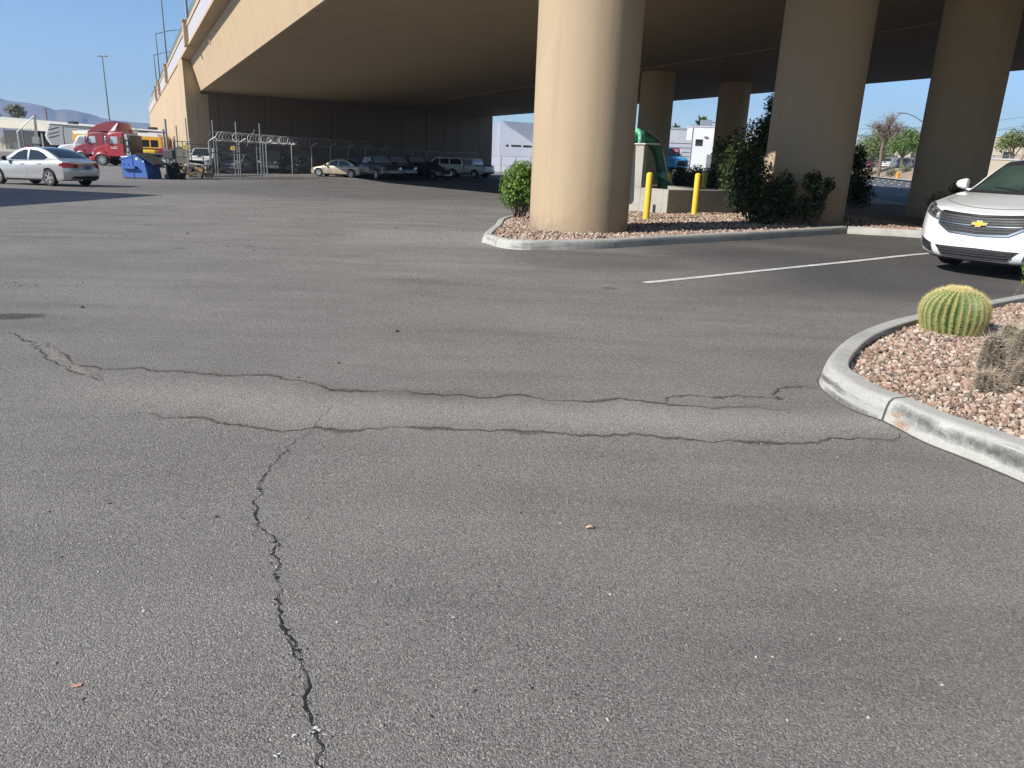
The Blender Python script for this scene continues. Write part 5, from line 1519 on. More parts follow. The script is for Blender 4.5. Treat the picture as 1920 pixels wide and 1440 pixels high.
# ---------------------------------------------------------------- pickups and utility vehicles under the bridge
def suv(label, pm, kind='suv', group=None, glass=None, cat='car', trim=None):
    L = 5.1 if kind == 'suv' else 5.6
    zt = [(0, .98), (.12, 1.04), (.5, 1.1), (1.3, 1.16), (1.6, 1.18), (L-.3, 1.16), (L, 1.1)]
    if kind == 'suv': rf = [(1.3, 1.16), (1.55, 1.3), (2.05, 1.74), (2.3, 1.83), (2.8, 1.86), (4.4, 1.86), (4.75, 1.78), (4.98, 1.2)]
    elif kind == 'pickup': rf = [(1.35, 1.16), (1.6, 1.32), (2.1, 1.74), (2.35, 1.82), (2.7, 1.84), (3.3, 1.82), (3.45, 1.74), (3.62, 1.18)]
    else: rf = [(1.35, 1.16), (1.6, 1.32), (2.1, 1.74), (2.35, 1.82), (2.7, 1.84), (3.9, 1.82), (4.05, 1.74), (4.2, 1.18)]
    c = Car('pickup_truck' if kind != 'suv' else 'sport_utility_vehicle', label, cat, L=L, W=1.95, paint=pm, ztop=zt, zbot=[(0, .42), (.5, .36), (L-.6, .4), (L, .5)], A=.22, n=4, B=.14, m=5, crown=.04,
            ring=[(0, .06, .04, .95), (.2, .0, 0, .99), (.5, .0, .01, 1), (.8, .02, .02, .99), (.93, .04, .03, .975), (1, .08, .06, .95)],
            wx=(.95, L-1.2), wr=.39, ww=.26, belt=1.17, zr=1.86, yr=.72, roof=rf, bowf=.1, bowr=.03, rcrown=.03, inset=.02)
    if group: c.root['group'] = group
    c.body(); c.cabin()
    e = rf[-1][0]
    c.glass_top(1.5, 2.2, .9, 'windscreen', glass); c.glass_top(rf[-2][0]+.01, e-.08, .86, 'rear_window', glass)
    for s in (-1, 1):
        c.sidewin([(1.75, 1.24), (2.55, 1.24), (2.55, 1.72), (2.15, 1.68)], s, mat=glass)
        if kind == 'suv':
            c.sidewin([(2.65, 1.24), (3.5, 1.24), (3.5, 1.73), (2.65, 1.73)], s, mat=glass); c.sidewin([(3.62, 1.24), (4.75, 1.24), (4.6, 1.72), (3.62, 1.73)], s, mat=glass)
        else: c.sidewin([(2.65, 1.24), (rf[-2][0]-.05, 1.24), (rf[-2][0]-.1, 1.7), (2.65, 1.71)], s, mat=glass)
        c.door(1.5, 2.58, s); c.door(2.62, 3.4, s, kind == 'suv'); c.mirror(1.7, 1.3, s, M['blackplastic'])
        c.lamp('headlight', M['clearlens'], c.front, [(s*.6, .7), (s*.98, .7), (s*.98, .92), (s*.6, .92)])
        c.lamp('tail_light', M['redlens'], c.rear, [(s*.78, .5), (s*.985, .5), (s*.985, .95), (s*.8, .95)])
        c.part('sill', trim or M['blackplastic'], [(c.side(s), [(1.4, .0), (L-1.7, .0), (L-1.7, .12), (1.4, .12)], dict(off=.01, nu=6, nv=1))])
    c.part('grille', M['blackplastic'], [(c.front, [(-.55, .6), (.55, .6), (.55, .92), (-.55, .92)], {})])
    c.part('bumper', M['chrome'], [(c.front, [(-.97, .1), (.97, .1), (.97, .38), (-.97, .38)], dict(off=.05, thick=.06))])
    c.part('rear_bumper', M['chrome'], [(c.rear, [(-.95, .02), (.95, .02), (.95, .25), (-.95, .25)], dict(off=.06, thick=.07))])
    c.part('number_plate', M['plate'], [(c.rear, [(-.2, .4), (.2, .4), (.2, .6), (-.2, .6)], {})])
    if kind != 'suv':
        mb = MB(); a = rf[-1][0]+.1
        mb.box((a, -.78, 1.14), (L-.2, .78, 1.235)); mb.build('cargo_bed', M['shadow'], c.root)
    return c
def at_px(c, px, py, y, head, back=2.5):
    h = Vector((head[0], head[1], 0)).normalized(); p = PY(px, py, y); n = Vector((p.x, p.y, 0))+h*back
    set_on_ground(c.root, n.x, n.y, h)
dkblue = paint('dark_blue_paint', (.03, .04, .07), .25, .1, .05, 1); greypt = paint('grey_paint', (.2, .21, .22), .3, .4, .05, 1)
wv = M['whitepaintwork']; GP = 'vehicles parked in the shade under the overpass'
at_px(sedan('pale silver hatchback with sky coloured windscreen, behind the gold sedan in the shade', greypt, 4.6, 1.78, 1.5, group=GP, glass=M['bluepane'], detail=False), 655, 318, 66, (.55, -.8))
at_px(suv('dark blue pickup with bright wheel rim, first pickup right of the gold sedan', dkblue, 'pickup', GP, M['bluepane'], 'pickup'), 708, 322, 62, (.62, -.78))
at_px(suv('black pickup with chrome bumper between the dark blue pickup and the red pickup', M['blackpaint'], 'crew', GP, M['bluepane'], 'pickup'), 741, 321, 65, (.55, -.83))
at_px(suv('dark red pickup parked in shade left of the white utility vehicle', M['red'], 'pickup', GP, M['bluepane'], 'pickup'), 778, 320, 68, (.4, -.9))
at_px(sedan('low black sedan with green number plate in front of the white utility vehicle', M['blackpaint'], 4.8, 1.83, 1.42, group=GP, glass=M['glass'], detail=False), 802, 322, 66, (.75, -.66))
at_px(suv('white sport utility vehicle with dark windows, side on in the shade under the bridge', wv, 'suv', GP, M['glass'], 'car', wv), 826, 315, 76, (-1, .12))
at_px(suv('white pickup turned with its tailgate to the right, last in the shaded row', wv, 'crew', GP, M['bluepane'], 'pickup'), 872, 317, 76, (-.8, .5), 2.6)
# behind the chain link fence against the abutment
GF = 'vehicles parked behind the chain link fence'
at_px(suv('white boxy utility vehicle facing out behind the chain link fence', wv, 'suv', GF, M['glass'], 'car'), 380, 312, 61.5, (.15, -1), 1.5)
at_px(sedan('silver sedan facing out behind the sliding gate', silver, 4.6, 1.8, 1.45, group=GF, detail=False), 441, 312, 64, (-.05, -1), 1.5)
at_px(suv('black utility vehicle behind the fence right of the gate', M['blackpaint'], 'suv', GF, M['glass'], 'car'), 507, 312, 67, (.15, -1), 1.5)
at_px(sedan('dark sedan with glinting lamp behind the fence left of the gold sedan', dkblue, 4.7, 1.8, 1.45, group=GF, detail=False), 543, 313, 69, (-.2, -1), 1.5)

# ================================================================== DUMPSTER
def dumpster():
    t = thing('dumpster', 'blue steel dumpster with open black lids beside the gate posts', 'dumpster')
    bl = paint('dumpster_blue', (.026, .115, .4), .45, 0, .1, .1)
    # x: 0 (left, facing) .. 2.0 depth ; outline is its end view
    L, Wd = 2.0, 1.85
    end = [(.08, .12), (.08, 1.3), (.0, 1.36), (0, 1.44), (1.25, 1.8), (1.3, 1.74), (1.82, 1.35), (1.98, .12)]
    mb = MB(); mb.prism([Vector((x, 0, z)) for x, z in end], (0, Wd, 0)); mb.build('bin', bl, t)
    mb = MB(); mb.prism([Vector((-.03, -.03, 1.37)), Vector((-.03, -.03, 1.46)), Vector((1.26, -.03, 1.83)), Vector((1.26, -.03, 1.74))], (0, Wd+.06, 0)); mb.build('top_rim', bl, t)
    # seam ribs and the fork pocket on the end
    mb = MB(); mb.box((.9, -.035, .12), (.95, 0, 1.68)); mb.build('rib', bl, t)
    mb = MB()
    mb.prism([Vector((.16, 0, .98)), Vector((.16, 0, .8)), Vector((.16, -.28, .8)), Vector((.16, -.28, .98))], (1.05, 0, 0))
    for k in range(4): mb.prism([Vector((.16+k*.34, -.002, .98)), Vector((.24+k*.34, -.002, 1.13)), Vector((.32+k*.34, -.002, .98))], (0, -.05, 0)) if k < 3 else None
    mb.build('fork_pocket', bl, t)
    mb = MB(); mb.box((1.18, -.012, 1.42), (1.34, -.002, 1.58)); mb.build('sticker', surf('yellow_sticker', (.75, .72, .3), .6, var=.3, scale=20), t)
    mb = MB(); mb.box((.1, -.01, .1), (1.96, .01, .2)); mb.build('skirt', M['darksteel'], t)
    # black plastic lids hanging down the right-hand side
    for y in (.03, .95):
        mb = MB(); a = Vector((1.22, y, 1.86)); bvec = Vector((1.35, 0, -.78))
        mb.prism([a, a+Vector((0, .88, 0)), a+Vector((0, .88, 0))+bvec, a+bvec], (.03, 0, .05))
        for k in range(4): mb.prism([a+Vector((.03, .1+k*.2, .05)), a+Vector((.03, .18+k*.2, .05)), a+Vector((.03, .18+k*.2, .05))+bvec*.95, a+Vector((.03, .1+k*.2, .05))+bvec*.95], (.015, 0, .025))
        mb.build('lid', M['blackplastic'], t)
    for x in (.3, 1.7):
        for y in (.15, 1.7):
            mb = MB(); mb.lathe([(.09, 0), (.09, .06)], 12, Matrix.Translation((x, y, .09)) @ Matrix.Rotation(PI/2, 4, 'X')); mb.build('caster', M['rubber'], t)
    vbox('corner_lug', M['whitepaintwork'], (1.72, -.06, 1.28), (1.82, 0, 1.38), t, .01)
    return t
d = dumpster(); p = G(229, 334.5); q = G(283, 336)
ang = math.atan2((q-p).y, (q-p).x)-.26; d.location = (p.x, p.y, gz(p.x, p.y)-.06); d.rotation_euler = (0, 0, ang); sc_ = (q-p).length/2.0
d.scale = (sc_*1.02, sc_, sc_)

# ================================================================== FENCES
M['wire'] = surf('chain_wire', (.3, .31, .31), .5, metal=.4, var=.1)
M['razor'] = surf('razor_wire', (.33, .33, .33), .5, metal=.4, var=.1)
M['fencedark'] = surf('dull_pipe', (.2, .2, .2), .6, metal=.4, var=.15)
def chain(mb, a, b, h0, h1, pitch=.09, w=.006):
    """diamond wire between a and b from height h0 to h1"""
    d = b-a; d.z = 0; L = d.length; d.normalize(); H = h1-h0
    def pt(x, h): p = a+d*x; return Vector((p.x, p.y, lerp(a.z, b.z, x/L)+h0+h))
    n = int((L+H)/pitch)
    for k in range(n):
        x = k*pitch-H
        for sg in (1, -1):
            x0, h_0 = (x, 0) if sg > 0 else (x, H); x1, h_1 = x+H, H if sg > 0 else 0
            # clip to 0..L
            if x1 <= 0 or x0 >= L: continue
            if x0 < 0: h_0 += (h_1-h_0)*(-x0)/(x1-x0); x0 = 0
            if x1 > L: h_1 -= (h_1-h_0)*(x1-L)/(x1-x0); x1 = L
            mb.tube([pt(x0, h_0), pt(x1, h_1)], w/2, 3, caps=False)
def fence(label, pts, h, arms=None, post_r=.05, pitch=.11, rails=(1,), mat=None, w=.007, name='chain_link_fence', posts=True):
    o = thing(name, label, 'fence'); mat = mat or M['galv']
    mb = MB()
    for a, b in zip(pts, pts[1:]): chain(mb, a, b, .05, h, pitch, w)
    m = mb.build('mesh', M['wire'], o, fixn=False); m['kind'] = 'stuff'
    for r in rails:
        mb = MB(); mb.tube([p+Vector((0, 0, h*r)) for p in pts], .022, 6); mb.build('rail', mat, o)
    if posts:
        for p in pts:
            mb = MB(); path = [p+Vector((0, 0, -.1)), p+Vector((0, 0, h))]
            if arms: path += [p+Vector((0, 0, h))+arms*.35+Vector((0, 0, .12)), p+Vector((0, 0, h))+arms+Vector((0, 0, .3))]
            mb.tube(path, post_r, 8); mb.build('post', mat, o, smooth=50)
    return o
def gp(px, py): p = G(px, py); return Vector((p.x, p.y, gz(p.x, p.y)))
f1 = [gp(396.7, 335), gp(452.5, 333), gp(502, 331), gp(549, 328.5)]
dv = (f1[3]-f1[0]); ar = Vector((.55, -.1, 0))
# beyond the gold car the fence runs along the row of parked vehicles
e1 = Vector((-4.6, 83.5, 0)); a1 = f1[3]; n_ = 12
f2 = [Vector((lerp(a1.x, e1.x, k/n_), lerp(a1.y, e1.y, k/n_), 0)) for k in range(n_+1)]
for p in f2: p.z = gz(p.x, p.y)
fence('chain link fence with curled razor wire running past the gold sedan into the shade', f1+f2[1:], 2.35, ar, .05, .14, (1,))
rz = thing('razor_wire', 'coil of shiny razor wire lying along the top of the chain link fence', 'razor wire')
mb = MB()
run = [p+ar*.6+Vector((0, 0, 2.35+.36)) for p in f1+f2[1:5]]
cl = catmull(run, .5); L_ = 0; pts = []
tot = sum((cl[i+1]-cl[i]).length for i in range(len(cl)-1)); turns = int(tot/.4)
def along(u):
    s = u*tot; i = 0
    while i < len(cl)-2 and s > (cl[i+1]-cl[i]).length: s -= (cl[i+1]-cl[i]).length; i += 1
    dd = cl[i+1]-cl[i]; return cl[i]+dd*min(1, s/max(dd.length, 1e-6)), dd.normalized()
for k in range(turns*14+1):
    u = k/(turns*14); c, t = along(u); a = 2*PI*k/14; sd_ = Vector((-t.y, t.x, 0)).normalized()
    r = .29*(1+.08*mnoise.noise(Vector((k*.07, 2, 0)))); pts.append(c+sd_*math.cos(a)*r+Vector((0, 0, 1))*math.sin(a)*r+t*.04*math.sin(a))
mb.tube(pts, .013, 4); mb.build('coil', M['razor'], rz)
# sliding gate with tall posts and brace
gt = thing('sliding_gate', 'galvanised sliding gate of pipe and chain link before the fence', 'gate')
ga, gb_ = gp(362, 333.5), gp(498, 332); gd = gb_-ga
ga = ga+Vector((.25, -1.2, 0)); gb_ = gb_+Vector((.1, -1.2, 0))
for p in (ga, gb_): p.z = gz(p.x, p.y)
def gl(t, h): p = ga.lerp(gb_, t); return Vector((p.x, p.y, p.z+h))
for h in (.12, .55, 1.65, 2.15):
    mb = MB(); mb.tube([gl(0, h), gl(1, h)], .03, 6); mb.build('rail', M['fencedark'], gt)
for t in (0, .3, .62, .95, 1):
    mb = MB(); mb.tube([gl(t, .05), gl(t, 2.2)], .04, 6); mb.build('stile', M['galv'], gt)
mb = MB(); chain(mb, ga, gb_, .12, 2.1, .15, .006); m = mb.build('mesh', M['wire'], gt, fixn=False); m['kind'] = 'stuff'
mb = MB(); mb.tube([gl(.94, 3.3), gl(.78, 1.95)], .03, 6); mb.build('brace', M['galv'], gt)
for k, (px, top, lab) in enumerate(((364, 240, 'leftmost'), (412, 243, 'second'), (454, 246, 'third'), (497, 247, 'rightmost'))):
    b = gp(px, 332); b = b+Vector((0, -.6, 0)); b.z = gz(b.x, b.y)
    hh = 3.75
    mb = MB(); mb.tube([(0, 0, -.1), (0, 0, hh)], .045, 8); mb.tube([(.16, .05, -.1), (.16, .05, 2.5)], .04, 8)
    for h in (.4, 1.4, 2.3): mb.tube([(0, 0, h), (.16, .05, h)], .02, 6)
    o = mb.build('gate_post', M['galv'], None, smooth=50, loc=b)
    tag(o, 'tall thin doubled steel gate post, %s of the four in the sliding gate' % lab, 'post', 'tall posts of the sliding gate')
# posts, operator box and junk by the dumpster
def pole(px, py, h, r, label, cat='post', name='steel_post', mat=None, y=None):
    b = gp(px, py); mb = MB(); mb.tube([(0, 0, -.1), (0, 0, h)], r, 10)
    o = mb.build(name, mat or M['galv'], None, smooth=50, loc=b); tag(o, label, cat); return b
pb = pole(314.5, 335, 2.95, .06, 'pale steel post standing at the right end of the blue dumpster')
pole(319.5, 333.5, 3.6, .065, 'taller grey post rising behind the pale dumpster post')
pole(333, 331, 2.6, .05, 'short steel post beside the hanging brown scrap')
pole(338, 326, 3.4, .045, 'dark slim post in front of the sunlit bridge wing wall', mat=M['fencedark'])
ov = gp(322, 336)
o = thing('gate_operator', 'grey gate operator box on a bent white pipe by the dumpster', 'gate operator', ov)
mb = MB(); mb.tube([(0, 0, -.05), (.05, 0, .5), (.12, 0, 1.0), (0, 0, 1.25)], .06, 8); mb.build('stem', M['whitepaintwork'], o, smooth=50)
mb = MB(); mb.cbox((-.3, -.2, 1.2), (.3, .2, 1.75), .05); mb.build('box', M['darksteel'], o)
mb = MB()
for x in (-.22, .22): mb.lathe([(.12, 0), (.15, .03), (.15, .09), (.12, .12)], 14, Matrix.Translation((x, -.1, .15)) @ Matrix.Rotation(PI/2, 4, 'X'))
mb.build('roller', M['galv'], o)
def tyre_stack(px, py, n, label, r=.33):
    b = gp(px, py); t = thing('tyre_stack', label, 'tyres', b)
    rn = random.Random(px)
    for k in range(n):
        mb = MB(); x, y = rn.uniform(-.03, .03), rn.uniform(-.03, .03)
        mb.lathe([(r*.6, .02), (r*.95, .0), (r, .06), (r, .15), (r*.95, .2), (r*.6, .19), (r*.6, .02)], 20, Matrix.Translation((x, y, k*.2)), cap=False); mb.build('tyre', M['rubber'], t, smooth=40)
tyre_stack(327, 336, 5, 'stack of five dark tyres beside the dumpster posts', .36)
tyre_stack(335.5, 336.5, 2, 'two pale dusty tyres stacked by the scrap heap', .42)
b = gp(346, 334); jk = thing('scrap_heap', 'heap of brown scrap timber and metal inside the fence end', 'scrap', b)
rn = random.Random(5); jm = [surf('scrap_brown', (.16, .11, .06), .9, var=.4, scale=6), surf('scrap_dark', (.05, .045, .04), .8, var=.4, scale=6), surf('scrap_tan', (.35, .28, .17), .9, var=.3, scale=6)]
for k in range(22):
    mb = MB(); Mx = Matrix.Translation((rn.uniform(-.8, 1.3), rn.uniform(-.4, .7), .15+.75*rn.random()*rn.random()+.1*(k % 4))) @ Matrix.Rotation(rn.uniform(-.5, .5), 4, 'Y') @ Matrix.Rotation(rn.uniform(-1, 1), 4, 'Z')
    mb.cbox((-.5*rn.uniform(.5, 1.2), -.08, -.05), (.5*rn.uniform(.5, 1.2), .12, .08*rn.uniform(1, 2)), .015, Mx); mb.build('scrap_piece', jm[k % 3], jk)
b = gp(341, 329); o = thing('hanging_sheet', 'dull olive metal sheet leaning on the fence above the scrap heap', 'sheet', b)
mb = MB(); mb.prism([Vector((-.55, 0, .9)), Vector((.4, .05, .8)), Vector((.5, .1, 1.75)), Vector((-.1, .1, 2.0)), Vector((-.6, .05, 1.7))], (.02, .05, 0)); mb.build('panel', surf('olive_sheet', (.14, .13, .1), .8, var=.3, scale=4), o)
b = gp(384, 333); o = thing('concrete_post', 'tan concrete stub with a thin T shaped pipe at the foot of the gate', 'post', b)
mb = MB(); mb.lathe([(.3, 0), (.28, .3), (.2, .42), (.1, .45)], 14); mb.build('footing', M['pavement'], o, smooth=40)
mb = MB(); mb.tube([(0, 0, .4), (0, 0, 1.35), (-.42, 0, 1.38)], .06, 8); mb.build('pipe', M['galv'], o)
# back rails of the yard by the wing wall
ft = fence('dark pipe rail fence between the dumpster posts and the sliding gate', [gp(331, 331), gp(347, 330), gp(362, 329)], 2.3, None, .035, .15, (1, .8, .55), M['fencedark'], .005, 'pipe_fence')
def sign(px, py, y, w, h, label, col=(.6, .45, .05)):
    c = PY(px, py, y); o = thing('warning_sign', label, 'sign', c)
    mb = MB(); mb.cbox((-w/2, -.01, -h/2), (w/2, .01, h/2), .004); p = mb.build('panel', surf('sign_yellow', col, .6, var=.12, scale=6), o)
    for k, z in enumerate((.22, 0, -.22)):
        mb = MB(); ww = w*(.7, .55, .62)[k]; mb.box((-ww/2, -.016, h*z-h*.06), (ww/2, -.011, h*z+h*.06)); mb.build('lettering_band', M['darksteel'], p)
sign(436.5, 278, 52.2, .3, .24, 'small yellow warning sign on the sliding gate above the silver sedan')
sign(347, 275.5, 48.5, .28, .24, 'small yellow warning sign by the scrap heap in front of the bridge corner')
# ================================================================== PLANTS
LF = {
 'bright': [leafmat('bright_leaf', (.13, .24, .035)), leafmat('bright_leaf_light', (.2, .32, .06)), leafmat('bright_leaf_deep', (.06, .13, .025))],
 'dark': [leafmat('dark_leaf', (.035, .06, .02), .2, .35), leafmat('dark_leaf_light', (.07, .11, .03), .25, .35), leafmat('dark_leaf_deep', (.018, .034, .012), .2, .4)],
 'mesq': [leafmat('pale_leaf', (.19, .24, .08)), leafmat('pale_leaf_light', (.27, .3, .12)), leafmat('pale_leaf_deep', (.11, .14, .05))],
 'green': [leafmat('green_leaf', (.1, .2, .035)), leafmat('green_leaf_light', (.17, .28, .06)), leafmat('green_leaf_deep', (.05, .1, .02))],
 'dry': [leafmat('dry_twig', (.24, .18, .14), .1, .8), leafmat('dry_twig_light', (.33, .27, .22), .1, .8), leafmat('dry_twig_deep', (.14, .1, .08), .1, .8)],
 'grey': [leafmat('grey_leaf', (.2, .22, .13)), leafmat('grey_leaf_light', (.28, .29, .2)), leafmat('grey_leaf_deep', (.12, .13, .08))],
 'palm': [leafmat('palm_leaf', (.09, .13, .03), .2), leafmat('palm_leaf_light', (.17, .2, .06), .2), leafmat('palm_leaf_deep', (.16, .13, .06), .2)],
}
M['bark'] = surf('bark', (.16, .12, .085), .95, var=.35, scale=8, bs=.6, bscale=20)
M['palebark'] = surf('pale_bark', (.3, .25, .2), .95, var=.3, scale=6, bs=.5, bscale=16)
def leaves(mb, blobs, n, size, rnd, ratio=.45, shell=.45, droop=0.0, up=.35):
    tot = sum(b[2] for b in blobs)
    for b in blobs:
        c, r, wgt = Vector(b[0]), b[1], b[2]
        for _ in range(int(n*wgt/tot)):
            while True:
                d = Vector((rnd.uniform(-1, 1), rnd.uniform(-1, 1), rnd.uniform(-1, 1)))
                if .05 < d.length < 1: break
            k = rnd.random()**shell; q = d.normalized()
            bulge = 1+.22*mnoise.noise(q*2.3+c*.7)+.14*mnoise.noise(q*5+c)
            p = c+Vector((q.x*r[0], q.y*r[1], q.z*r[2]))*k*bulge
            nn = (q*.7+Vector((rnd.gauss(0, .6), rnd.gauss(0, .6), rnd.gauss(0, .6)+up))).normalized()
            t = nn.orthogonal().normalized(); a = rnd.random()*6.283
            t = (Matrix.Rotation(a, 3, nn) @ t); t = (t+Vector((0, 0, -droop))).normalized(); s = nn.cross(t)
            if s.length < 1e-4: continue
            s.normalize(); l = size*rnd.uniform(.6, 1.3); w = l*ratio*.5
            mb.add([p-t*l*.5, p+s*w-nn*l*.06, p+t*l*.5-nn*l*.12, p-s*w-nn*l*.06], [(0, 1, 2, 3)], rnd.choice((0, 0, 0, 1, 1, 2)))
def shrub(name, label, cat, base, blobs, n, size, kind, seed, stems=6, group=None, ratio=.5, stem_h=.5, shell=.45, barkm=None, sr=1.0):
    rnd = random.Random(seed); o = thing(name, label, cat, base, 0, group)
    mb = MB(); leaves(mb, blobs, n, size, rnd, ratio, shell); f = mb.build('foliage', LF[kind], o, fixn=False)
    mb = MB()
    for k in range(stems):
        b = rnd.choice(blobs); e = Vector(b[0])+Vector((rnd.uniform(-.6, .6)*b[1][0], rnd.uniform(-.6, .6)*b[1][1], rnd.uniform(-.2, .6)*b[1][2]))
        a = Vector((rnd.uniform(-.1, .1), rnd.uniform(-.1, .1), -.1)); m = a.lerp(e, .5)+Vector((rnd.gauss(0, .06), rnd.gauss(0, .06), 0))
        mb.tube([a, m, e], [.022*sr, .015*sr, .006*sr], 5)
    mb.build('stem', barkm or M['bark'], o, fixn=False); return o
def tree(name, label, base, trunk, tr, blobs, n, size, kind, seed, group=None, limbs=8, ratio=.4, shell=.6, barkm=None, droop=0.0, twigs=0):
    """trunk: list of points relative to base; blobs relative to base"""
    rnd = random.Random(seed); o = thing(name, label, 'tree', base, 0, group)
    mb = MB(); trunk = [Vector(p) for p in trunk]; k = len(trunk)
    mb.tube(trunk, [tr*(1-.55*i/(k-1)) for i in range(k)], 9); top = trunk[-1]
    ends = []
    for i in range(limbs):
        b = blobs[i % len(blobs)]; e = Vector(b[0])+Vector((rnd.uniform(-.6, .6)*b[1][0], rnd.uniform(-.6, .6)*b[1][1], rnd.uniform(-.3, .6)*b[1][2]))
        s = trunk[rnd.randrange(max(1, k-2), k)]; m = s.lerp(e, .5)+Vector((rnd.gauss(0, .1), rnd.gauss(0, .1), .12*(e-s).length))
        mb.tube([s, m, e], [tr*.42, tr*.25, tr*.07], 6); ends.append((m, e))
    for i in range(twigs):
        m, e = rnd.choice(ends); s = m.lerp(e, rnd.random()); d = (e-m).normalized()+Vector((rnd.gauss(0, .7), rnd.gauss(0, .7), rnd.gauss(.2, .5)))
        q = s+d.normalized()*rnd.uniform(.5, 1.3)*(blobs[0][1][0]*.4); mb.tube([s, s.lerp(q, .5)+Vector((rnd.gauss(0, .06), 0, .05)), q], [tr*.1, tr*.07, tr*.03], 4)
    mb.build('trunk', barkm or M['bark'], o, smooth=60, fixn=False)
    mb = MB(); leaves(mb, blobs, n, size, rnd, ratio, shell, droop); mb.build('crown', LF[kind], o, fixn=False)
    return o
def gzv(x, y, dz=.1): return Vector((x, y, gz(x, y)+dz))

# bright rounded bush left of the big column
b = G(968, 410, .1)
shrub('bush', 'bright green leafy bush lit by the sun just left of the big tan column', 'bush', gzv(b.x+.08, b.y), [((-.05, 0, .75), (.46, .45, .42), 3), ((.05, .05, 1.0), (.36, .36, .27), 2), ((-.2, -.1, .48), (.28, .3, .26), 1), ((.25, 0, .55), (.35, .35, .35), 1.4)], 5200, .06, 'bright', 11, 26, ratio=.7)
# dry skirt of twigs under it is part of the stems
# the dark mass left of the second column
D1 = G(1408, 421, .1)
shrub('shrub', 'large dark leafy shrub in front of the second column, right of the vault', 'shrub', gzv(D1.x, D1.y), [((-.02, .3, .85), (.55, .5, .75), 3), ((.25, -.1, .45), (.5, .42, .45), 2), ((-.3, .6, 1.2), (.4, .45, .75), 1.6), ((.6, -.1, .78), (.26, .26, .42), 1.2), ((-.12, .4, 1.3), (.36, .4, .4), 1.3)], 8200, .085, 'dark', 12, 16, ratio=.5)
D2 = PY(1388, 372, 21.5)
shrub('shrub', 'tall dark shrub with upright sprays behind the vault and below the far columns', 'shrub', gzv(D2.x, D2.y), [((0, 0, 1.3), (.75, .6, 1.1), 3), ((.4, 0, 2.1), (.5, .5, .6), 1.6), ((-.55, 0, 1.6), (.4, .4, .5), .9), ((.1, .1, .5), (.9, .7, .6), 1.5)], 5600, .1, 'dark', 13, 12, ratio=.45)
D3 = PY(1432, 360, 23.5)
tree('small_tree', 'slim dark tree whose leafy top shows against the sky left of the second column', gzv(D3.x, D3.y), [(0, 0, -.1), (.05, 0, 1.0), (-.05, .1, 2.0), (.1, .1, 2.9)], .07, [((.0, 0, 3.05), (.34, .36, .42), 2), ((-.12, 0, 2.45), (.34, .36, .36), 1.6), ((-.3, 0, 1.8), (.4, .4, .4), 1.6), ((.35, 0, 2.8), (.4, .4, .7), 1.5), ((-.45, 0, 1.3), (.5, .5, .45), 1.4)], 2600, .12, 'dark', 14, None, 9, .4, .7)
D4 = G(1516, 425, .1)
shrub('shrub', 'small leggy dark shrub standing against the foot of the second column', 'shrub', gzv(D4.x, D4.y), [((-.05, 0, .95), (.22, .22, .26), 2), ((.3, 0, .9), (.14, .14, .2), .8), ((-.1, 0, .4), (.42, .3, .3), 2.2), ((.1, 0, .65), (.22, .2, .2), 1), ((-.55, .1, .3), (.3, .25, .25), 1)], 2300, .085, 'dark', 15, 12, shell=.6)
D5 = PY(1603, 368, 26)
shrub('shrub', 'dark leafy shrub behind the right edge of the second column beside the street', 'shrub', gzv(D5.x, D5.y), [((.0, 0, .9), (.5, .5, .75), 3), ((-.15, 0, 1.6), (.35, .35, .5), 1.5), ((.2, 0, .45), (.5, .4, .45), 1.5)], 3600, .1, 'dark', 16, 9)
D6 = PY(1775, 380, 20.3)
shrub('shrub', 'faint wispy shrub in deep shade against the third column', 'shrub', gzv(D6.x, D6.y), [((-.1, 0, .5), (.5, .3, .25), 1.2), ((.2, 0, .8), (.25, .25, .25), .8)], 500, .08, 'dark', 17, 9, shell=.7)
for k, (px, y, h, sd_) in enumerate(((1268, 32, 1.25, 31), (1298, 33, 1.2, 32), (1330, 31.5, 1.3, 33))):
    q = PY(px, 352, y)
    shrub('shrub', ('black looking shrub behind the vault under the blue truck', 'black looking shrub behind the vault in the middle of the dark row', 'black looking shrub behind the vault at the right end of the dark row')[k], 'shrub', gzv(q.x, q.y), [((0, 0, .6), (.6, .5, .6), 2), ((.15, 0, 1.0), (.4, .4, h-.85), 1)], 1500, .11, 'dark', sd_, 6)
# stray leaf spray at the right edge below the white car
q = P(1934, 505, .35)
shrub('weed', 'small yellow green weed at the right edge in front of the white car', 'weed', Vector((q.x, q.y, .1)), [((0, 0, .22), (.1, .1, .16), 1)], 90, .07, 'bright', 41, 5, ratio=.35, sr=.2)

# ------------------------------------------------------------------ cacti
M['cactus'] = surf('cactus_skin', (.08, .16, .045), .55, var=.3, scale=9, bs=.2, bscale=60)
M['spine'] = surf('yellow_spine', (.58, .49, .2), .6, var=.2, scale=40)
M['wool'] = surf('cactus_wool', (.5, .42, .22), .9, var=.2, scale=30)
M['palespine'] = surf('pale_spine', (.46, .38, .28), .7, var=.3, scale=40)
M['greyspine'] = surf('grey_spine', (.2, .15, .11), .7, var=.3, scale=40)
def spine(mb, p, d, l, w, mi=0):
    d = d.normalized(); s = d.orthogonal().normalized(); t = d.cross(s)
    mb.add([p+s*w, p-s*w*.5+t*w*.86, p-s*w*.5-t*w*.86, p+d*l], [(0, 1, 3), (1, 2, 3), (2, 0, 3)], mi)
CB = G(1787, 628, .1); rb, hb_ = .208, .372
bar = thing('barrel_cactus', 'round golden barrel cactus with rows of yellow spines on the gravel island', 'cactus', Vector((CB.x+.045, CB.y+.12, .07)))
NR = 28; rows = []; rnd = random.Random(21)
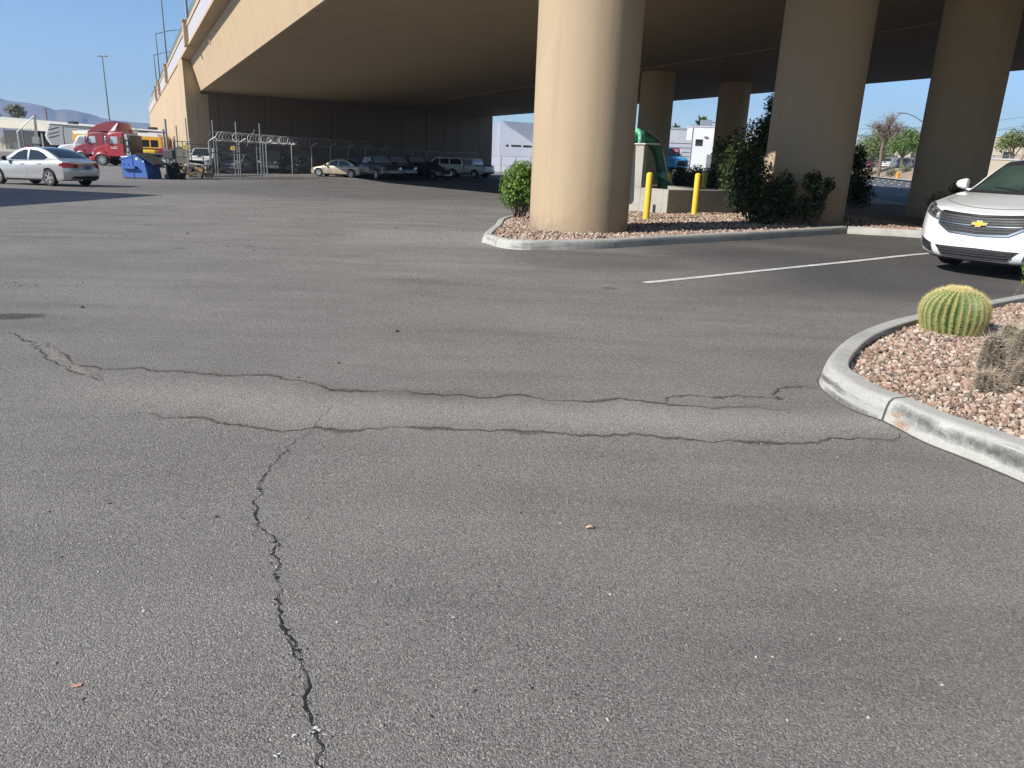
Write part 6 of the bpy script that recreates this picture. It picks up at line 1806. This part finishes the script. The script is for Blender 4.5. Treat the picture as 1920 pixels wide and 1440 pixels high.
def bar_r(v):          # profile radius for v in 0..1 (bottom..top)
    return rb*max(.02, (1-abs(2*v-1)**2.6))**.5 if v > .5 else rb*(.74+.26*min(1, (v/.42))**.6) if v < .42 else rb
def bar_p(v, a, ridge):
    z = hb_*v; r = bar_r(v); r *= 1+(ridge-.5)*.2*(1-.75*max(0, (v-.86)/.14))
    z -= .03*max(0, 1-(r/(rb*.4)))*(v > .8)
    return Vector((math.cos(a)*r*1.05, math.sin(a)*r, z))
K = 6; NV = 26
tw = lambda v: .25*(v-.5)**2
for i in range(NV+1):
    v = i/NV; v = v if v < .6 else .6+.4*(1-(1-(v-.6)/.4)**1.6); r = []
    for j in range(NR*K):
        ph = (j % K)/K; ridge = 1-abs(2*ph-1); ridge = ridge**.8
        r.append(bar_p(v, 2*PI*j/(NR*K)+tw(v), ridge))
    rows.append(r)
mb = MB(); mb.grid(rows, closed=True); mb.add(rows[-1], [tuple(range(NR*K))]); body = mb.build('body', M['cactus'], bar, smooth=50)
mb = MB(); wl = MB()
for j in range(NR):
    a0 = 2*PI*(j+.5)/NR
    for i in range(27):
        v = .05+.91*(i/26); a = a0+tw(v); p = bar_p(v, a, 1); n = Vector((math.cos(a)*bar_r(v), math.sin(a)*bar_r(v), (v-.42)*.5*(1+2*max(0, v-.7)))).normalized()
        sidev = Vector((-n.y, n.x, 0)).normalized(); upv = n.cross(sidev)
        crown = v > .86
        for k in range(9 if not crown else 7):
            an = 2*PI*k/8+rnd.uniform(-.3, .3); sp = .95 if not crown else .45
            d = n*(1 if k == 8 else .55)+(sidev*math.cos(an)+upv*math.sin(an))*(sp if k < 8 else .15)
            spine(mb, p, d, rnd.uniform(.024, .045) if not crown else rnd.uniform(.03, .05), .0012, 0)
        if i % 1 == 0:
            wl.mi = 0; stone(wl, p+n*.001, .0048, rnd, 0, .8)
    # felt ridge between areoles
for k in range(620):
    a = rnd.random()*6.283; r = rb*.36*rnd.random()**.5; p = Vector((math.cos(a)*r, math.sin(a)*r, hb_*.955+.012*rnd.random()))
    spine(mb, p, Vector((math.cos(a)*.7, math.sin(a)*.7, 1+rnd.random())), rnd.uniform(.03, .05), .0012, 0)
sp = mb.build('spines', [M['spine']], bar, fixn=False); sp['kind'] = 'stuff'
w_ = wl.build('wool', M['spine'], bar, fixn=False); w_['kind'] = 'stuff'
mb = MB(); mb.lathe([(rb*.34, hb_*.93), (rb*.3, hb_*.96), (rb*.12, hb_*.965), (.005, hb_*.955)], 24); mb.build('crown', M['wool'], bar, smooth=60)
def hedgehog(px, py, h, r, label, seed, lean=(0, 0)):
    b = G(px, py, .1); rnd = random.Random(seed)
    o = thing('hedgehog_cactus', label, 'cactus', Vector((b.x, b.y, .07)), 0, 'spiny hedgehog cactus stems')
    ax_ = lambda v: Vector((lean[0]*v*v, lean[1]*v*v, h*v))
    mb = MB(); rows = []; N = 48
    for i in range(15):
        v = i/14; rr = r*(.8+.2*math.sin(PI*min(1, v*1.3)))*(1 if v < .8 else max(.03, math.cos((v-.8)/.2*PI/2)**.6)); row = []
        for j in range(N):
            a = 2*PI*j/N; q = rr*(1+.12*math.cos(a*12)); row.append(ax_(v)+Vector((math.cos(a)*q, math.sin(a)*q, 0)))
        rows.append(row)
    mb.grid(rows, closed=True); mb.add(rows[-1], [tuple(range(N))]); mb.build('body', surf('grey_green_skin', (.06, .052, .034), .8, var=.3, scale=20), o, smooth=60)
    mb = MB()
    for j in range(12):
        for i in range(15):
            v = .04+.93*i/14; a = 2*PI*j/12; rr = r*(.8+.2*math.sin(PI*min(1, v*1.3)))*(1 if v < .8 else max(.05, math.cos((v-.8)/.2*PI/2)**.6))*1.1
            p = ax_(v)+Vector((math.cos(a)*rr, math.sin(a)*rr, 0)); n = Vector((math.cos(a), math.sin(a), max(0, (v-.75)*5))).normalized()
            s_ = Vector((-n.y, n.x, 0)).normalized() if abs(n.z) < .98 else Vector((1, 0, 0)); u_ = n.cross(s_)
            for k in range(9):
                an = rnd.random()*6.283; cen = k > 5
                d = n*(.5 if not cen else 1.1)+(s_*math.cos(an)+u_*math.sin(an))*(1 if not cen else .4)+Vector((0, 0, .25*v))
                spine(mb, p, d, rnd.uniform(.02, .04) if not cen else rnd.uniform(.045, .085), .0011, rnd.choice((0, 0, 1)))
    s_o = mb.build('spines', [M['palespine'], M['greyspine']], o, fixn=False); s_o['kind'] = 'stuff'
hedgehog(1853, 712, .31, .062, 'tallest front stem of the spiny hedgehog cactus clump, left of the pair', 51, (-.02, 0))
hedgehog(1849, 733, .15, .056, 'short front stem of the hedgehog cactus clump lowest in the photo', 52, (-.03, -.03))
hedgehog(1884, 674, .27, .06, 'rear stem of the hedgehog cactus clump nearest the barrel cactus', 53, (0, .02))
hedgehog(1911, 694, .31, .065, 'rear right stem of the hedgehog cactus clump at the frame edge', 54, (.02, .02))
hedgehog(1917, 724, .23, .065, 'front right stem of the hedgehog cactus clump at the frame edge', 55, (.03, -.02))

# ------------------------------------------------------------------ trees beyond
def far(px, py_base, y): p = PY(px, py_base, y); return Vector((p.x, p.y, gz(p.x, p.y)+.1))
TG = 'trees across the street'
t1 = far(1632, 312, 108)
tree('mesquite_tree', 'pale airy green tree left of the bare tree across the street', t1, [(0, 0, -.2), (.3, 0, 2), (.1, 0, 3.4)], .22, [((-.3, 0, 4.2), (2.3, 2.2, 1.9), 3), ((-1.2, 0, 3.0), (1.6, 1.6, 1.2), 1.4), ((.9, 0, 5.6), (1.6, 1.6, 1.2), 1.3), ((1.2, 0, 3), (1.5, 1.5, 1.3), 1)], 6200, .34, 'mesq', 61, TG, 10, .3, .65)
t2 = far(1691, 312, 106)
tree('leafy_tree', 'dense fresh green tree right of the bare tree across the street', t2, [(0, 0, -.2), (-.2, 0, 1.4), (-.1, 0, 2.6)], .25, [((0, 0, 3.2), (2.4, 2.2, 1.5), 3), ((-1.3, 0, 2.6), (1.6, 1.5, 1.3), 1.6), ((1.3, 0, 3.6), (1.5, 1.5, 1.2), 1.4), ((2.6, 0, 3.2), (1.8, 1.6, 1.5), 1.6), ((.2, 0, 4.6), (1.2, 1.1, .8), .9)], 4600, .3, 'green', 62, TG, 10, .35, .6)
t3 = far(1648, 316, 100)
tree('bare_tree', 'dead brown tree with bare upper twigs rising above the green trees', t3, [(0, 0, -.2), (.05, 0, 1.8), (-.1, 0, 3.4), (.0, 0, 4.2), (.1, 0, 5.0)], .24, [((.2, 0, 6.9), (1.7, 1.5, 1.3), 2), ((-1.2, 0, 6.2), (1.5, 1.3, 1.0), 1.4), ((1.5, 0, 6.0), (1.5, 1.2, 1.0), 1.4), ((.2, 0, 5.3), (1.6, 1.4, .8), 1.2)], 2600, .28, 'dry', 63, TG, 30, .14, .95, M['bark'], 0, 260)
t4 = far(1712, 312, 112)
tree('leafy_tree', 'yellow green tree partly hidden by the third column', t4, [(0, 0, -.2), (0, 0, 2.4)], .22, [((0, 0, 3.8), (2.0, 2, 2.0), 3), ((1.4, 0, 3), (1.4, 1.4, 1.3), 1)], 2200, .32, 'mesq', 64, TG, 8, .35, .65)
t5 = far(1672, 310, 128)
tree('leafy_tree', 'dull dark green tree showing behind the bare tree', t5, [(0, 0, -.2), (0, 0, 3)], .25, [((0, 0, 5.2), (1.9, 1.8, 2.0), 3), ((-1.5, 0, 4), (1.5, 1.4, 1.4), 1.2)], 1800, .34, 'grey', 65, TG, 8, .4, .65)
t6 = far(1597, 315, 112)
tree('leafy_tree', 'low greyish tree at the right edge of the second column', t6, [(0, 0, -.2), (0, 0, 1.6)], .18, [((0, 0, 2.8), (1.8, 1.7, 1.7), 3), ((1.0, 0, 1.8), (1.2, 1.2, 1.1), 1)], 1700, .3, 'grey', 66, TG, 7, .4, .65)
t7 = far(1886, 326, 70)
tree('leafy_tree', 'green tree with crooked limbs between the third column and the white car roof', t7, [(0, 0, -.2), (.3, 0, 1.2), (.2, 0, 2.0)], .16, [((0, 0, 2.9), (1.2, 1.2, .9), 2.4), ((-.8, 0, 2.4), (.8, .8, .8), 1.2), ((1.0, 0, 2.7), (.9, .9, .8), 1.2)], 2300, .24, 'mesq', 67, TG, 9, .4, .65)
t8 = far(1899, 322, 60)
tree('bare_tree', 'leaning bare brown tree at the right edge of the photo behind the white car', t8, [(0, 0, -.2), (.25, 0, 1.6), (.65, 0, 3.2), (.85, 0, 4.0)], .17, [((1.0, 0, 5.3), (.85, .8, .9), 2), ((.35, 0, 4.4), (.45, .45, .9), 1.4), ((1.5, 0, 4.9), (.7, .7, .7), 1)], 1400, .14, 'dry', 68, TG, 14, .25, .7, M['palebark'], 0, 70)
for k, (px, y) in enumerate(((1608, 96), (1673, 97), (1697, 97))):
    q = far(px, 320, y)
    shrub('desert_shrub', ('pale round desert shrub beside the second column edge across the street', 'grey dry shrub left of the orange hydrant', 'grey dry shrub right of the orange hydrant')[k], 'shrub', q, [((0, 0, .5 if k else 1.0), (.75, .7, .5 if k else 1.0), 1)], 500, .2, 'grey', 70+k, 5)
tl = far(38, 272, 150)
tree('spreading_tree', 'olive flat topped tree standing behind the long white shed at far left', tl, [(0, 0, -.2), (0, 0, 3.5), (.3, 0, 5)], .35, [((0, 0, 7.2), (1.7, 1.7, .8), 3), ((-.9, 0, 6.6), (1.1, 1.1, .7), 1.2), ((1.1, 0, 6.3), (1.1, 1.1, .8), 1.4), ((-.2, 0, 5.6), (1.5, 1.5, .6), .7)], 1300, .42, 'grey', 75, None, 12, .4, .6)
tl = far(-2, 272, 150)
tree('dark_tree', 'small dark tree at the very left edge above the white shed', tl, [(0, 0, -.2), (0, 0, 4)], .3, [((0, 0, 5.2), (1.3, 1.3, 1.3), 3)], 700, .5, 'dark', 76, None, 6)
def palm(px, ytop, y, label, seed, sc=1.0):
    p = PY(px, ytop, y); b = Vector((p.x, p.y, gz(p.x, p.y))); h = p.z-b.z; rnd = random.Random(seed)
    o = thing('palm_tree', label, 'palm', b); mb = MB()
    mb.tube([(0, 0, -.2), (.1, 0, h*.5), (0, 0, h)], [.3*sc, .24*sc, .22*sc], 9); mb.build('trunk', M['palebark'], o, smooth=60)
    mb = MB()
    for k in range(34):
        a = rnd.random()*6.283; el = rnd.uniform(-.6, 1.3); L = rnd.uniform(1.2, 1.7)*sc; rad = Vector((math.cos(a), math.sin(a), 0)); mi = 0 if el > .4 else rnd.choice((0, 1)) if el > -.1 else 2
        for q in range(11):
            f = (q-5)/5*.95; d = Matrix.Rotation(f, 3, Vector((0, 0, 1))) @ rad; s = Vector((0, 0, h+.05))+rad*.5*sc*math.cos(el)+Vector((0, 0, .5*sc*math.sin(el)))
            e = s+d*L*.62*math.cos(el)+Vector((0, 0, L*.62*math.sin(el)-.25*sc*abs(f))); w = Vector((-d.y, d.x, 0))*.05*sc
            mb.add([s+w*.4, s-w*.4, s.lerp(e, .6)-w, e, s.lerp(e, .6)+w], [(0, 1, 2, 3, 4)], mi)
    mb.build('crown', LF['palm'], o, fixn=False)
palm(1315, 243, 96, 'larger fan palm behind the white block building', 81, 1.25)
palm(1268, 246, 125, 'small distant fan palm left of the white block building', 82, .95)
# ================================================================== BUILDINGS, POLES, SMALL THINGS BEYOND
def bldg(name, label, cat, base, ang): return thing(name, label, cat, base, ang)
def on(px, py, y): p = PY(px, py, y); return Vector((p.x, p.y, gz(p.x, p.y)-.1))
M['white_wall'] = surf('white_wall', (.72, .72, .71), .85, var=.05, scale=.6)
M['block_wall'] = surf('pale_block_wall', (.5, .52, .55), .85, var=.06, scale=.8)
M['grey_wall'] = surf('grey_metal_wall', (.2, .22, .25), .7, var=.06, scale=.5)
M['steel_wall'] = surf('pale_blue_metal_wall', (.42, .46, .53), .7, var=.05, scale=.5)
M['roofsheet'] = surf('roof_sheet', (.38, .4, .42), .6, metal=.2, var=.06, scale=.6)
M['cream'] = surf('cream_wall', (.62, .54, .42), .9, var=.06, scale=.4)
# warehouse seen under the far end of the bridge
b = on(912, 303, 118); o = bldg('warehouse', 'pale blue grey metal warehouse seen past the end of the abutment wall', 'warehouse', b, 0)
mb = MB()
mb.prism([Vector(p) for p in ((-2.5, 0, 0), (-2.5, 0, 6.0), (1.6, 0, 7.1), (1.9, 0, 7.1), (1.9, 0, 0))], (0, 10, 0)); mb.build('wall', M['steel_wall'], o)
mb = MB()
mb.prism([Vector(p) for p in ((1.9, -.6, 0), (1.9, -.6, 7.1), (2.4, -.6, 7.2), (7.0, -.6, 4.5), (7.0, -.6, 0))], (0, 16, 0)); mb.build('gable_wall', M['steel_wall'], o)
mb = MB(); mb.prism([Vector(p) for p in ((2.3, -.9, 7.32), (7.6, -.9, 4.25), (16, 9, 5.8), (14, 9, 7.4))], (0, 0, -.1)); mb.build('roof', M['roofsheet'], o)
mb = MB(); mb.prism([Vector(p) for p in ((2.2, 1, 7.2), (15, 6, 7.0), (15, 9, 7.0), (2.2, 9, 7.2))], (0, 0, .15)); mb.build('roof', M['roofsheet'], o)
for x0, x1 in ((2.9, 3.3), (3.7, 5.2), (5.5, 6.8)):
    mb = MB(); mb.box((x0, -.63, 3.7), (x1, -.58, 4.0)); w = mb.build('window', M['glass'], o)
mb = MB(); mb.box((6.9, -2.6, 0), (14, 6, 5.6)); mb.build('annex', M['grey_wall'], o)
mb = MB(); mb.box((6.8, -2.75, 5.55), (14.1, 6.1, 5.75)); mb.build('annex_coping', M['roofsheet'], o)
mb = MB(); mb.tube([(.4, 3, 6.5), (.4, 3, 10.5)], .04, 5); mb.build('antenna', M['galv'], o)
fence('grey wire yard fence in front of the warehouse', [on(912, 303, 100)+Vector((k*1.9, 0, 0)) for k in range(6)], 2.3, None, .05, .3, (1, .5), M['bluegrey'], .02, 'yard_fence')
# white block building, block wall and sky blue truck
b = on(1287, 315, 88); o = bldg('white_building', 'plain white flat roofed building behind the dark shrubs', 'building', b, R(-8))
mb = MB(); mb.box((0, 0, 0), (3.4, 5, 5.0)); mb.build('wall', M['white_wall'], o)
mb = MB(); mb.box((-.06, -.06, 5.0), (3.46, 5.06, 5.14)); mb.build('parapet_cap', M['block_wall'], o)
mb = MB(); mb.box((3.402, .6, 0), (9.5, 5, 4.7)); mb.build('side_wing', M['block_wall'], o)
mb = MB(); mb.cbox((1.2, 1.2, 5.14), (2.4, 2.4, 5.85), .05); mb.build('roof_unit', M['grey_wall'], o)
mb = MB(); mb.box((2.1, -.03, 0), (3.0, .02, 2.1)); dd_ = mb.build('door', M['grey_wall'], o); mb = MB(); mb.box((2.15, -.06, 1.0), (2.2, -.03, 1.1)); mb.build('handle', M['chrome'], dd_)
mb = MB(); mb.tube([(.25, -.06, 5.0), (.25, -.06, 0)], .05, 6); mb.build('downpipe', M['block_wall'], o)
mb = MB(); mb.box((.7, -.03, 3.0), (1.5, .02, 3.7)); mb.build('window', M['glass'], o)
mb = MB(); mb.cbox((1.6, -.18, 3.9), (1.95, 0, 4.05), .02); mb.build('wall_lamp', M['grey_wall'], o)
b = on(1235, 315, 96); o = bldg('grey_building', 'low pale grey flat building between the column and the white building', 'building', b, 0)
mb = MB(); mb.box((-1, 0, 0), (9, 6, 5.2)); mb.build('wall', M['block_wall'], o)
mb = MB(); mb.box((-1.05, -.05, 5.0), (9.05, 6, 5.25)); mb.build('fascia', M['roofsheet'], o)
b = on(1250, 318, 84); o = thing('block_wall', 'pale concrete block wall with dark courses behind the sky blue truck', 'wall', b)
mb = MB(); mb.box((0, 0, 0), (2.35, .25, 3.6)); w = mb.build('wall', M['block_wall'], o)
for k in range(7):
    mb = MB(); mb.box((.0, -.012, .5+k*.45), (2.35, -.002, .56+k*.45)); mb.build('mortar_course', M['darksteel'], w)
M['skyblue'] = paint('sky_blue_truck_paint', (.06, .36, .6), .35, 0, .05, .5)
def blue_truck():
    t = thing('box_truck', 'sky blue box truck with a red sign board beside the white building', 'truck')
    mb = MB(); slab_y(mb, [(0, .7), (.0, 1.4), (.35, 1.6), (1.0, 1.75), (1.35, 2.6), (2.6, 2.7), (2.6, .7)], 1.0, .12); mb.build('cab', M['skyblue'], t, smooth=35)
    mb = MB(); mb.prism([Vector((1.0, -.85, 1.75)), Vector((1.0, .85, 1.75)), Vector((1.33, .8, 2.5)), Vector((1.33, -.8, 2.5))], (-.04, 0, .02)); mb.build('windscreen', M['glass'], t)
    for s in (-1, 1):
        plate_y('window', M['glass'], [(1.35, 1.75), (1.6, 2.45), (2.4, 2.45), (2.4, 1.75)], s*1.005, t); make_wheel(t, .9, s*.85, .42, .26, 6); make_wheel(t, 4.6, s*.85, .42, .26, 6)
        vbox('mirror', M['whitepaintwork'], (1.1, s*1.2-.06, 1.7), (1.2, s*1.2+.06, 2.3), t, .03)
    vbox('grille', M['blackplastic'], (-.04, -.7, .85), (.02, .7, 1.3), t); vbox('cargo_box', M['skyblue'], (2.7, -1.15, .8), (6, 1.15, 3.3), t, .05)
    vbox('chassis', M['blackplastic'], (.3, -.5, .5), (6, .5, .8), t)
    return t
t = blue_truck(); p = PY(1279, 318, 76); set_on_ground(t, p.x, p.y, (.62, -.78), 1, 4.6)
c = PY(1268, 282.5, 75); o = thing('sign_board', 'small dark red sign board above the sky blue truck cab', 'sign', c)
mb = MB(); mb.cbox((-.33, -.02, -.21), (.33, .02, .21), .01); pnl = mb.build('panel', surf('sign_red', (.3, .02, .04), .5, var=.1), o)
for z, w in ((.07, .4), (-.06, .3)):
    mb = MB(); x = -w/2
    for k in range(6): mb.box((x, -.03, z-.03), (x+w/8, -.021, z+.03)); x += w/6
    l_ = mb.build('lettering', M['white_wall'], pnl); l_['kind'] = 'stuff'
mb = MB(); mb.tube([(0, 0.03, -.2), (0, .03, -3.1)], .035, 6); mb.build('post', M['galv'], o)
# utility poles and wires
def upole(px, ptop, y, label, arm=2.2):
    p = PY(px, ptop, y); b = Vector((p.x, p.y, gz(p.x, p.y))); h = p.z-b.z
    o = thing('utility_pole', label, 'utility pole', b); mb = MB(); mb.tube([(0, 0, -.2), (0, 0, h)], [.16, .12], 8); mb.build('pole', M['bark'], o)
    mb = MB(); mb.box((-arm/2, -.06, h-.35), (arm/2, .06, h-.2)); mb.box((-arm*.4, -.06, h-1.1), (arm*.4, .06, h-.98)); mb.build('crossarm', M['bark'], o)
    return b+Vector((0, 0, h))
up_ = upole(1333.5, 226, 130, 'slim utility pole with crossarms right of the larger palm')
for k, (pa, pb) in enumerate((((1560, 262), (1990, 242)), ((1560, 266), (1990, 222)), ((1560, 240), (1990, 208)), ((1560, 251), (1990, 230)))):
    a, b_ = PY(*pa, 140), PY(*pb, 120); mb = MB(); pth = []
    for q in range(13):
        u = q/12; m = a.lerp(b_, u); m.z -= 1.0*4*u*(1-u); pth.append(m)
    mb.tube(pth, .022, 4); o = mb.build('power_line', M['darksteel'])
    tag(o, ('lowest', 'second lowest', 'topmost', 'second highest')[(0, 1, 2, 3)[k]]+' thin power line crossing the sky right of the second column', 'wire', 'power lines over the street')
# curved street lamp across the street
p = PY(1742, 330, 78); b = Vector((p.x, p.y, gz(p.x, p.y))); o = thing('street_lamp', 'grey street lamp whose curved arm shows left of the third column', 'street lamp', b)
e = PY(1690, 212, 78); k1 = PY(1735, 232, 78)
mb = MB(); mb.tube([(0, 0, -.1), (0, 0, k1.z-b.z-.8)], [.12, .08], 8); mb.build('pole', M['bluegrey'], o)
mb = MB(); mb.tube([(0, 0, k1.z-b.z-.85), Vector((k1.x-b.x, 0, k1.z-b.z)), (PY(1716, 219, 78).x-b.x, 0, PY(1716, 219, 78).z-b.z), (PY(1702, 213, 78).x-b.x, 0, PY(1702, 213, 78).z-b.z), (e.x-b.x, 0, e.z-b.z)], .05, 7); mb.build('arm', M['bluegrey'], o, smooth=50)
mb = MB(); mb.cbox((e.x-b.x-.35, -.12, e.z-b.z-.06), (e.x-b.x+.3, .12, e.z-b.z+.06), .05); mb.build('lamp_head', M['bluegrey'], o)
# tall mast in the yard at left
p = PY(205, 224, 115); b = Vector((p.x, p.y, gz(p.x, p.y))); tp_ = PY(195, 106, 115)
o = thing('light_mast', 'tall slim lighting mast with small twin head against the left sky', 'light mast', b)
hh = tp_.z-b.z; mb = MB(); mb.tube([(0, 0, -.1), (0, 0, hh)], [.17, .08], 8); mb.build('pole', M['bluegrey'], o)
mb = MB(); mb.cbox((-.75, -.15, hh-.05), (-.15, .15, hh+.15), .04); mb.cbox((.15, -.15, hh-.05), (.75, .15, hh+.15), .04); mb.box((-.2, -.04, hh), (.2, .04, hh+.08)); mb.build('lamp_head', M['bluegrey'], o)
for px, ptop, y in ((85, 202, 170),): upole(px, ptop, y, 'tiny distant utility pole above the long white shed', 1.2)
# long white shed at left with open front
a, c_ = on(-60, 276, 118), on(104, 276, 118); o = thing('shed', 'long open fronted shed with deep pale roof fascia at the left edge', 'shed', a)
L = c_.x-a.x+6; zt_ = PY(0, 221, 118).z-a.z; zb_ = PY(0, 235.5, 118).z-a.z
mb = MB(); mb.prism([Vector((0, -.4, zb_)), Vector((0, -.4, zt_)), Vector((0, 9, zt_+.4)), Vector((0, 9, zb_))], (L, 0, -.9)); mb.build('roof', surf('cream_fascia', (.66, .62, .5), .8, var=.07, scale=.5), o)
mb = MB(); mb.box((0, 8.6, 0), (L, 9, zb_-.5)); mb.build('back_wall', M['shadow'], o)  # near-black colour paints the shade inside the shed
for k in range(6):
    mb = MB(); x = .4+k*(L-1)/5; mb.box((x, 0, 0), (x+.22, .22, zb_-.2-.9*x/L)); mb.build('post', M['galv'], o)
rn = random.Random(9)
for k in range(12):
    x = rn.uniform(1, L-2); vbox('stored_crate', (M['darksteel'], M['grey_wall'], M['cream'])[k % 3], (x, 2.5, 0), (x+rn.uniform(.8, 2), 5, rn.uniform(.8, 2.4)), o, .05)
# fence and swing frame in front of the shed
fy = 100; base = [on(px, 282, fy) for px in (-40, -12, 13, 47, 74)]
for p in base: p.z = PY(20, 282.5, fy).z
fence('chain link fence on a low concrete kerb before the long shed', base, 2.75, None, .07, .32, (1,), M['fencedark'], .03)
mb = MB(); mb.box((base[0].x-2, fy-.15, base[0].z-.6), (base[-1].x+.5, fy+.15, base[0].z+.18)); o = mb.build('low_wall', M['pavement']); tag(o, 'low concrete kerb wall under the chain link fence at far left', 'wall')
q = PY(69, 284, 97); o = thing('pipe_gate', 'grey pipe gate frame with long sloping brace left of the camping trailer', 'gate', q)
tpz = PY(64, 217, 97)-q; e = PY(31, 248, 97)-q
mb = MB(); mb.tube([(0, 0, -.3), tpz], .09, 8); mb.build('post', M['galv'], o)
mb = MB(); mb.tube([Vector((.35, 0, -.3)), tpz+Vector((.12, 0, .1))], .07, 8); mb.build('post', M['galv'], o)
mb = MB(); mb.tube([tpz, e], .06, 8); mb.build('brace', M['galv'], o)
mb = MB(); mb.cbox((-.25, -.25, .9), (.7, .25, 1.75), .04); mb.build('operator_box', M['fencedark'], o)
q = PY(55, 284, 96); o = thing('red_cart', 'small red rounded machine just above the roof of the silver sedan', 'machine', q)
mb = MB(); slab_y(mb, [(-.5, .1), (-.5, .3), (-.2, .65), (.2, .65), (.5, .3), (.5, .1)], .4, .1); mb.build('body', M['redbright'], o, smooth=50)
mb = MB(); mb.lathe([(.12, -.5), (.12, .5)], 12, Matrix.Translation((0, 0, .05)) @ Matrix.Rotation(PI/2, 4, 'X')); mb.build('roller', M['rubber'], o)
# across the street: fence, parked cars, hydrant, walls
fb_ = [s0+sd*l+sn*20 for l in range(36, 130, 4)]
for p in fb_: p.z = gz(p.x, p.y)+.1
fence('low grey chain link fence in front of parked cars across the street', fb_, 1.5, None, .06, .3, (1,), M['galv'], .016)
FG = 'cars parked behind the fence across the street'
for k, (px, y, pm, lab) in enumerate(((1663, 118, wv, 'white car behind the fence below the bare tree'), (1697, 112, greypt, 'grey car behind the fence right of the hydrant'), (1712, 118, wv, 'white car nearest the third column behind the fence'), (1632, 128, M['red'], 'dark red car behind the fence at left across the street'), (1615, 128, M['red'], 'dark red car farthest left behind the fence across the street'))):
    at_px(sedan(lab, pm, 4.6, 1.8, 1.5, group=FG, detail=False), px, 318, y, (-.6, -.8))
p = on(1683, 327, 91); p.z = gz(p.x, p.y)+.12
o = thing('fire_hydrant', 'orange yellow fire hydrant on the verge across the street', 'hydrant', p); hy = paint('hydrant_orange', (.7, .3, .03), .5, 0, .05, .2)
mb = MB(); mb.lathe([(.2, 0), (.2, .06), (.13, .08), (.13, .52), (.17, .54), (.17, .6), (.14, .66), (.08, .75), (.04, .78)], 16); mb.build('barrel', hy, o, smooth=40)
for s in (-1, 1):
    mb = MB(); mb.lathe([(.075, 0), (.075, .14), (.09, .14), (.09, .2), (.01, .2)], 12, Matrix.Translation((s*.1, 0, .42)) @ Matrix.Rotation(s*PI/2, 4, 'Y')); mb.build('nozzle', hy, o, smooth=40)
def longwall(label, pa, pb, y, htop, mat, name='building', cat='building', dep=8):
    a, b_ = on(pa, 318, y), on(pb, 318, y); zt = PY((pa+pb)/2, htop, y).z-a.z; o = thing(name, label, cat, a)
    mb = MB(); mb.box((0, 0, 0), (b_.x-a.x, dep, zt)); w = mb.build('wall', mat, o)
    mb = MB(); mb.box((-.1, -.1, zt), (b_.x-a.x+.1, dep+.1, zt+.2)); mb.build('coping', M['white_wall'], o)
    n = max(2, int((b_.x-a.x)/4))
    for k in range(n):
        x = (k+.3)*(b_.x-a.x)/n; mb = MB(); mb.box((x, -.02, zt*.35), (x+1.2, .02, zt*.62)); mb.build('window', M['glass'], o)
longwall('cream building with white roof edge above the trees right of the third column', 1690, 1990, 150, 256, M['cream'])
longwall('low blue grey building behind the fence left of the bare tree', 1560, 1680, 150, 289, M['grey_wall'])
o = thing('retaining_wall', 'pale cream boundary wall behind the white car roof', 'wall', on(1860, 345, 64)); a = o.location.copy(); zt = PY(1890, 300, 64).z-a.z
mb = MB(); mb.box((-3, 0, -1), (14, .3, zt)); mb.build('wall', M['cream'], o)
mb = MB(); mb.box((-3.05, -.05, zt), (14.05, .35, zt+.1)); mb.build('coping', M['white_wall'], o)
# building off to the left whose corner shadow crosses the lot
tip = G(345, 366)
hh = 6.2; cn = Vector((tip.x, tip.y, 0))-tv*(hh-.0-tip.z*0)/math.tan(SUN_EL)
e1 = Vector((-.97, .24, 0)); e2 = Vector((.0, -1, 0))
o = thing('side_building', 'flat roofed tan building beside the lot, left of the view, casting the long corner shadow', 'building', Vector((cn.x, cn.y, gz(tip.x, tip.y))))
mb = MB(); mb.prism([Vector((0, 0, -.4)), e1*18, e1*18+e2*16, e2*16], (0, 0, hh)); mb.build('wall', M['tan'], o)
mb = MB()
for k in range(4): p = e2*(2+k*3.5); mb.box((p.x-.02, p.y-1.1, 1.0), (p.x+.03, p.y, 2.4))
mb.build('window_row', M['glass'], o)
